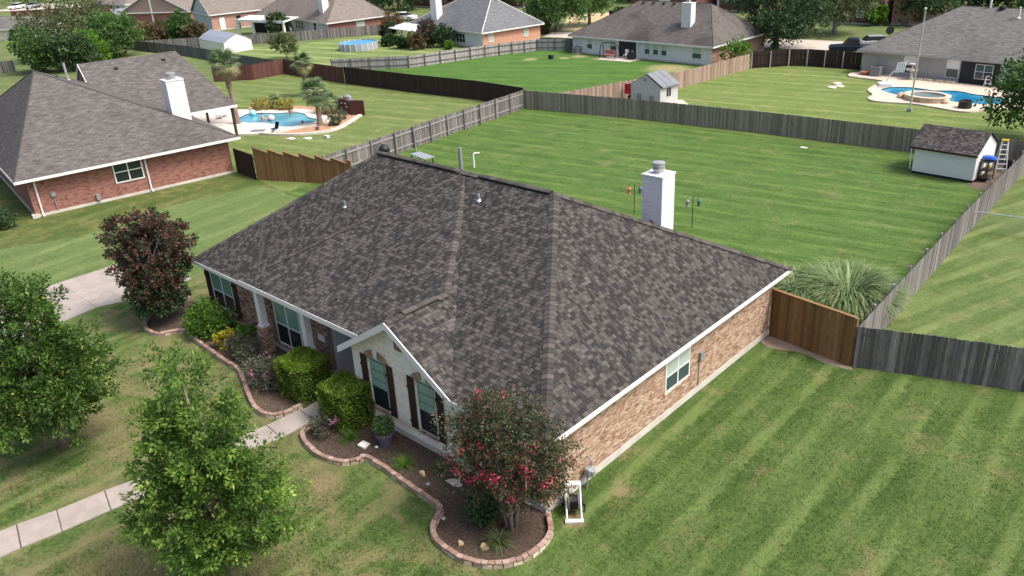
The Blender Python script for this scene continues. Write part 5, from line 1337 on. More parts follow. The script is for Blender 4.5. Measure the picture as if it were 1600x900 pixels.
for (x, y, lb) in ((-18.5, 65.8, 'pale round cover nearest the camera in the lawn left of the right pool'), (-18.1, 66.7, 'pale round cover in the middle of three in the lawn left of the right pool'), (-18.8, 67.8, 'pale round cover farthest of three in the lawn left of the right pool')):
    mb = MB(); mb.lathe((0, 0, 0), [(.45, 0), (.45, .08), (.38, .12), (.1, .13)], 16); o = mb.build('tank_cover', 'stone_pale'); o.location = (x, y, 0); tag(o, lb, 'cover')
for (x, y, lb) in ((-48.3, 24.5, 'pale flat stone in the grass between the curvy pool and the grey fence'), (-49.6, 23.6, 'small pale flat stone in the grass nearest the orange-brown fence')):
    rock(lb, (x, y), (.5, .35), 'stone_pale', .06)
# ------------------------------------------------------------------ NEIGHBOURING HOUSES
M['roof_taupe'] = roof_tex('roof_taupe', G4(.074, .069, .066), G4(.108, .1, .096), G4(.165, .154, .146))
M['roof_weather'] = roof_tex('roof_weather', G4(.085, .077, .071), G4(.113, .103, .095), G4(.15, .137, .127), .3, .45)
M['roof_gray'] = roof_tex('roof_gray', G4(.1, .1, .097), G4(.145, .142, .137), G4(.2, .19, .18), .3)
M['roof_blue'] = roof_tex('roof_blue', G4(.11, .118, .127), G4(.142, .151, .158), G4(.19, .197, .204), .3)
M['roof_tan'] = roof_tex('roof_tan', G4(.15, .13, .112), G4(.19, .167, .144), G4(.23, .205, .18), .3)
M['brick_red'] = brick_tex('brick_red', G4(.31, .125, .09), G4(.21, .08, .06), G4(.3, .22, .19), .26, .09, .75)
M['brick_orange'] = brick_tex('brick_orange', G4(.56, .27, .17), G4(.48, .22, .14), G4(.52, .38, .3), .26, .09, .2)
M['brick_pink'] = brick_tex('brick_pink', G4(.48, .26, .2), G4(.36, .18, .14), G4(.5, .4, .34), .26, .09, .4)
M['brick_brown'] = brick_tex('brick_brown', G4(.15, .06, .045), G4(.11, .045, .035), G4(.2, .13, .1), .26, .09, .3)
M['siding_white'] = siding('siding_white', (.68, .69, .7, 1), .17)
M['siding_taupe'] = siding('siding_taupe', (.36, .355, .33, 1), .17)
M['siding_blue'] = siding('siding_blue', (.52, .56, .58, 1), .17)
M['cream'] = plain('cream', (.6, .56, .46, 1), .7)
M['painted_shade'] = plain('painted_shade', (.02, .022, .024, 1), .8)  # near-black colour standing in for deep shade under patio roofs
M['car_paint'] = plain('car_navy', (.012, .02, .045, 1), .25, .2)
M['car_silver'] = plain('car_silver', (.42, .45, .48, 1), .25, .4)
M['car_white'] = plain('car_white', (.72, .72, .72, 1), .3)

# left neighbour: brick, main hip roof and a cross gable over the pool patio
rz = math.radians(81.2)
B2, R2 = hip_house('brick_house', 'red brick house with grey-brown roof at the left edge, pool behind it', (-46.56, 1.05), rz, 14.0, 22, 2.85, 8.45, ('brick_red', 'brick_red', 'brick_red', 'brick_red'), 'roof_taupe', ov=.75, ridge='y', left=8.95, right=14.3, fascia='white', apx=3.6)
window(B2, (5.5, 0, 1.12), (1, 0, 0), (0, -1, 0), 2.0, 1.55, upper='glass_dark', lower='glass_dark', fr=.08)
for x in (.45, 7.75):
    mb = MB(); mb.tube([(x, -.65, 2.72), (x, -.3, 2.5), (x, -.07, 2.4), (x, -.07, .25), (x, -.45, .08)], .062, 6); mb.build('downspout', 'white', B2)
mb = MB(); mb.obox((0, -.74, 2.66), (14.6, 0, 0), (0, .05, 0), (0, 0, .14)); mb.build('gutter', 'white', B2)
mb = MB(); mb.box((1.4, -.06, 1.35), (.3, .12, .3)); mb.tube([(1.4, -.05, .2), (1.4, -.05, 1.2)], .03, 5); mb.build('electric_meter', 'metal_gray', B2)
mb = MB(); mb.box((4.1, -.12, .5), (.25, .2, .4)); mb.build('gas_meter', 'metal_gray', B2)
mb = MB(); mb.box((-.02, 0, .0), (.4, .4, .5)); mb.build('corner_footing', 'foundation', B2)
roof_vents(R2, [(5.2, 9.5, 7.6)])
ca, sa = math.cos(-rz), math.sin(-rz)
def toB2(x, y): dx, dy = x+46.56, y-1.05; return (dx*ca-dy*sa, dx*sa+dy*ca)
xa, xb, ye, zr = 8.3, 19.1, 10.7, 7.45
mb = MB(); dpt = 5.8; xr = xb-2.6
planar(mb, [(xa, ye, 2.95), (xb, ye, 2.95), (xr, ye+dpt, zr), (xa, ye+dpt, zr)], (1, 0, 0)); planar(mb, [(xb, ye+2*dpt, 2.95), (xa, ye+2*dpt, 2.95), (xa, ye+dpt, zr), (xr, ye+dpt, zr)], (-1, 0, 0)); planar(mb, [(xb, ye, 2.95), (xb, ye+2*dpt, 2.95), (xr, ye+dpt, zr)], (0, 1, 0))
WR2 = mb.build('wing_roof', 'roof_taupe', B2)
mb = MB(); mb.poly([(xa+.03, ye+.1, 2.9), (xa+.03, ye+2*dpt-.1, 2.9), (xa+.03, ye+dpt, zr-.08)], 0, [(0, 0), (13, 0), (6.5, 4)]); mb.build('gable_wall', 'brick_red', B2)
mb = MB(); mb.poly([(xb-3.2, ye+2.6, .1), (xb-3.2, ye+2*dpt, .1), (xb-3.2, ye+2*dpt, 2.9), (xb-3.2, ye+2.6, 2.9)], 0, [(0, 0), (10, 0), (10, 3), (0, 3)]); mb.build('wing_wall', 'brick_red', B2)
for sgn in (0, 1):
    p = Vector((xa-.03, ye if sgn == 0 else ye+2*dpt, 2.75)); q = Vector((xa-.03, ye+dpt, zr-.2)); mb = MB(); mb.obox(p, q-p, (0, 0, .2), (-.05, 0, 0)); mb.build('rake_board', 'white', B2)
mb = MB(); mb.obox((xa, ye-.04, 2.73), (xb-xa, 0, 0), (0, .04, 0), (0, 0, .22)); mb.build('fascia', 'white', B2)
for (x, y) in ((xb-.35, ye+7.6), (xb-.35, ye+.5), (xb-4.5, ye+.5)):
    mb = MB(); mb.box((x, y, 1.4), (.2, .2, 2.75)); mb.build('patio_post', 'shutter', B2)
roof_vents(WR2, [(xa+2.7, ye+dpt-.9, zr-.7), (xb-4.0, ye+dpt-.7, zr-.55)])
chimney(B2, 11.95, 3.7, 2.5, 7.05, 1.35, 1.3, cs=1.4)
for (x, y, z) in ((6.2, 10.9, 7.1),): pipe(B2, (x, y, z), 1.3, .09, 'metal')
for (x, y, lb) in ((-46.2, -1.2, 'dark green clipped shrub nearest the white corner of the left brick house'), (-47.6, -2.3, 'dark green clipped shrub at the very left edge of the photo')):
    shrub('clipped_shrub', lb, 'shrub', (x, y), .95, .95, 1.15, 'leaf_dark', 2600, .13, 'clipped shrubs by the left brick house')

# far centre: white siding wall, brick side
B3, R3 = hip_house('siding_house', 'white-walled house with weathered brown hip roof behind the bright green yard', (-55.76, 71.6), math.radians(-1.9), 20.9, 12.2, 2.25, 6.1, ('siding_white', 'brick_pink', 'siding_white', 'siding_white'), 'roof_weather', ov=.45, left=6.7, right=4.6)
for (x, w_) in ((2.4, .95), (6.2, 1.0), (11.5, .85), (12.75, .85), (13.95, .85), (18.3, 1.3)):
    window(B3, (x, 0, .65), (1, 0, 0), (0, -1, 0), w_, 1.35, upper='blind_pale', lower='glass_screen', cols=1, fr=.06)
mb = MB(); mb.box((9.0, -.02, 1.1), (2.75, .04, 2.0)); mb.build('patio_shade_panel', 'painted_shade', B3)  # flat dark panel on the wall paints the covered patio's shade
mb = MB(); mb.box((7.55, -.08, 1.1), (.16, .16, 2.1)); mb.build('patio_post', 'white', B3); mb = MB(); mb.box((10.45, -.08, 1.1), (.16, .16, 2.1)); mb.build('downspout', 'white', B3)
mb = MB(); mb.prism([(6.4, -3.0), (11.0, -2.6), (11.2, 0), (6.3, 0)], 0, .07); mb.build('patio_floor', 'concrete_far', B3)
chimney(B3, 15.9, 2.6, 2.8, 6.5, 1.3, 1.0)
roof_vents(R3, [(7.2+i*1.55, 5.6, 5.95) for i in range(6)]+[(17.4, 6.9, 5.3)])
window(B3, (20.9, 5.2, .65), (0, 1, 0), (1, 0, 0), 1.0, 1.35, upper='blind_pale', lower='glass_screen', cols=1)
def ac_unit(label, x, y, s, h, rz=0.):
    t = thing('air_conditioner', label, 'air conditioner', (x, y, 0), rz)
    mb = MB(); mb.box((0, 0, .05), (s+.2, s+.2, .1)); mb.build('pad', 'concrete_far', t)
    mb = MB(); mb.box((0, 0, .1+h/2), (s, s, h)); mb.build('cabinet', 'ac_gray', t, bevel=.04)
    mb = MB()
    for i in range(6): mb.box((0, 0, .2+i*(h-.15)/6), (s+.02, s+.02, .025))
    mb.build('louver', 'metal_gray', t)
    mb = MB(); mb.lathe((0, 0, .1+h), [(s*.42, 0), (s*.42, .03), (s*.1, .06)], 16); mb.build('fan_grille', 'black', t)
ac_unit('grey air conditioner against the white siding wall behind the bright green yard', -54.6, 70.9, .85, .8)
ac_unit('grey air conditioner beside the grey house by the right swimming pool', -16.9, 73.0, 1.0, 1.0)
# garden swing on the patio
t = thing('garden_swing', 'arched black frame garden swing with reddish seat on the white house patio', 'swing', (-48.6, 69.9, 0), math.radians(-4))
mb = MB()
for yy in (-.5, .5): mb.tube([(-1.25, yy, 0), (-1.25, yy*.4, 1.65), (-.9, 0, 1.85), (0, 0, 1.95), (.9, 0, 1.85), (1.25, yy*.4, 1.65), (1.25, yy, 0)], .05, 6)
mb.build('frame', 'black', t)
M['seat_red'] = plain('seat_red', (.36, .17, .12, 1), .8)
mb = MB(); mb.box((-.1, 0, .45), (1.5, .55, .12)); mb.box((-.1, .28, .75), (1.5, .1, .5)); mb.build('seat', 'seat_red', t)
t = thing('patio_chair', 'white patio chair in the shaded opening of the white house', 'chair', (-46.6, 70.6, .07))
mb = MB(); mb.box((0, 0, .42), (.5, .5, .05)); mb.build('seat', 'white_plastic', t); mb = MB(); mb.box((0, .24, .75), (.5, .05, .6)); mb.build('backrest', 'white_plastic', t)
for sx in (1, -1):
    for sy in (1, -1): mb = MB(); mb.box((sx*.22, sy*.22, .2), (.05, .05, .4)); mb.build('leg', 'white_plastic', t)
t = thing('barbecue', 'black barbecue by the downspout of the white house patio', 'barbecue', (-45.5, 70.2, .07))
mb = MB(); mb.box((0, 0, .4), (.9, .5, .7)); mb.build('cabinet', 'black', t); mb = MB(); mb.lathe((0, 0, .75), [(.42, 0), (.4, .2), (.2, .34)], 10, 0, 1, .6); mb.build('lid', 'black', t)
mb = MB(); mb.box((0, 0, .25), (.55, .45, .5)); o = mb.build('utility_pedestal', 'black', bevel=.03); o.location = (-55.2, 66.4, 0); tag(o, 'small black utility box standing in the bright green yard', 'utility box')
shrub('shrub', 'tall bushy green shrub at the brick corner of the white-walled house', 'shrub', (-32.6, 72.2), 2.3, 1.6, 3.0, 'leaf_bright', 2600, .22)

# right: grey house by the pool
B4, R4 = hip_house('siding_house', 'grey siding house with broad hip roof behind the right swimming pool', (-18.9, 74.3), math.radians(-5.5), 24, 14.5, 2.45, 6.3, ('siding_taupe', 'siding_taupe', 'siding_taupe', 'siding_taupe'), 'roof_gray', ov=.5, left=6.8, right=6, fascia='siding_taupe')
for (x, w_) in ((4.3, 1.25), (8.5, 1.25)):
    window(B4, (x, 0, .45), (1, 0, 0), (0, -1, 0), w_, 1.75, upper='white', lower='glass_screen', cols=1, fr=.05)
mb = MB(); mb.box((11.6, -.02, 1.15), (3.5, .05, 2.2)); mb.build('patio_shade_panel', 'painted_shade', B4)  # no recess here: the patio's shade is a dark board on the siding
window(B4, (11.2, -.05, .6), (1, 0, 0), (0, -1, 0), 1.6, 1.4, upper='glass_screen', lower='glass_dark', cols=2, fr=.05)
mb = MB(); mb.box((13.9, -.04, 1.1), (.9, .08, 2.05)); mb.build('door', 'siding_blue', B4)
for x in (3.4, 7.6, 13.0, 16): pass
roof_vents(R4, [(7.4, 6.9, 6.0), (12.9, 6.9, 6.0), (15.8, 6.9, 6.0)], 'metal_gray')
pipe(R4, (9.0, 7.2, 6.1), 1.35, .11, 'white_dirty'); pipe(R4, (12.2, 5.8, 5.6), 1.0, .1, 'white_dirty')
mb = MB(); mb.lathe((10.2, 7.0, 6.0), [(.25, 0), (.2, .2), (.34, .3), (.3, .5), (0, .62)], 10); mb.build('roof_turbine', 'black', R4)
for i, (x, y, z) in enumerate(((1.2, 2.6, 3.4), (1.9, 4.2, 4.0))):
    t = thing('satellite_dish', 'dark satellite dish on the left hip of the grey roof, %s' % ('lower one' if i == 0 else 'upper one'), 'satellite dish', (-18.9+x+y*.1, 74.3+y-x*.1, z), .6)
    mb = MB(); mb.tube([(0, 0, -.3), (0, 0, .6)], .04, 6); mb.build('mast', 'metal_gray', t)
    mb = MB(); mb.lathe((0, 0, 0), [(.05, .0), (.3, .06), (.42, .12)], 14); mb.v = [(p[0], -p[2]*1.0-.05, p[1]+.75) for p in mb.v]; mb.build('dish', 'black', t)

# further houses
B5, R5 = hip_house('brick_house', 'house with blue-grey hip roof and orange brick side, left of centre at the top', (-87.2, 71.0), math.radians(-8.5), 18.3, 10.6, 2.3, 6.3, ('siding_white', 'brick_orange', 'siding_white', 'brick_orange'), 'roof_blue', ov=.45, left=8.5, right=4.8, cap='white_dirty')
window(B5, (12.0, 0, .5), (1, 0, 0), (0, -1, 0), 2.2, 1.3, upper='glass_dark', lower='glass_dark', cols=3)
window(B5, (18.3, 1.0, .8), (0, 1, 0), (1, 0, 0), .9, 1.2, upper='blind_pale', lower='blind_pale', cols=1); window(B5, (18.3, 7.4, .8), (0, 1, 0), (1, 0, 0), .9, 1.2, upper='blind_pale', lower='blind_pale', cols=1)
chimney(B5, 5.6, 1.2, 2.4, 6.6, 1.5, 1.1)
roof_vents(R5, [(8.6+i*1.1, 4.9, 6.1) for i in range(5)]+[(14.6, 5.6, 5.8)], 'metal')
t = thing('patio_cover', 'white patio cover on posts left of the blue-grey roofed house', 'patio cover', (-84.8, 69.2, 0), math.radians(-8.5))
mb = MB(); mb.obox((-2.4, -3.0, 2.1), (7.6, 0, 0), (0, 3.2, .35), (0, 0, .12)); mb.build('cover', 'white', t)
for x in (-2.0, 1.2, 4.4): mb = MB(); mb.box((x, -2.7, 1.05), (.2, .2, 2.1)); mb.build('post', 'white', t)
B6, R6 = hip_house('brick_house', 'tan-roofed house with tall white chimney and pergola at the top left of centre', (-129, 70.2), math.radians(-8.3), 27.0, 11.3, 2.3, 7.2, ('siding_white', 'brick_red', 'siding_white', 'brick_red'), 'roof_tan', ov=.45, left=9, right=5.5)
chimney(B6, 24.4-1.2, 1.6, 2.5, 7.6, 1.4, 1.2)
for (x, w_) in ((15.0, .8), (16.1, .8), (17.2, .8), (21.8, 1.0)): window(B6, (x, 0, .6), (1, 0, 0), (0, -1, 0), w_, 1.4, upper='glass_dark', lower='glass_dark', cols=1)
window(B6, (27.0, 5.2, 1.0), (0, 1, 0), (1, 0, 0), 1.5, 1.1, upper='blind_pale', lower='blind_pale', cols=1)
t = thing('pergola', 'white pergola attached to the back of the tan-roofed house', 'pergola', (-121.5, 63.6, 0), math.radians(9))
for x in (0, 3.8, 7.6, 11.4):
    for y in (-2.6,): mb = MB(); mb.box((x, y, 1.15), (.35, .35, 2.3)); mb.build('post', 'white', t)
mb = MB(); mb.obox((-.4, -3.0, 2.3), (12.4, 0, 0), (0, .2, 0), (0, 0, .4)); mb.obox((-.4, -2.7, 2.45), (12.4, 0, 0), (0, 3.2, .4), (0, 0, .12)); mb.build('cover', 'white', t)
mb = MB(); mb.box((5, .2, 1.1), (9.5, .1, 2.0)); mb.build('pergola_shade', 'painted_shade', t)  # dark sheet that paints the shade beneath the pergola cover
t = thing('satellite_dish', 'white round dish beside the pergola of the tan-roofed house', 'satellite dish', (-110.8, 64.6, 0))
mb = MB(); mb.tube([(0, 0, 0), (0, 0, .9)], .05, 6); mb.build('mast', 'metal', t); mb = MB(); mb.lathe((0, 0, 1.0), [(.05, 0), (.5, .12), (.6, .25)], 14); mb.v = [(p[0], -(p[2]-1.0), p[1]+1.1) for p in mb.v]; mb.build('dish', 'white', t)
B7, R7 = hip_house('siding_house', 'house with pale blue-grey gable end and green bin at its brick wall', (-142.6, 64.2), math.radians(-12), 11.2, 15, 2.9, 6.4, ('siding_blue', 'brick_pink', 'brick_pink', 'siding_blue'), 'roof_tan', ov=.35, ridge='y', gable_l=True, right=6, fascia='white')
mb = MB(); mb.box((11.23, 1.9, 1.15), (.06, .95, 2.1)); mb.build('door', 'white', B7); mb = MB(); mb.box((11.24, 5.0, 1.7), (.05, .8, 1.1)); mb.build('window', 'glass_dark', B7)
mb = MB(); mb.lathe((0, 0, 0), [(.35, 0), (.42, 1.0), (.44, 1.05), (.1, 1.2)], 10); o = mb.build('wheeled_bin', 'green_bin'); o.location = (-129.6, 66.0, 0); tag(o, 'dark green wheeled bin against the brick wall of the gabled house', 'bin')
B8, R8 = hip_house('brick_house', 'plain red brick gable with white trim at the top left', (-158.5, 57.2), math.radians(29), 15.5, 12, 2.7, 6.6, ('brick_red',)*4, 'roof_tan', ov=.3, ridge='y', gable_l=True, right=5, fascia='white')
mb = MB(); mb.box((7.2, -.06, 2.6), (.3, .1, 5.2)); mb.build('corner_trim', 'white', B8)
B9, R9 = hip_house('cream_house', 'low cream house with grey roof at the left edge, behind the tree cluster', (-172, 30), math.radians(33), 18.3, 8, 2.1, 3.9, ('cream',)*4, 'roof_gray', ov=.4, fascia='white')
mb = MB(); mb.box((9.6, -.05, 1.0), (1.0, .08, 1.8)); mb.build('door', 'shutter', B9)
B10, R10 = hip_house('siding_house', 'grey-roofed pale house at the top left beyond the trees', (-199, 68), math.radians(6), 15, 9, 2.2, 4.8, ('siding_white',)*4, 'roof_tan', ov=.4)
for x in (6, 11): window(B10, (x, 0, .5), (1, 0, 0), (0, -1, 0), 1.2, 1.3, cols=2, upper='glass_screen')
B11, R11 = hip_house('brick_house', 'two-storey dark red brick house at the top right behind the pale green tree', (-36.0, 109.5), math.radians(-4), 6.5, 9, 6.2, 9, ('brick_brown', 'brick_brown', 'brick_brown', 'brick_brown'), 'roof_taupe', ov=.4)
window(B11, (3.0, 0, 3.9), (1, 0, 0), (0, -1, 0), 1.4, 1.6, upper='glass_dark', cols=1); window(B11, (2.6, 0, .9), (1, 0, 0), (0, -1, 0), 1.4, 1.7, upper='blind_pale', lower='blind_pale', cols=1)
B11b, _ = hip_house('brick_house', 'pale pinkish brick house with white gable at the top right', (-28.8, 110.5), math.radians(8), 6, 9, 3.6, 6.5, ('brick_pink',)*4, 'white', ov=.4)
B12, _ = hip_house('brick_house', 'dark brick house with garage at the top centre, beyond the dead lawn', (-76, 114), math.radians(-4), 14, 10, 3.6, 7.0, ('brick_brown',)*4, 'roof_taupe', ov=.4)
mb = MB(); mb.box((7.5, -.06, 1.4), (2.4, .1, 2.0)); mb.build('window', 'blind_pale', B12)
B13, _ = hip_house('brick_house', 'dark red-brown brick house behind the right hip of the weathered roof', (-60.5, 117.5), math.radians(-4), 9, 10, 5.5, 8.5, ('brick_brown',)*4, 'roof_taupe', ov=.3)
mb = MB(); mb.box((.2, -.1, 2.4), (.35, .2, 4.8)); mb.build('corner_trim', 'white_dirty', B13)
B14, _ = hip_house('brick_house', 'dark brick house behind the white chimney of the blue-grey roof', (-126, 104), math.radians(-4), 12, 10, 3.6, 6.5, ('brick_brown',)*4, 'roof_tan', ov=.3)
B15, _ = hip_house('brick_house', 'house with pale roof glimpsed right of the blue-grey roof', (-108, 110), math.radians(-4), 10, 9, 2.6, 5.2, ('brick_brown',)*4, 'roof_tan', ov=.4)
# sheds
def barn_shed(label, loc, rz, w_, d_, h1, h2, roof='metal'):
    t = thing('garden_shed', label, 'shed', (loc[0], loc[1], 0), rz)
    pr = [(0, 0), (d_, 0), (d_, h1), (d_*.8, h1+(h2-h1)*.5), (d_*.5, h2), (d_*.2, h1+(h2-h1)*.5), (0, h1)]
    mb = MB(); mb.slab([(0, y, z) for y, z in pr], (-1, 0, 0), w_); 
    mb.build('wall', 'white_plastic', t)
    mb = MB(); q = [(-.08, h1-.05)]+[(pr[i][0], pr[i][1]) for i in (5, 4, 3)][0:1]+[pr[4], pr[3], (d_+.08, h1-.05)]
    for a, b in zip(q, q[1:]): mb.slab([(-.08, a[0], a[1]+.04), (w_+.08, a[0], a[1]+.04), (w_+.08, b[0], b[1]+.04), (-.08, b[0], b[1]+.04)], (0, 0, 1), .05)
    mb.build('roof', roof, t); return t
barn_shed('white barn-roofed shed behind the long grey fence', (-113.0, 49.2), math.radians(-6), 9.4, 4.4, 1.5, 2.6)
t = barn_shed('small white shed with pale door at the top left', (-166.5, 58.0), math.radians(40), 4.8, 4.5, 1.9, 2.8)
mb = MB(); mb.box((4.85, 2.2, .95), (.06, 1.6, 1.7)); mb.build('door', 'siding_white', t)
# grey shed with a solar roof
t = thing('garden_shed', 'small grey shed with bluish panelled roof behind the greenish fence', 'shed', (-32.2, 51.0, 0), math.radians(-7))
Wg, Dg = 3.65, 2.6; hl, hp = 1.75, 2.75
mb = MB(); mb.slab([(0, 0, 0), (Wg, 0, 0), (Wg, 0, hl), (Wg*.5, 0, hp), (0, 0, hl)], (0, -1, 0), .06); mb.slab([(0, Dg-.06, 0), (Wg, Dg-.06, 0), (Wg, Dg-.06, hl), (Wg*.5, Dg-.06, hp), (0, Dg-.06, hl)], (0, -1, 0), .06)
mb.obox((0, .06, 0), (.06, 0, 0), (0, Dg-.12, 0), (0, 0, hl)); mb.obox((Wg-.06, .06, 0), (.06, 0, 0), (0, Dg-.12, 0), (0, 0, hl))
M['shed_gray'] = siding('shed_gray', (.5, .5, .5, 1), .2); mb.build('wall', 'shed_gray', t)
kk = (hp-hl)/(Wg/2); nr = Vector((kk, 0, 1)).normalized()
mb = MB(); mb.slab([(Wg*.5, -.0, hp+.02), (-.1, 0, hl-.05), (-.1, Dg, hl-.05), (Wg*.5, Dg, hp+.02)][::-1], (-kk, 0, 1), .05); mb.slab([(Wg*.5, 0, hp+.02), (Wg+.1, 0, hl-.03), (Wg+.1, Dg, hl-.03), (Wg*.5, Dg, hp+.02)], nr, .05); rf = mb.build('roof', 'black', t)
for i in range(3):
    y0 = .12+i*.86; mb = MB(); mb.slab([(Wg*.5+.0, y0, hp+.12), (Wg+.25, y0, hl-.02), (Wg+.25, y0+.82, hl-.02), (Wg*.5+.0, y0+.82, hp+.12)], nr, .04); mb.build('panel', 'solar', rf)
mb = MB(); mb.box((Wg+.02, 1.05, 1.15), (.05, .22, .75)); mb.box((Wg+.02, 1.4, 1.15), (.05, .22, .75)); mb.build('window', 'black', t)
mb = MB(); mb.lathe((0, 0, 0), [(.0, 0), (.17, 0), (.17, .04), (0, .04)], 12); mb.v = [(p[0]+Wg*.5-.03, -p[2]-.0, p[1]+2.28) for p in mb.v]; mb.build('gable_vent', 'metal_gray', t)
for x in (.95, 2.5): mb = MB(); mb.tube([(x, -.06, 0), (x, -.06, .85), (x+.28, -.06, .9), (x+.28, -.06, 0)], .03, 5); mb.build('door_bar', 'black', t)
structure(sheet('paved_pad', [(-28.6, 51.0), (-26.0, 51.9), (-28.2, 54.0), (-29.4, 53.6)], .014, 'concrete_far'))
t = thing('wheelbarrow', 'red wheelbarrow tipped up against the left side of the small grey shed', 'wheelbarrow', (-33.0, 51.6, 0))
mb = MB(); mb.mesh([(-.4, 0, .5), (.4, 0, .5), (.28, .3, .75), (-.28, .3, .75), (-.45, .1, 1.5), (.45, .1, 1.5), (.28, .34, 1.35), (-.28, .34, 1.35)], ((0, 1, 2, 3), (2, 6, 7, 3), (1, 5, 6, 2), (0, 3, 7, 4), (4, 7, 6, 5))); mb.build('tray', 'red', t)
mb = MB(); mb.tube([(-.25, .35, 1.5), (-.25, .4, .3), (0, .3, .0), (.25, .4, .3), (.25, .35, 1.5)], .03, 5); mb.build('handle', 'white_plastic', t); mb = MB(); mb.lathe((0, 0, 0), [(0, -.05), (.2, -.05), (.2, .05), (0, .05)], 12); mb.v = [(p[2], p[0]+.3, p[1]+.2) for p in mb.v]; mb.build('wheel', 'black', t)

# ------------------------------------------------------------------ SWIMMING POOLS
M['water_left'] = water('water_left', G4(.06, .25, .33), G4(.13, .36, .43)); M['water_right'] = water('water_right', G4(.01, .15, .3), G4(.03, .25, .38)); M['water_above'] = water('water_above', G4(.0, .26, .55), G4(.02, .36, .64)); M['water_spa'] = water('water_spa', G4(.09, .15, .15), G4(.14, .2, .2))
M['tile'] = plain('pool_tile', (.012, .045, .09, 1), .3)
def pool(name, label, deck, hole, deck_mat, wat, zdeck=.14, zw=.065):
    t = thing(name, label, 'swimming pool', (deck[0][0], deck[0][1], 0)); o0 = Vector((deck[0][0], deck[0][1]))
    dk = [(x-o0.x, y-o0.y) for x, y in deck]; hl = [(x-o0.x, y-o0.y) for x, y in hole]
    vs = [Vector((*p, 0)) for p in dk]; hv = [Vector((*p, 0)) for p in hl]
    tris = tessellate_polygon([vs, hv]); al = dk+hl
    mb = MB(); fs = []
    for q in tris:
        a, b, c = (Vector((*al[i], 0)) for i in q); fs.append(tuple(q) if (b-a).cross(c-a).z > 0 else tuple(q[::-1]))
    mb.mesh([(x, y, zdeck) for x, y in al], fs); n = len(dk)
    mb.mesh([(x, y, zdeck) for x, y in dk]+[(x, y, -.02) for x, y in dk], [(i, n+i, n+(i+1) % n, (i+1) % n) for i in range(n)])
    mb.build('deck', deck_mat, t)
    n = len(hl); mb = MB(); mb.mesh([(x, y, zdeck) for x, y in hl]+[(x, y, zw-.02) for x, y in hl], [(i, n+i, n+(i+1) % n, (i+1) % n) for i in range(n)]); mb.build('tile_line', 'tile', t)
    w_ = sheet('water', hl, zw, wat, t); return t
poolL = [(-60.5, 24.45), (-61.5, 25.75), (-62.0, 26.9), (-61.3, 27.7), (-60.3, 28.2), (-59.3, 28.65), (-58.8, 29.4), (-57.9, 29.9), (-57.1, 30.0), (-56.3, 29.8), (-55.2, 29.3), (-54.2, 29.2), (-53.4, 29.3), (-52.9, 28.7), (-52.8, 27.9), (-53.0, 26.8), (-53.3, 25.9), (-54.3, 25.5), (-55.3, 25.55), (-56.5, 25.6), (-57.6, 25.1), (-59.0, 24.45)]
deckL = [(-66.5, 20.5), (-67.0, 25.5), (-63.6, 28.1), (-61.9, 28.9), (-60.2, 29.7), (-59.2, 31.0), (-57.3, 31.3), (-55.4, 30.5), (-53.2, 30.6), (-51.8, 29.4), (-51.7, 27.6), (-52.3, 25.6), (-52.4, 24.2), (-53.2, 23.2), (-55.0, 21.6), (-57.5, 20.0), (-61, 18.5)]
structure(sheet('mulch_bed', smooth_poly([(-65, 28.6), (-63.6, 30.6), (-61.6, 31.9), (-58, 33.1), (-55, 33.6), (-51.4, 32.9), (-50.0, 30.4), (-49.0, 28.4), (-48.9, 26.8), (-50.1, 25.1), (-51.9, 24.0), (-54, 23.9), (-57, 27)]), .03, 'mulch_tan'))
PL = pool('swimming_pool', 'curvy turquoise swimming pool with pale deck behind the left brick house', smooth_poly(deckL), smooth_poly(poolL), 'deck_white', 'water_left')
# pale concrete kerb round the mulch
kb = [(-51.2, 32.6), (-50.0, 30.6), (-48.9, 28.5), (-48.7, 26.7), (-49.9, 24.9), (-51.7, 23.7), (-53.6, 23.0)]
mb = MB(); sp = smooth_poly(kb, False, 4)
for a, b in zip(sp, sp[1:]): mb.box(((a[0]+b[0])/2, (a[1]+b[1])/2, .1), (math.dist(a, b)+.03, .35, .2), math.atan2(b[1]-a[1], b[0]-a[0]))
structure(mb.build('garden_kerb', 'deck_white'))
poolR = [(-14.0, 66.6), (-13.9, 67.5), (-13.5, 68.2), (-12.7, 68.65), (-11.8, 68.8), (-10.7, 68.6), (-9.8, 68.4), (-9.0, 68.8), (-8.2, 69.1), (-7.4, 69.0), (-6.6, 68.5), (-5.6, 68.3), (-4.2, 68.0), (-3.2, 67), (-3.3, 65.6), (-4.6, 64.7), (-6.2, 64.35), (-7.5, 64.5), (-9.4, 64.3), (-11.1, 64.75), (-12.4, 65.2), (-13.4, 65.8)]
deckR = [(-15.0, 65.8), (-15.3, 68.1), (-15.1, 69.7), (-15.6, 70.9), (-18.1, 71.4), (-19.3, 71.8), (-19.6, 73.4), (-18.9, 74.2), (-17.4, 73.7), (-14.6, 73.4), (-10.2, 73.0), (-7.2, 72.7), (-3.4, 72.2), (0, 71.8), (1, 66), (-2.4, 63.6), (-3.98, 63.0), (-4.4, 61.6), (-5.4, 61.1), (-7.4, 61.6), (-9.5, 62.1), (-11.5, 61.7), (-12.7, 61.6), (-13.4, 62.0), (-13.8, 62.8), (-13.9, 64.2)]
PR = pool('swimming_pool', 'blue swimming pool with tan deck and raised spa beside the grey house', smooth_poly(deckR, True, 3), smooth_poly(poolR), 'deck_concrete', 'water_right')
t = thing('raised_spa', 'raised round stone spa at the near edge of the right swimming pool', 'spa', (-9.1, 64.2, .14), math.radians(-5))
M['spa_stone'] = pieces('spa_stone', [(0, (.4, .29, .18, 1)), (.5, (.52, .41, .28, 1)), (1, (.6, .5, .37, 1))], .85, 8, .2)
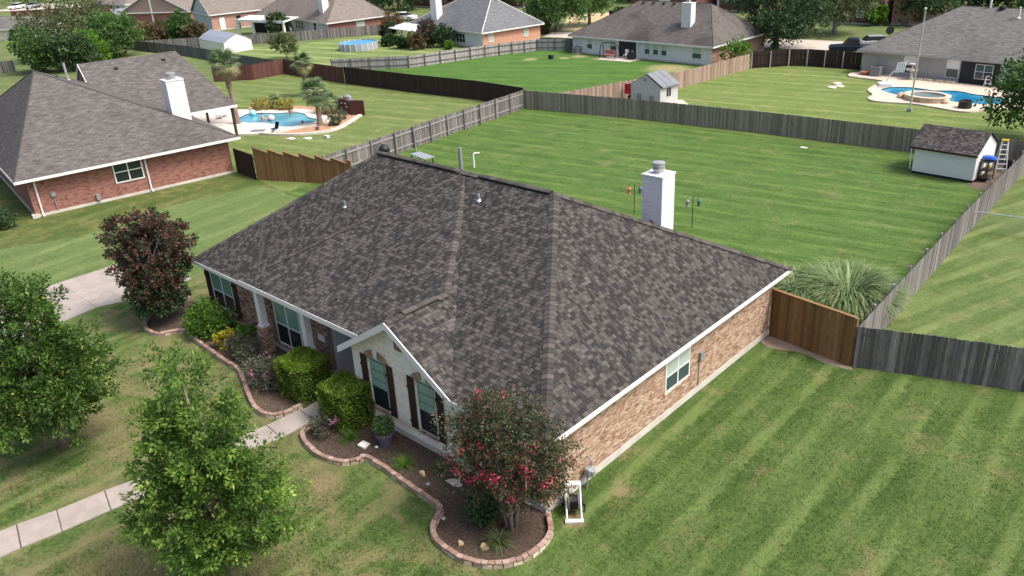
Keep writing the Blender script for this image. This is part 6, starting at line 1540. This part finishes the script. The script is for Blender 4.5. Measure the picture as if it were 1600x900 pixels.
me = unit_mesh('stone', 'spa_stone', lambda mb: mb.box((0, 0, .22), (.5, .3, .42), 0, 0))
for i in range(22):
    a = 2*PI*i/22; inst('stone', me, t, (1.75*math.cos(a), 1.35*math.sin(a), 0), (0, 0, math.atan2(1.35*math.cos(a), -1.75*math.sin(a))))
mb = MB(); nn = 32; vi = [(1.55*math.cos(2*PI*i/nn), 1.15*math.sin(2*PI*i/nn), .46) for i in range(nn)]; vo = [(2.0*math.cos(2*PI*i/nn), 1.58*math.sin(2*PI*i/nn), .46) for i in range(nn)]; vd = [(x, y, .38) for x, y, _ in vo]; ve = [(x, y, .2) for x, y, _ in vi]
mb.mesh(vi+vo+vd+ve, [(nn+i, nn+(i+1) % nn, (i+1) % nn, i) for i in range(nn)]+[(2*nn+i, 2*nn+(i+1) % nn, nn+(i+1) % nn, nn+i) for i in range(nn)]+[(i, (i+1) % nn, 3*nn+(i+1) % nn, 3*nn+i) for i in range(nn)]); mb.build('coping', 'deck_concrete', t)
sheet('water', [(1.56*math.cos(2*PI*i/nn), 1.16*math.sin(2*PI*i/nn)) for i in range(nn)], .33, 'water_spa', t)
for (x, y, s) in ((-2.4, .1, .3), (-2.2, -.5, .24), (1.9, -.6, .34), (-1.7, .85, .28)):
    mb = MB(); mb.lathe((x, y, 0), [(s, 0), (s*1.05, s*.6), (s*.6, s*1.1)], 8); mb.build('boulder', 'spa_stone', t)
mb = MB(); mb.tube([(-.0, .0, 0)]+[(.5*math.sin(i*.5), .28*math.cos(i*.8)-.1*i*.4, 0) for i in range(14)], .04, 5); o = mb.build('pool_hose', 'white_plastic'); o.location = (-10.2, 67.6, .045); tag(o, 'white cleaner hose floating in the right swimming pool', 'hose')
mb = MB(); mb.lathe((0, 0, 0), [(.5, 0), (.55, .08), (.52, .5), (.55, .62), (.44, .62), (.42, .5)], 20); o = mb.build('planter_tub', 'black'); o.location = (-5.45, 62.5, .14); tag(o, 'round black tub on the near edge of the right pool deck', 'tub')
t = thing('flagpole', 'tall slim white flagpole standing on the grass beside the right pool', 'flagpole', (-8.95, 59.4, 0))
mb = MB(); mb.tube([(0, 0, 0), (0, 0, 4), (0, 0, 8.4)], [.075, .065, .045], 10); mb.build('pole', 'metal', t); mb = MB(); mb.lathe((0, 0, 8.38), [(.03, 0), (.12, .08), (.12, .18), (0, .26)], 10); mb.build('finial', 'metal', t)
mb = MB(); mb.tube([(.1, 0, .9), (.1, 0, 8.3)], .008, 4); mb.build('halyard', 'white_plastic', t); mb = MB(); mb.box((.0, 0, .15), (.35, .35, .3)); mb.build('base_block', 'metal_gray', t)
t = thing('basketball_hoop', 'white poolside hoop with curved post and slatted board left of the right pool', 'basketball hoop', (-14.4, 68.4, .14), math.radians(-20))
mb = MB(); mb.lathe((0, 0, 0), [(.75, 0), (.7, .25), (.3, .36)], 4, 0, 1.2, .9); mb.build('base', 'white_plastic', t)
mb = MB(); mb.tube([(.2, 0, .3), (.4, .05, 1.0), (.75, .1, 1.45), (1.2, .15, 1.6)], .06, 7); mb.build('post', 'white_plastic', t)
for i in range(5): mb = MB(); mb.obox((.95+i*.2, .1+i*.02, 1.35+i*.05), (.09, 0, 0), (0, .05, 0), (.12, 0, 1.0)); mb.build('slat', 'white_plastic', t)
mb = MB(); mb.obox((.95, .09, 1.6), (.95, 0, .25), (0, .04, 0), (0, 0, .08)); mb.obox((1.05, .09, 2.15), (.95, 0, .25), (0, .04, 0), (0, 0, .08)); mb.build('board_rail', 'white_plastic', t)
t = thing('bird_bath', 'two-tier stone bird bath against the grey house wall', 'bird bath', (-13.3, 72.6, .14))
mb = MB(); mb.lathe((0, 0, 0), [(.32, 0), (.16, .2), (.13, .7), (.2, .78)], 14); mb.build('pedestal', 'stone_pale', t, smooth=True); mb = MB(); mb.lathe((0, 0, .78), [(.15, 0), (.58, .14), (.6, .22), (.5, .16)], 16); mb.build('basin', 'stone_pale', t); mb = MB(); mb.lathe((0, 0, .9), [(.09, 0), (.08, .5), (.3, .58), (.3, .64)], 12); mb.build('upper_basin', 'stone_pale', t)
mb = MB(); mb.lathe((0, 0, 0), [(.3, 0), (.5, .3), (.55, .32), (.45, .32)], 14); o = mb.build('plant_bowl', 'terracotta'); o.location = (-18.0, 73.0, .14); tag(o, 'wide terracotta bowl beside the air conditioner of the grey house', 'bowl')
t = thing('step_stool', 'white folding step stool at the patio opening of the grey house', 'step stool', (-6.3, 72.4, .14))
mb = MB()
for s in (1, -1): mb.tube([(s*.25, -.25, 0), (s*.2, .1, .95)], .04, 5); mb.tube([(s*.25, .35, 0), (s*.2, .1, .95)], .035, 5)
mb.build('frame', 'white_plastic', t)
for z in (.3, .62, .93): mb = MB(); mb.box((0, -.25+.36*z, z), (.46, .2, .05)); mb.build('step', 'white_plastic', t)
for i in range(7):
    rock(('pale' if i % 2 == 0 else 'tan')+' border stone below the grey house wall, '+('nearest the bird bath','second from the bird bath','third from the bird bath','in the middle of the row','third from the patio opening','second from the patio opening','nearest the patio opening')[i], (-12.4+i*.5+RNG.uniform(-.1, .1), 72.6-.04*i), (.2+.08*RNG.random(), .16), 'stone_tan' if i % 2 else 'stone_pale', .3)['group'] = 'border stones below the grey house wall'
# above-ground pool
t = thing('above_ground_pool', 'round grey above-ground pool with bright blue water on the grass', 'swimming pool', (-87.3, 60.6, 0))
n = 20
me = unit_mesh('panel', 'ac_gray', lambda mb: None or mb.box((0, 0, .48), (.88, .05, .96), 0, 0))
M['pool_panel'] = plain('pool_panel', (.3, .32, .36, 1), .5); me.materials[0] = M['pool_panel']
for i in range(n):
    a = 2*PI*i/n; inst('panel', me, t, (2.75*math.cos(a), 2.75*math.sin(a), 0), (0, 0, a+PI/2))
pmm = unit_mesh('upright', 'white_dirty', lambda mb: mb.box((0, 0, .5), (.1, .1, 1.0), 0, 0))
for i in range(n): a = 2*PI*(i+.5)/n; inst('upright', pmm, t, (2.8*math.cos(a), 2.8*math.sin(a), 0), (0, 0, a))
sheet('water', [(2.7*math.cos(2*PI*i/40), 2.7*math.sin(2*PI*i/40)) for i in range(40)], .86, 'water_above', t)
# grill screen wall by the palm pool
t = thing('privacy_screen', 'dark red-brown corner screen wall with white fish ornaments by the left pool', 'screen', (-52.4, 32.4, 0))
mb = MB(); mb.obox((0, 0, 0), (-3.7, .9, 0), (0, .08, 0), (0, 0, 1.35)); mb.obox((0, 0.0, 0), (1.3, .7, 0), (-.05, .09, 0), (0, 0, 1.45)); mb.build('panel', 'wood_redbrown', t)
for (x, z) in ((-3.1, .95), (-2.0, .9), (-1.1, 1.0), (-.9, .7), (-2.9, .7)):
    y = -.24*x-.03; mb = MB(); mb.slab([(x-.2, y+.05, z), (x, y, z-.08), (x+.16, y-.04, z), (x+.26, y-.06, z-.08), (x+.26, y-.06, z+.08), (x+.16, y-.04, z+.01), (x, y, z+.09)], (-.23, -1, 0), .02); mb.build('fish_ornament', 'white_plastic', t)
t = thing('barbecue', 'covered dark barbecue behind the red-brown screen', 'barbecue', (-55.0, 34.1, 0)); mb = MB(); mb.box((0, 0, .5), (1.5, .7, 1.0)); mb.build('cabinet', 'ac_gray', t); mb = MB(); mb.lathe((0, 0, 1.0), [(.5, 0), (.48, .25), (.25, .42)], 12, 0, 1.2, .7); mb.build('lid', 'metal_gray', t)

# pool-side things
for (x, y, z, m, lb) in ((-61.2, 26.9, .3, 'glass_ball', 'pale blue beach ball floating at the left end of the curvy pool'), (-57.4, 26.6, .3, 'pink_ball', 'white and pink beach ball floating in the middle of the curvy pool')):
    if m not in M: M[m] = plain(m, (.3, .62, .72, 1) if m == 'glass_ball' else (.72, .45, .5, 1), .4, var=.3, scale=4)
    bm = bmesh.new(); bmesh.ops.create_uvsphere(bm, u_segments=16, v_segments=10, radius=.34); me = bpy.data.meshes.new('beach_ball'); bm.to_mesh(me); bm.free(); me.materials.append(M[m]); me.polygons.foreach_set('use_smooth', [True]*len(me.polygons))
    o = bpy.data.objects.new('beach_ball', me); COL.objects.link(o); o.location = (x, y, z); tag(o, lb, 'ball')
t = thing('sun_lounger', 'white sun lounger on the pale deck at the left end of the curvy pool', 'sun lounger', (-62.9, 24.6, .14), math.radians(120))
mb = MB(); mb.obox((-.9, -.32, .32), (1.2, 0, 0), (0, .64, 0), (0, 0, .06)); mb.build('seat', 'white_plastic', t); mb = MB(); mb.obox((.3, -.32, .32), (.65, 0, .45), (0, .64, 0), (0, 0, .06)); mb.build('backrest', 'white_plastic', t)
for sx in (-.75, .25):
    for sy in (-.25, .25): mb = MB(); mb.box((sx, sy, .16), (.06, .06, .32)); mb.build('leg', 'white_plastic', t)
mb = MB(); mb.box((0, 0, .02), (1.3, .8, .04)); o = mb.build('door_mat', 'ac_gray', bevel=.01); o.location = (-54.55, 23.35, .14); o.rotation_euler = (0, 0, .7); tag(o, 'dark grey mat lying on the near deck of the curvy pool', 'mat')
t = thing('folded_chair', 'dark blue folding chair on the near edge of the curvy pool deck', 'chair', (-52.7, 23.95, .14)); mb = MB(); mb.box((0, 0, .3), (.55, .5, .06)); mb.build('seat', 'car_paint', t); mb = MB(); mb.obox((-.27, .2, .3), (.54, 0, 0), (0, .06, 0), (0, .2, .55)); mb.build('backrest', 'car_paint', t)
for sx in (1, -1): mb = MB(); mb.tube([(sx*.24, -.25, 0), (sx*.24, .25, .3)], .03, 4); mb.tube([(sx*.24, .25, 0), (sx*.24, -.25, .3)], .03, 4); mb.build('leg', 'metal', t)
mb = MB(); mb.box((0, 0, .12), (.5, .35, .24)); o = mb.build('cooler_box', 'siding_blue', bevel=.03); o.location = (-47.0, 25.6, .0); tag(o, 'pale blue box lying on the grass by the grey fence', 'box')
mb = MB(); mb.lathe((0, 0, 0), [(.12, 0), (.2, .25), (.2, .3)], 10); o = mb.build('flower_pot', 'purple_pot'); o.location = (-50.2, 26.9, .02); tag(o, 'small purple pot in the mulch below the nearest palm', 'plant pot')

# swimmers
def person(label, loc, rz, joints, edges, hair=True):
    """one continuous skinned body; joints: name -> (x, y, z, radius)"""
    t = thing('person', label, 'person', loc, rz)
    nm = list(joints); me = bpy.data.meshes.new('body'); me.from_pydata([joints[k][:3] for k in nm], [(nm.index(a), nm.index(b)) for a, b in edges], []); o = bpy.data.objects.new('body', me); COL.objects.link(o); o.parent = t
    sk = o.modifiers.new('skin', 'SKIN'); sk.use_smooth_shade = True
    for i, k in enumerate(nm):
        r = joints[k][3]; me.skin_vertices[0].data[i].radius = (r, r)
    me.skin_vertices[0].data[0].use_root = True
    o.modifiers.new('sub', 'SUBSURF').levels = 1; o.modifiers['sub'].render_levels = 1
    me.materials.append(M['skin'])
    hx, hy, hz, hr = joints['head']
    mb = MB(); mb.lathe((hx, hy+.015, hz+.0), [(hr*1.12, -.02), (hr*1.15, .04), (hr*.85, hr*.85), (0, hr*1.2)], 12); mb.build('hair', 'hair', t, smooth=True)
    return t
ED = [('pelvis', 'belly'), ('belly', 'chest'), ('chest', 'neck'), ('neck', 'head'), ('chest', 'shl'), ('shl', 'ell'), ('ell', 'wrl'), ('wrl', 'hal'), ('chest', 'shr'), ('shr', 'elr'), ('elr', 'wrr'), ('wrr', 'har'), ('pelvis', 'hipl'), ('hipl', 'knl'), ('knl', 'anl'), ('pelvis', 'hipr'), ('hipr', 'knr'), ('knr', 'anr')]
J1 = dict(pelvis=(0, 0, 0, .13), belly=(0, 0, .2, .13), chest=(0, 0, .42, .15), neck=(0, -.01, .58, .06), head=(0, -.02, .74, .105), shl=(-.19, 0, .5, .065), ell=(-.3, -.14, .3, .05), wrl=(-.2, -.34, .25, .035), hal=(-.15, -.42, .25, .04), shr=(.19, 0, .5, .065), elr=(.32, -.1, .28, .05), wrr=(.26, -.32, .24, .035), har=(.22, -.41, .24, .04), hipl=(-.1, 0, -.05, .1), knl=(-.11, -.05, -.45, .07), anl=(-.11, 0, -.85, .05), hipr=(.1, 0, -.05, .1), knr=(.11, -.05, -.45, .07), anr=(.11, 0, -.85, .05))
person('bare-shouldered person standing waist-deep in the curvy turquoise pool', (-57.9, 25.95, .06), math.radians(150), J1, ED)
J2 = dict(J1); J2.update(chest=(0, -.1, .36, .15), neck=(0, -.15, .5, .06), head=(0, -.2, .64, .105), elr=(.42, -.12, .42, .05), wrr=(.64, -.2, .36, .035), har=(.74, -.22, .34, .04), shl=(-.19, -.08, .42, .065), shr=(.19, -.08, .42, .065))
person('person leaning at the far edge of the curvy turquoise pool with one arm out', (-57.9, 29.2, .02), math.radians(40), J2, ED)
J3 = dict(J1); J3.update(head=(0, -.1, .66, .105))
person('swimmer with only dark-haired head and shoulders above water near the nearest palm', (-53.6, 27.6, -.42), math.radians(60), J3, ED)

# ------------------------------------------------------------------ CARS
def car(name, label, loc, rz, paint, L=4.5, W_=1.8, h=1.45, pickup=False, cat='car'):
    t = thing(name, label, cat, (loc[0], loc[1], 0), rz); hw = W_/2
    body = [(-L/2, .35), (-L/2, .85), (-L*.46, .95), (-L*.2, .98), (L*.22, .95), (L*.46, .86), (L/2, .7), (L/2, .35)]
    if pickup: body = [(-L/2, .45), (-L/2, 1.08), (L*.16, 1.08), (L*.24, 1.1), (L*.47, 1.02), (L/2, .85), (L/2, .45)]
    mb = MB(); n = len(body)
    vs = [(x, -hw, z) for x, z in body]+[(x, hw, z) for x, z in body]; mb.mesh(vs, [tuple(range(n))[::-1], tuple(range(n, 2*n))]+[(i, (i+1) % n, n+(i+1) % n, n+i) for i in range(n)]); bd = mb.build('body', paint, t, bevel=.07)
    cab = [(-L*.42, .95), (-L*.3, h), (L*.08, h), (L*.24, .95)] if not pickup else [(-L*.16, 1.06), (-L*.12, h), (L*.1, h), (L*.22, 1.06)]
    for y0, y1, sc, m, nm in ((-hw*.86, hw*.86, 1, 'black_gloss', 'window'),):
        mb = MB(); vs = [(x, y0*(.84 if z == h else 1), z) for x, z in cab]+[(x, y1*(.84 if z == h else 1), z) for x, z in cab]; mb.mesh(vs, ((3, 2, 1, 0), (4, 5, 6, 7), (0, 1, 5, 4), (1, 2, 6, 5), (2, 3, 7, 6), (3, 0, 4, 7))); mb.build(nm, m, t)
    mb = MB(); mb.box(((cab[1][0]+cab[2][0])/2, 0, h+.015), (cab[2][0]-cab[1][0]+.05, W_*.74, .05)); mb.build('roof', paint, t, bevel=.02)
    if pickup: mb = MB(); mb.box((-L*.33, 0, 1.09), (L*.3, W_*.8, .03)); mb.build('cargo_bed', 'black', t)
    for sx in (-1, 1):
        for sy in (-1, 1):
            mb = MB(); mb.lathe((0, 0, 0), [(0, -.1), (.34, -.1), (.34, .1), (0, .1)], 16); mb.v = [(sx*L*.31+p[0], sy*(hw-.08)+p[2], .34+p[1]) for p in mb.v]; w_ = mb.build('wheel', 'black', t)
            mb = MB(); mb.lathe((0, 0, 0), [(0, -.01), (.2, -.01), (.2, .01), (0, .01)], 12); mb.v = [(sx*L*.31+p[0], sy*(hw+.03)+p[2], .34+p[1]) for p in mb.v]; mb.build('rim', 'metal', w_)
    for sy in (-1, 1):
        mb = MB(); mb.box((L/2-.02, sy*hw*.7, .68), (.08, .32, .14)); mb.build('headlight', 'white_plastic', t)
        mb = MB(); mb.box((-L/2+.0, sy*hw*.75, .8), (.06, .25, .14)); mb.build('tail_light', 'red', t)
        mb = MB(); mb.box((cab[3][0]-.1, sy*(hw+.1), 1.05), (.12, .2, .15)); mb.build('mirror', 'black', t)
    return t
car('pickup_truck', 'dark blue pickup truck parked behind the dark fence beside the grey house', (-24.2, 84.9), math.radians(205), 'car_paint', 5.2, 2.0, 1.8, True, 'pickup truck')
car('parked_car', 'silver car parked by the road beyond the pickup truck', (-23.2, 90.6), math.radians(35), 'car_silver')
car('parked_car', 'white car parked on the driveway at the top left corner', (-236, 63.4), math.radians(-60), 'car_white', 4.6)
car('parked_car', 'dark car with silver trim beside the white car at the top left', (-233, 66.5), math.radians(-60), 'car_silver', 4.6)
car('parked_car', 'white car glimpsed left of the white chimney of the blue-grey roof', (-107, 86.5), math.radians(20), 'car_white', 4.6)

# ------------------------------------------------------------------ PALMS
def palm(label, base, h, crad, nf, lean=(0, 0), dry=.3, boot=True):
    t = thing('palm_tree', label, 'palm', (base[0], base[1], 0), 0, 'palms round the curvy pool')
    mb = MB(); top = Vector((lean[0], lean[1], h))
    mb.tube([(0, 0, -.05), (lean[0]*.15, lean[1]*.15, h*.25), (lean[0]*.5, lean[1]*.5, h*.6), top], [.34, .24, .2, .2], 10)
    for i in range(26):
        a = i*2.4; z = h*(.62+.36*i/26); mb.box((lean[0]*z/h+.2*math.cos(a), lean[1]*z/h+.2*math.sin(a), z), (.12, .16, .28), a)
    mb.build('trunk', 'palm_bark', t)
    def frond(mat, L):
        mb = MB(); nb = 13; mb.tube([(0, 0, 0), (L*.25, 0, .06), (L*.45, 0, .02)], [.025, .02, .015], 4)
        o = Vector((L*.42, 0, .03))
        for i in range(nb):
            a = (i/(nb-1)-.5)*2.9; ll = L*.62*(1-.25*abs(a)/1.45); d = Vector((math.cos(a), math.sin(a), 0)); s = Vector((-d.y, d.x, 0))
            p1 = o+d*ll*.55+Vector((0, 0, .02)); p2 = o+d*ll+Vector((0, 0, -.28*ll-.12*RNG.random()))
            mb.poly([o-s*.015, p1-s*.055, p2, p1+s*.055], RNG.random())
        me = bpy.data.meshes.new('frond'); me.from_pydata(mb.v, [], mb.f); me.update(); at = me.attributes.new('r', 'FLOAT', 'POINT'); at.data.foreach_set('value', np.array(mb.r, np.float32)*.5); me.materials.append(M[mat]); return me
    g, dmesh = frond('leaf_palm', crad), frond('leaf_palm_dry', crad*.9)
    for i in range(nf):
        f = i/nf; el = -.95*(1-f)+1.35*f+RNG.uniform(-.15, .15); use = dmesh if f < dry else g
        inst('frond', use, t, top+Vector((0, 0, -.1+.25*f)), (RNG.uniform(-.25, .25), -el, i*2.399+RNG.uniform(-.2, .2)), (RNG.uniform(.85, 1.1),)*3)
    return t
palm('tallest fan palm with yellowed lower fronds at the patio roof corner', (-59.0, 23.9), 5.6, 1.9, 34, (-.3, -.1), .45)
palm('middle fan palm standing behind the curvy pool against the dark fence', (-64.5, 35.6), 3.5, 1.45, 30, (.1, 0), .4)
palm('nearest fan palm standing in the tan mulch right of the curvy pool', (-51.6, 28.2), 3.0, 1.65, 32, (-.15, 0), .12)
palm('short fan palm just behind the nearest palm in the mulch', (-55.1, 31.6), 1.1, 1.5, 18, (0, 0), .15)
palm('tiny palm between the two golden shrubs behind the pool', (-62.6, 30.4), .5, 1.0, 16, (0, 0), .3)
shrub('shrub', 'rounded golden shrub left of the tiny palm behind the curvy pool', 'shrub', (-62.6, 28.9), 1.25, 1.0, 1.15, 'leaf_golden', 1500, .14)
shrub('shrub', 'rounded golden shrub right of the tiny palm behind the curvy pool', 'shrub', (-60.4, 30.3), 1.3, 1.0, 1.05, 'leaf_golden', 1500, .14)
shrub('shrub', 'grey-green shrub in front of the red-brown screen', 'shrub', (-52.0, 30.8), .85, .7, 1.0, 'leaf_gray', 1100, .12)
shrub('shrub', 'low dark green shrub right of the nearest palm', 'shrub', (-50.5, 28.9), .85, .7, .85, 'leaf_dark', 1100, .12)

# ------------------------------------------------------------------ BACKGROUND TREES
def bgtree(label, base, h, w_, mat='leaf_mid', n=150, size=.34, th=None, low=.8, cb=.22, name='leafy_tree', group=None, nl=26, tr=.18, bark='bark'):
    r = w_/2; lob = []
    zc = h*(cb+(1-cb)*.5); rz_ = h*(1-cb)*.5
    lob.append((0, 0, zc, r*.78, r*.78, rz_*.9))
    for i in range(8):
        a = i*2.4+RNG.random(); q = RNG.uniform(.4, .62); zz = zc+rz_*RNG.uniform(-.62, .62); sc = RNG.uniform(.36, .52)
        lob.append((r*q*math.cos(a), r*q*math.sin(a), zz, r*sc, r*sc, rz_*.42))
    return tree(name, label, 'tree', base, lob, mat, n, nl, size, w_*.055, h*.6, tr, group, bark, shell=.55, limbs=9, low=low, droop=.1, aspect=.6)
bgtree('dark green tree at the left end of the cluster above the left roof', (-114.3, 25.4), 6.2, 6.2, 'leaf_mid', 240, .36, cb=.03, low=.2)
bgtree('broad dark green tree in the middle of the cluster above the left roof', (-111.5, 29.2), 5.0, 7.4, 'leaf_dark', 260, .36, cb=.03, low=.2)
bgtree('olive feathery tree at the back of the cluster, with pale bare twigs', (-124.0, 31.6), 9.2, 9.5, 'leaf_olive', 250, .32, cb=.12)
bgtree('pale olive tree right of the feathery tree at the back of the cluster', (-128, 39.5), 8.6, 9.0, 'leaf_olive', 240, .3, cb=.1)
bgtree('bright lime green tree in the middle of the cluster', (-114.5, 33.2), 4.6, 5.0, 'leaf_bright', 190, .34, cb=.03, low=.2)
bgtree('mid green rounded tree at the right end of the cluster', (-117.5, 38.0), 6.2, 8.2, 'leaf_mid', 270, .36, cb=.03, low=.2)
bgtree('rust-tinged shrub-like tree beside the long grey fence', (-127, 47.5), 3.4, 6.0, 'leaf_rust', 140, .32, cb=.03, low=.1)
bgtree('rust and green shrub left of the green tree by the long grey fence', (-126.5, 50.6), 3.1, 6.2, 'leaf_rust', 160, .32, cb=.02, low=.1)
bgtree('upright green tree between two rusty shrubs behind the long grey fence', (-121.5, 50.8), 5.2, 4.6, 'leaf_mid', 200, .32, cb=.04, low=.1)
bgtree('rusty shrub leaning on the white barn-roofed shed', (-118.2, 51.6), 3.6, 4.2, 'leaf_rust', 140, .3, cb=.03, low=.1)
bgtree('dark magnolia with white specks in front of the pergola', (-112.3, 63.2), 3.9, 4.2, 'leaf_dark', 170, .34, cb=.1, low=.2)
bgtree('slender young tree with pale green leaves inside the corner of the dark fence', (-89.4, 49.6), 3.6, 4.2, 'leaf_olive', 130, .24, cb=.2, tr=.07)
for (x, y, h, w_, m, lb) in ((-148, 97, 9, 15, 'leaf_dark', 'dark tree at the top edge, left of the tan roof'), (-133, 99, 9, 13, 'leaf_dark', 'dark tree at the top edge above the right end of the tan roof'), (-121, 97, 9, 12, 'leaf_dark', 'dark tree at the top edge left of the tall white chimney'), (-112, 108, 7.5, 12, 'leaf_rust', 'brownish tree behind the ridge of the blue-grey roof'), (-101, 112, 6.5, 10, 'leaf_mid', 'green tree right of the blue-grey ridge at the top edge'), (-84, 126, 8, 12, 'leaf_mid', 'green tree behind the left end of the weathered ridge'), (-72, 127, 6, 12, 'leaf_mid', 'green tree behind the middle of the weathered ridge'), (-66, 124, 5.5, 8, 'leaf_bright', 'bright tree behind the right end of the weathered ridge')):
    bgtree(lb, (x, y), h, w_, m, 190, .5, cb=.05, low=.3)
bgtree('large round green tree in front of the dead lawn at the top centre', (-70.2, 85.8), 7.8, 11.5, 'leaf_mid', 430, .36, cb=.2, low=1.2, tr=.3)
bgtree('smaller green tree on a ring of mulch in the dead lawn', (-70.0, 93.8), 6.4, 8.2, 'leaf_mid', 260, .36, cb=.3, low=1.6, tr=.25)
bgtree('large dark live oak behind the dark fence at the top right', (-34.0, 85.3), 9.2, 12.5, 'leaf_dark', 560, .36, cb=.16, low=1.0, tr=.38)
bgtree('yellow-green spreading tree on the lawn beyond the road', (-32.3, 99.3), 8.2, 10.5, 'leaf_olive', 340, .34, cb=.24, low=1.4, tr=.34, bark='bark_gray')
bgtree('bright green shrub-tree at the foot of the two-storey brick house', (-30.6, 109.0), 3.2, 3.4, 'leaf_bright', 120, .3, cb=.03, low=.1)
for (x, y, h, w_, m, lb) in ((-25.6, 112.8, 7.0, 9.0, 'leaf_dark', 'dark tree left of the grey ridge at the top right'), (-22.5, 124, 8.5, 12.5, 'leaf_dark', 'dark tree behind the left part of the grey ridge'), (-15, 126, 8, 12, 'leaf_mid', 'green tree behind the vent pipes of the grey roof'), (-7, 127, 8, 13, 'leaf_dark', 'dark tree behind the right part of the grey ridge'), (-42, 122, 7.5, 11, 'leaf_dark', 'dark tree behind the live oak at the top right'), (-54, 119, 6.5, 7.0, 'leaf_bright', 'bright tree right of the dark red-brown house'), (-62.5, 92, 3, 3.2, 'leaf_dark', 'dark shrub by the driveway of the dark brick house')):
    bgtree(lb, (x, y), h, w_, m, 230, .45, cb=.03, low=.2)
for (x, y, h, w_, m, lb) in ((-78.4, 66.2, 4.1, 3.0, 'leaf_plum', 'tall plum-leaved shrub against the blue-grey roofed house'), (-76.0, 67.4, 3.2, 3.6, 'leaf_dark', 'dark shrub left of the triple window of the blue-grey roofed house'), (-78.4, 64.0, 2.6, 2.7, 'leaf_rust', 'brownish shrub at the left of the planting by the pale fence'), (-81.2, 63.8, 1.7, 2.3, 'leaf_dark', 'low dark shrub right of the patio cover post'), (-85.0, 64.5, 1.6, 2.4, 'leaf_dark', 'low dark shrub under the left end of the patio cover'), (-95.5, 74.2, 3.6, 4.0, 'leaf_rust', 'reddish tree left of the white patio cover'), (-71.0, 83.5, 1.9, 2.6, 'leaf_rust', 'rusty shrub at the right corner of the orange brick wall'), (-73.9, 66.2, 1.0, 1.2, 'leaf_bright', 'lime green plant in front of the dark shrubs'), (-87.8, 66.9, 3.2, 2.6, 'leaf_plum', 'dark reddish small tree left of the patio cover')):
    bgtree(lb, (x, y), h, w_, m, 110, .26, cb=.04, low=.1, name='garden_shrub', tr=.06)
bgtree('large leafy tree with grey trunk cut off by the right edge of the photo', (2.3, 53.4), 6.9, 8.4, 'leaf_mid', 560, .26, cb=.27, low=1.6, tr=.28, bark='bark_gray')
# far wood seen at the top corners
def wood(name, pts, mat, n, size):
    P = []
    for (x, y, r, h) in pts:
        q, _d = lobe_points([(x, y, h*.5, r, r, h*.5)], n, .7); P.append(q)
    P = np.concatenate(P); P[:, 2] = np.maximum(P[:, 2], .2)
    o = leaves(name, mat, None, P, NR.normal(0, .6, P.shape)+np.array([0, 0, .4]), size, .7); return tag(stuff(o), None, None)
wood('far_wood', [(-260+i*14, 70+i*7+RNG.uniform(-4, 4), 8, 6) for i in range(6)]+[(-250, 48, 9, 7), (-238, 42, 8, 7), (-205, 86, 9, 8), (-190, 92, 9, 8), (-170, 98, 8, 8), (-160, 110, 9, 8)], 'leaf_mid', 420, .9)
wood('far_wood', [(-150+i*13, 128+i*2, 9, 7) for i in range(14)], 'leaf_dark', 420, .9)
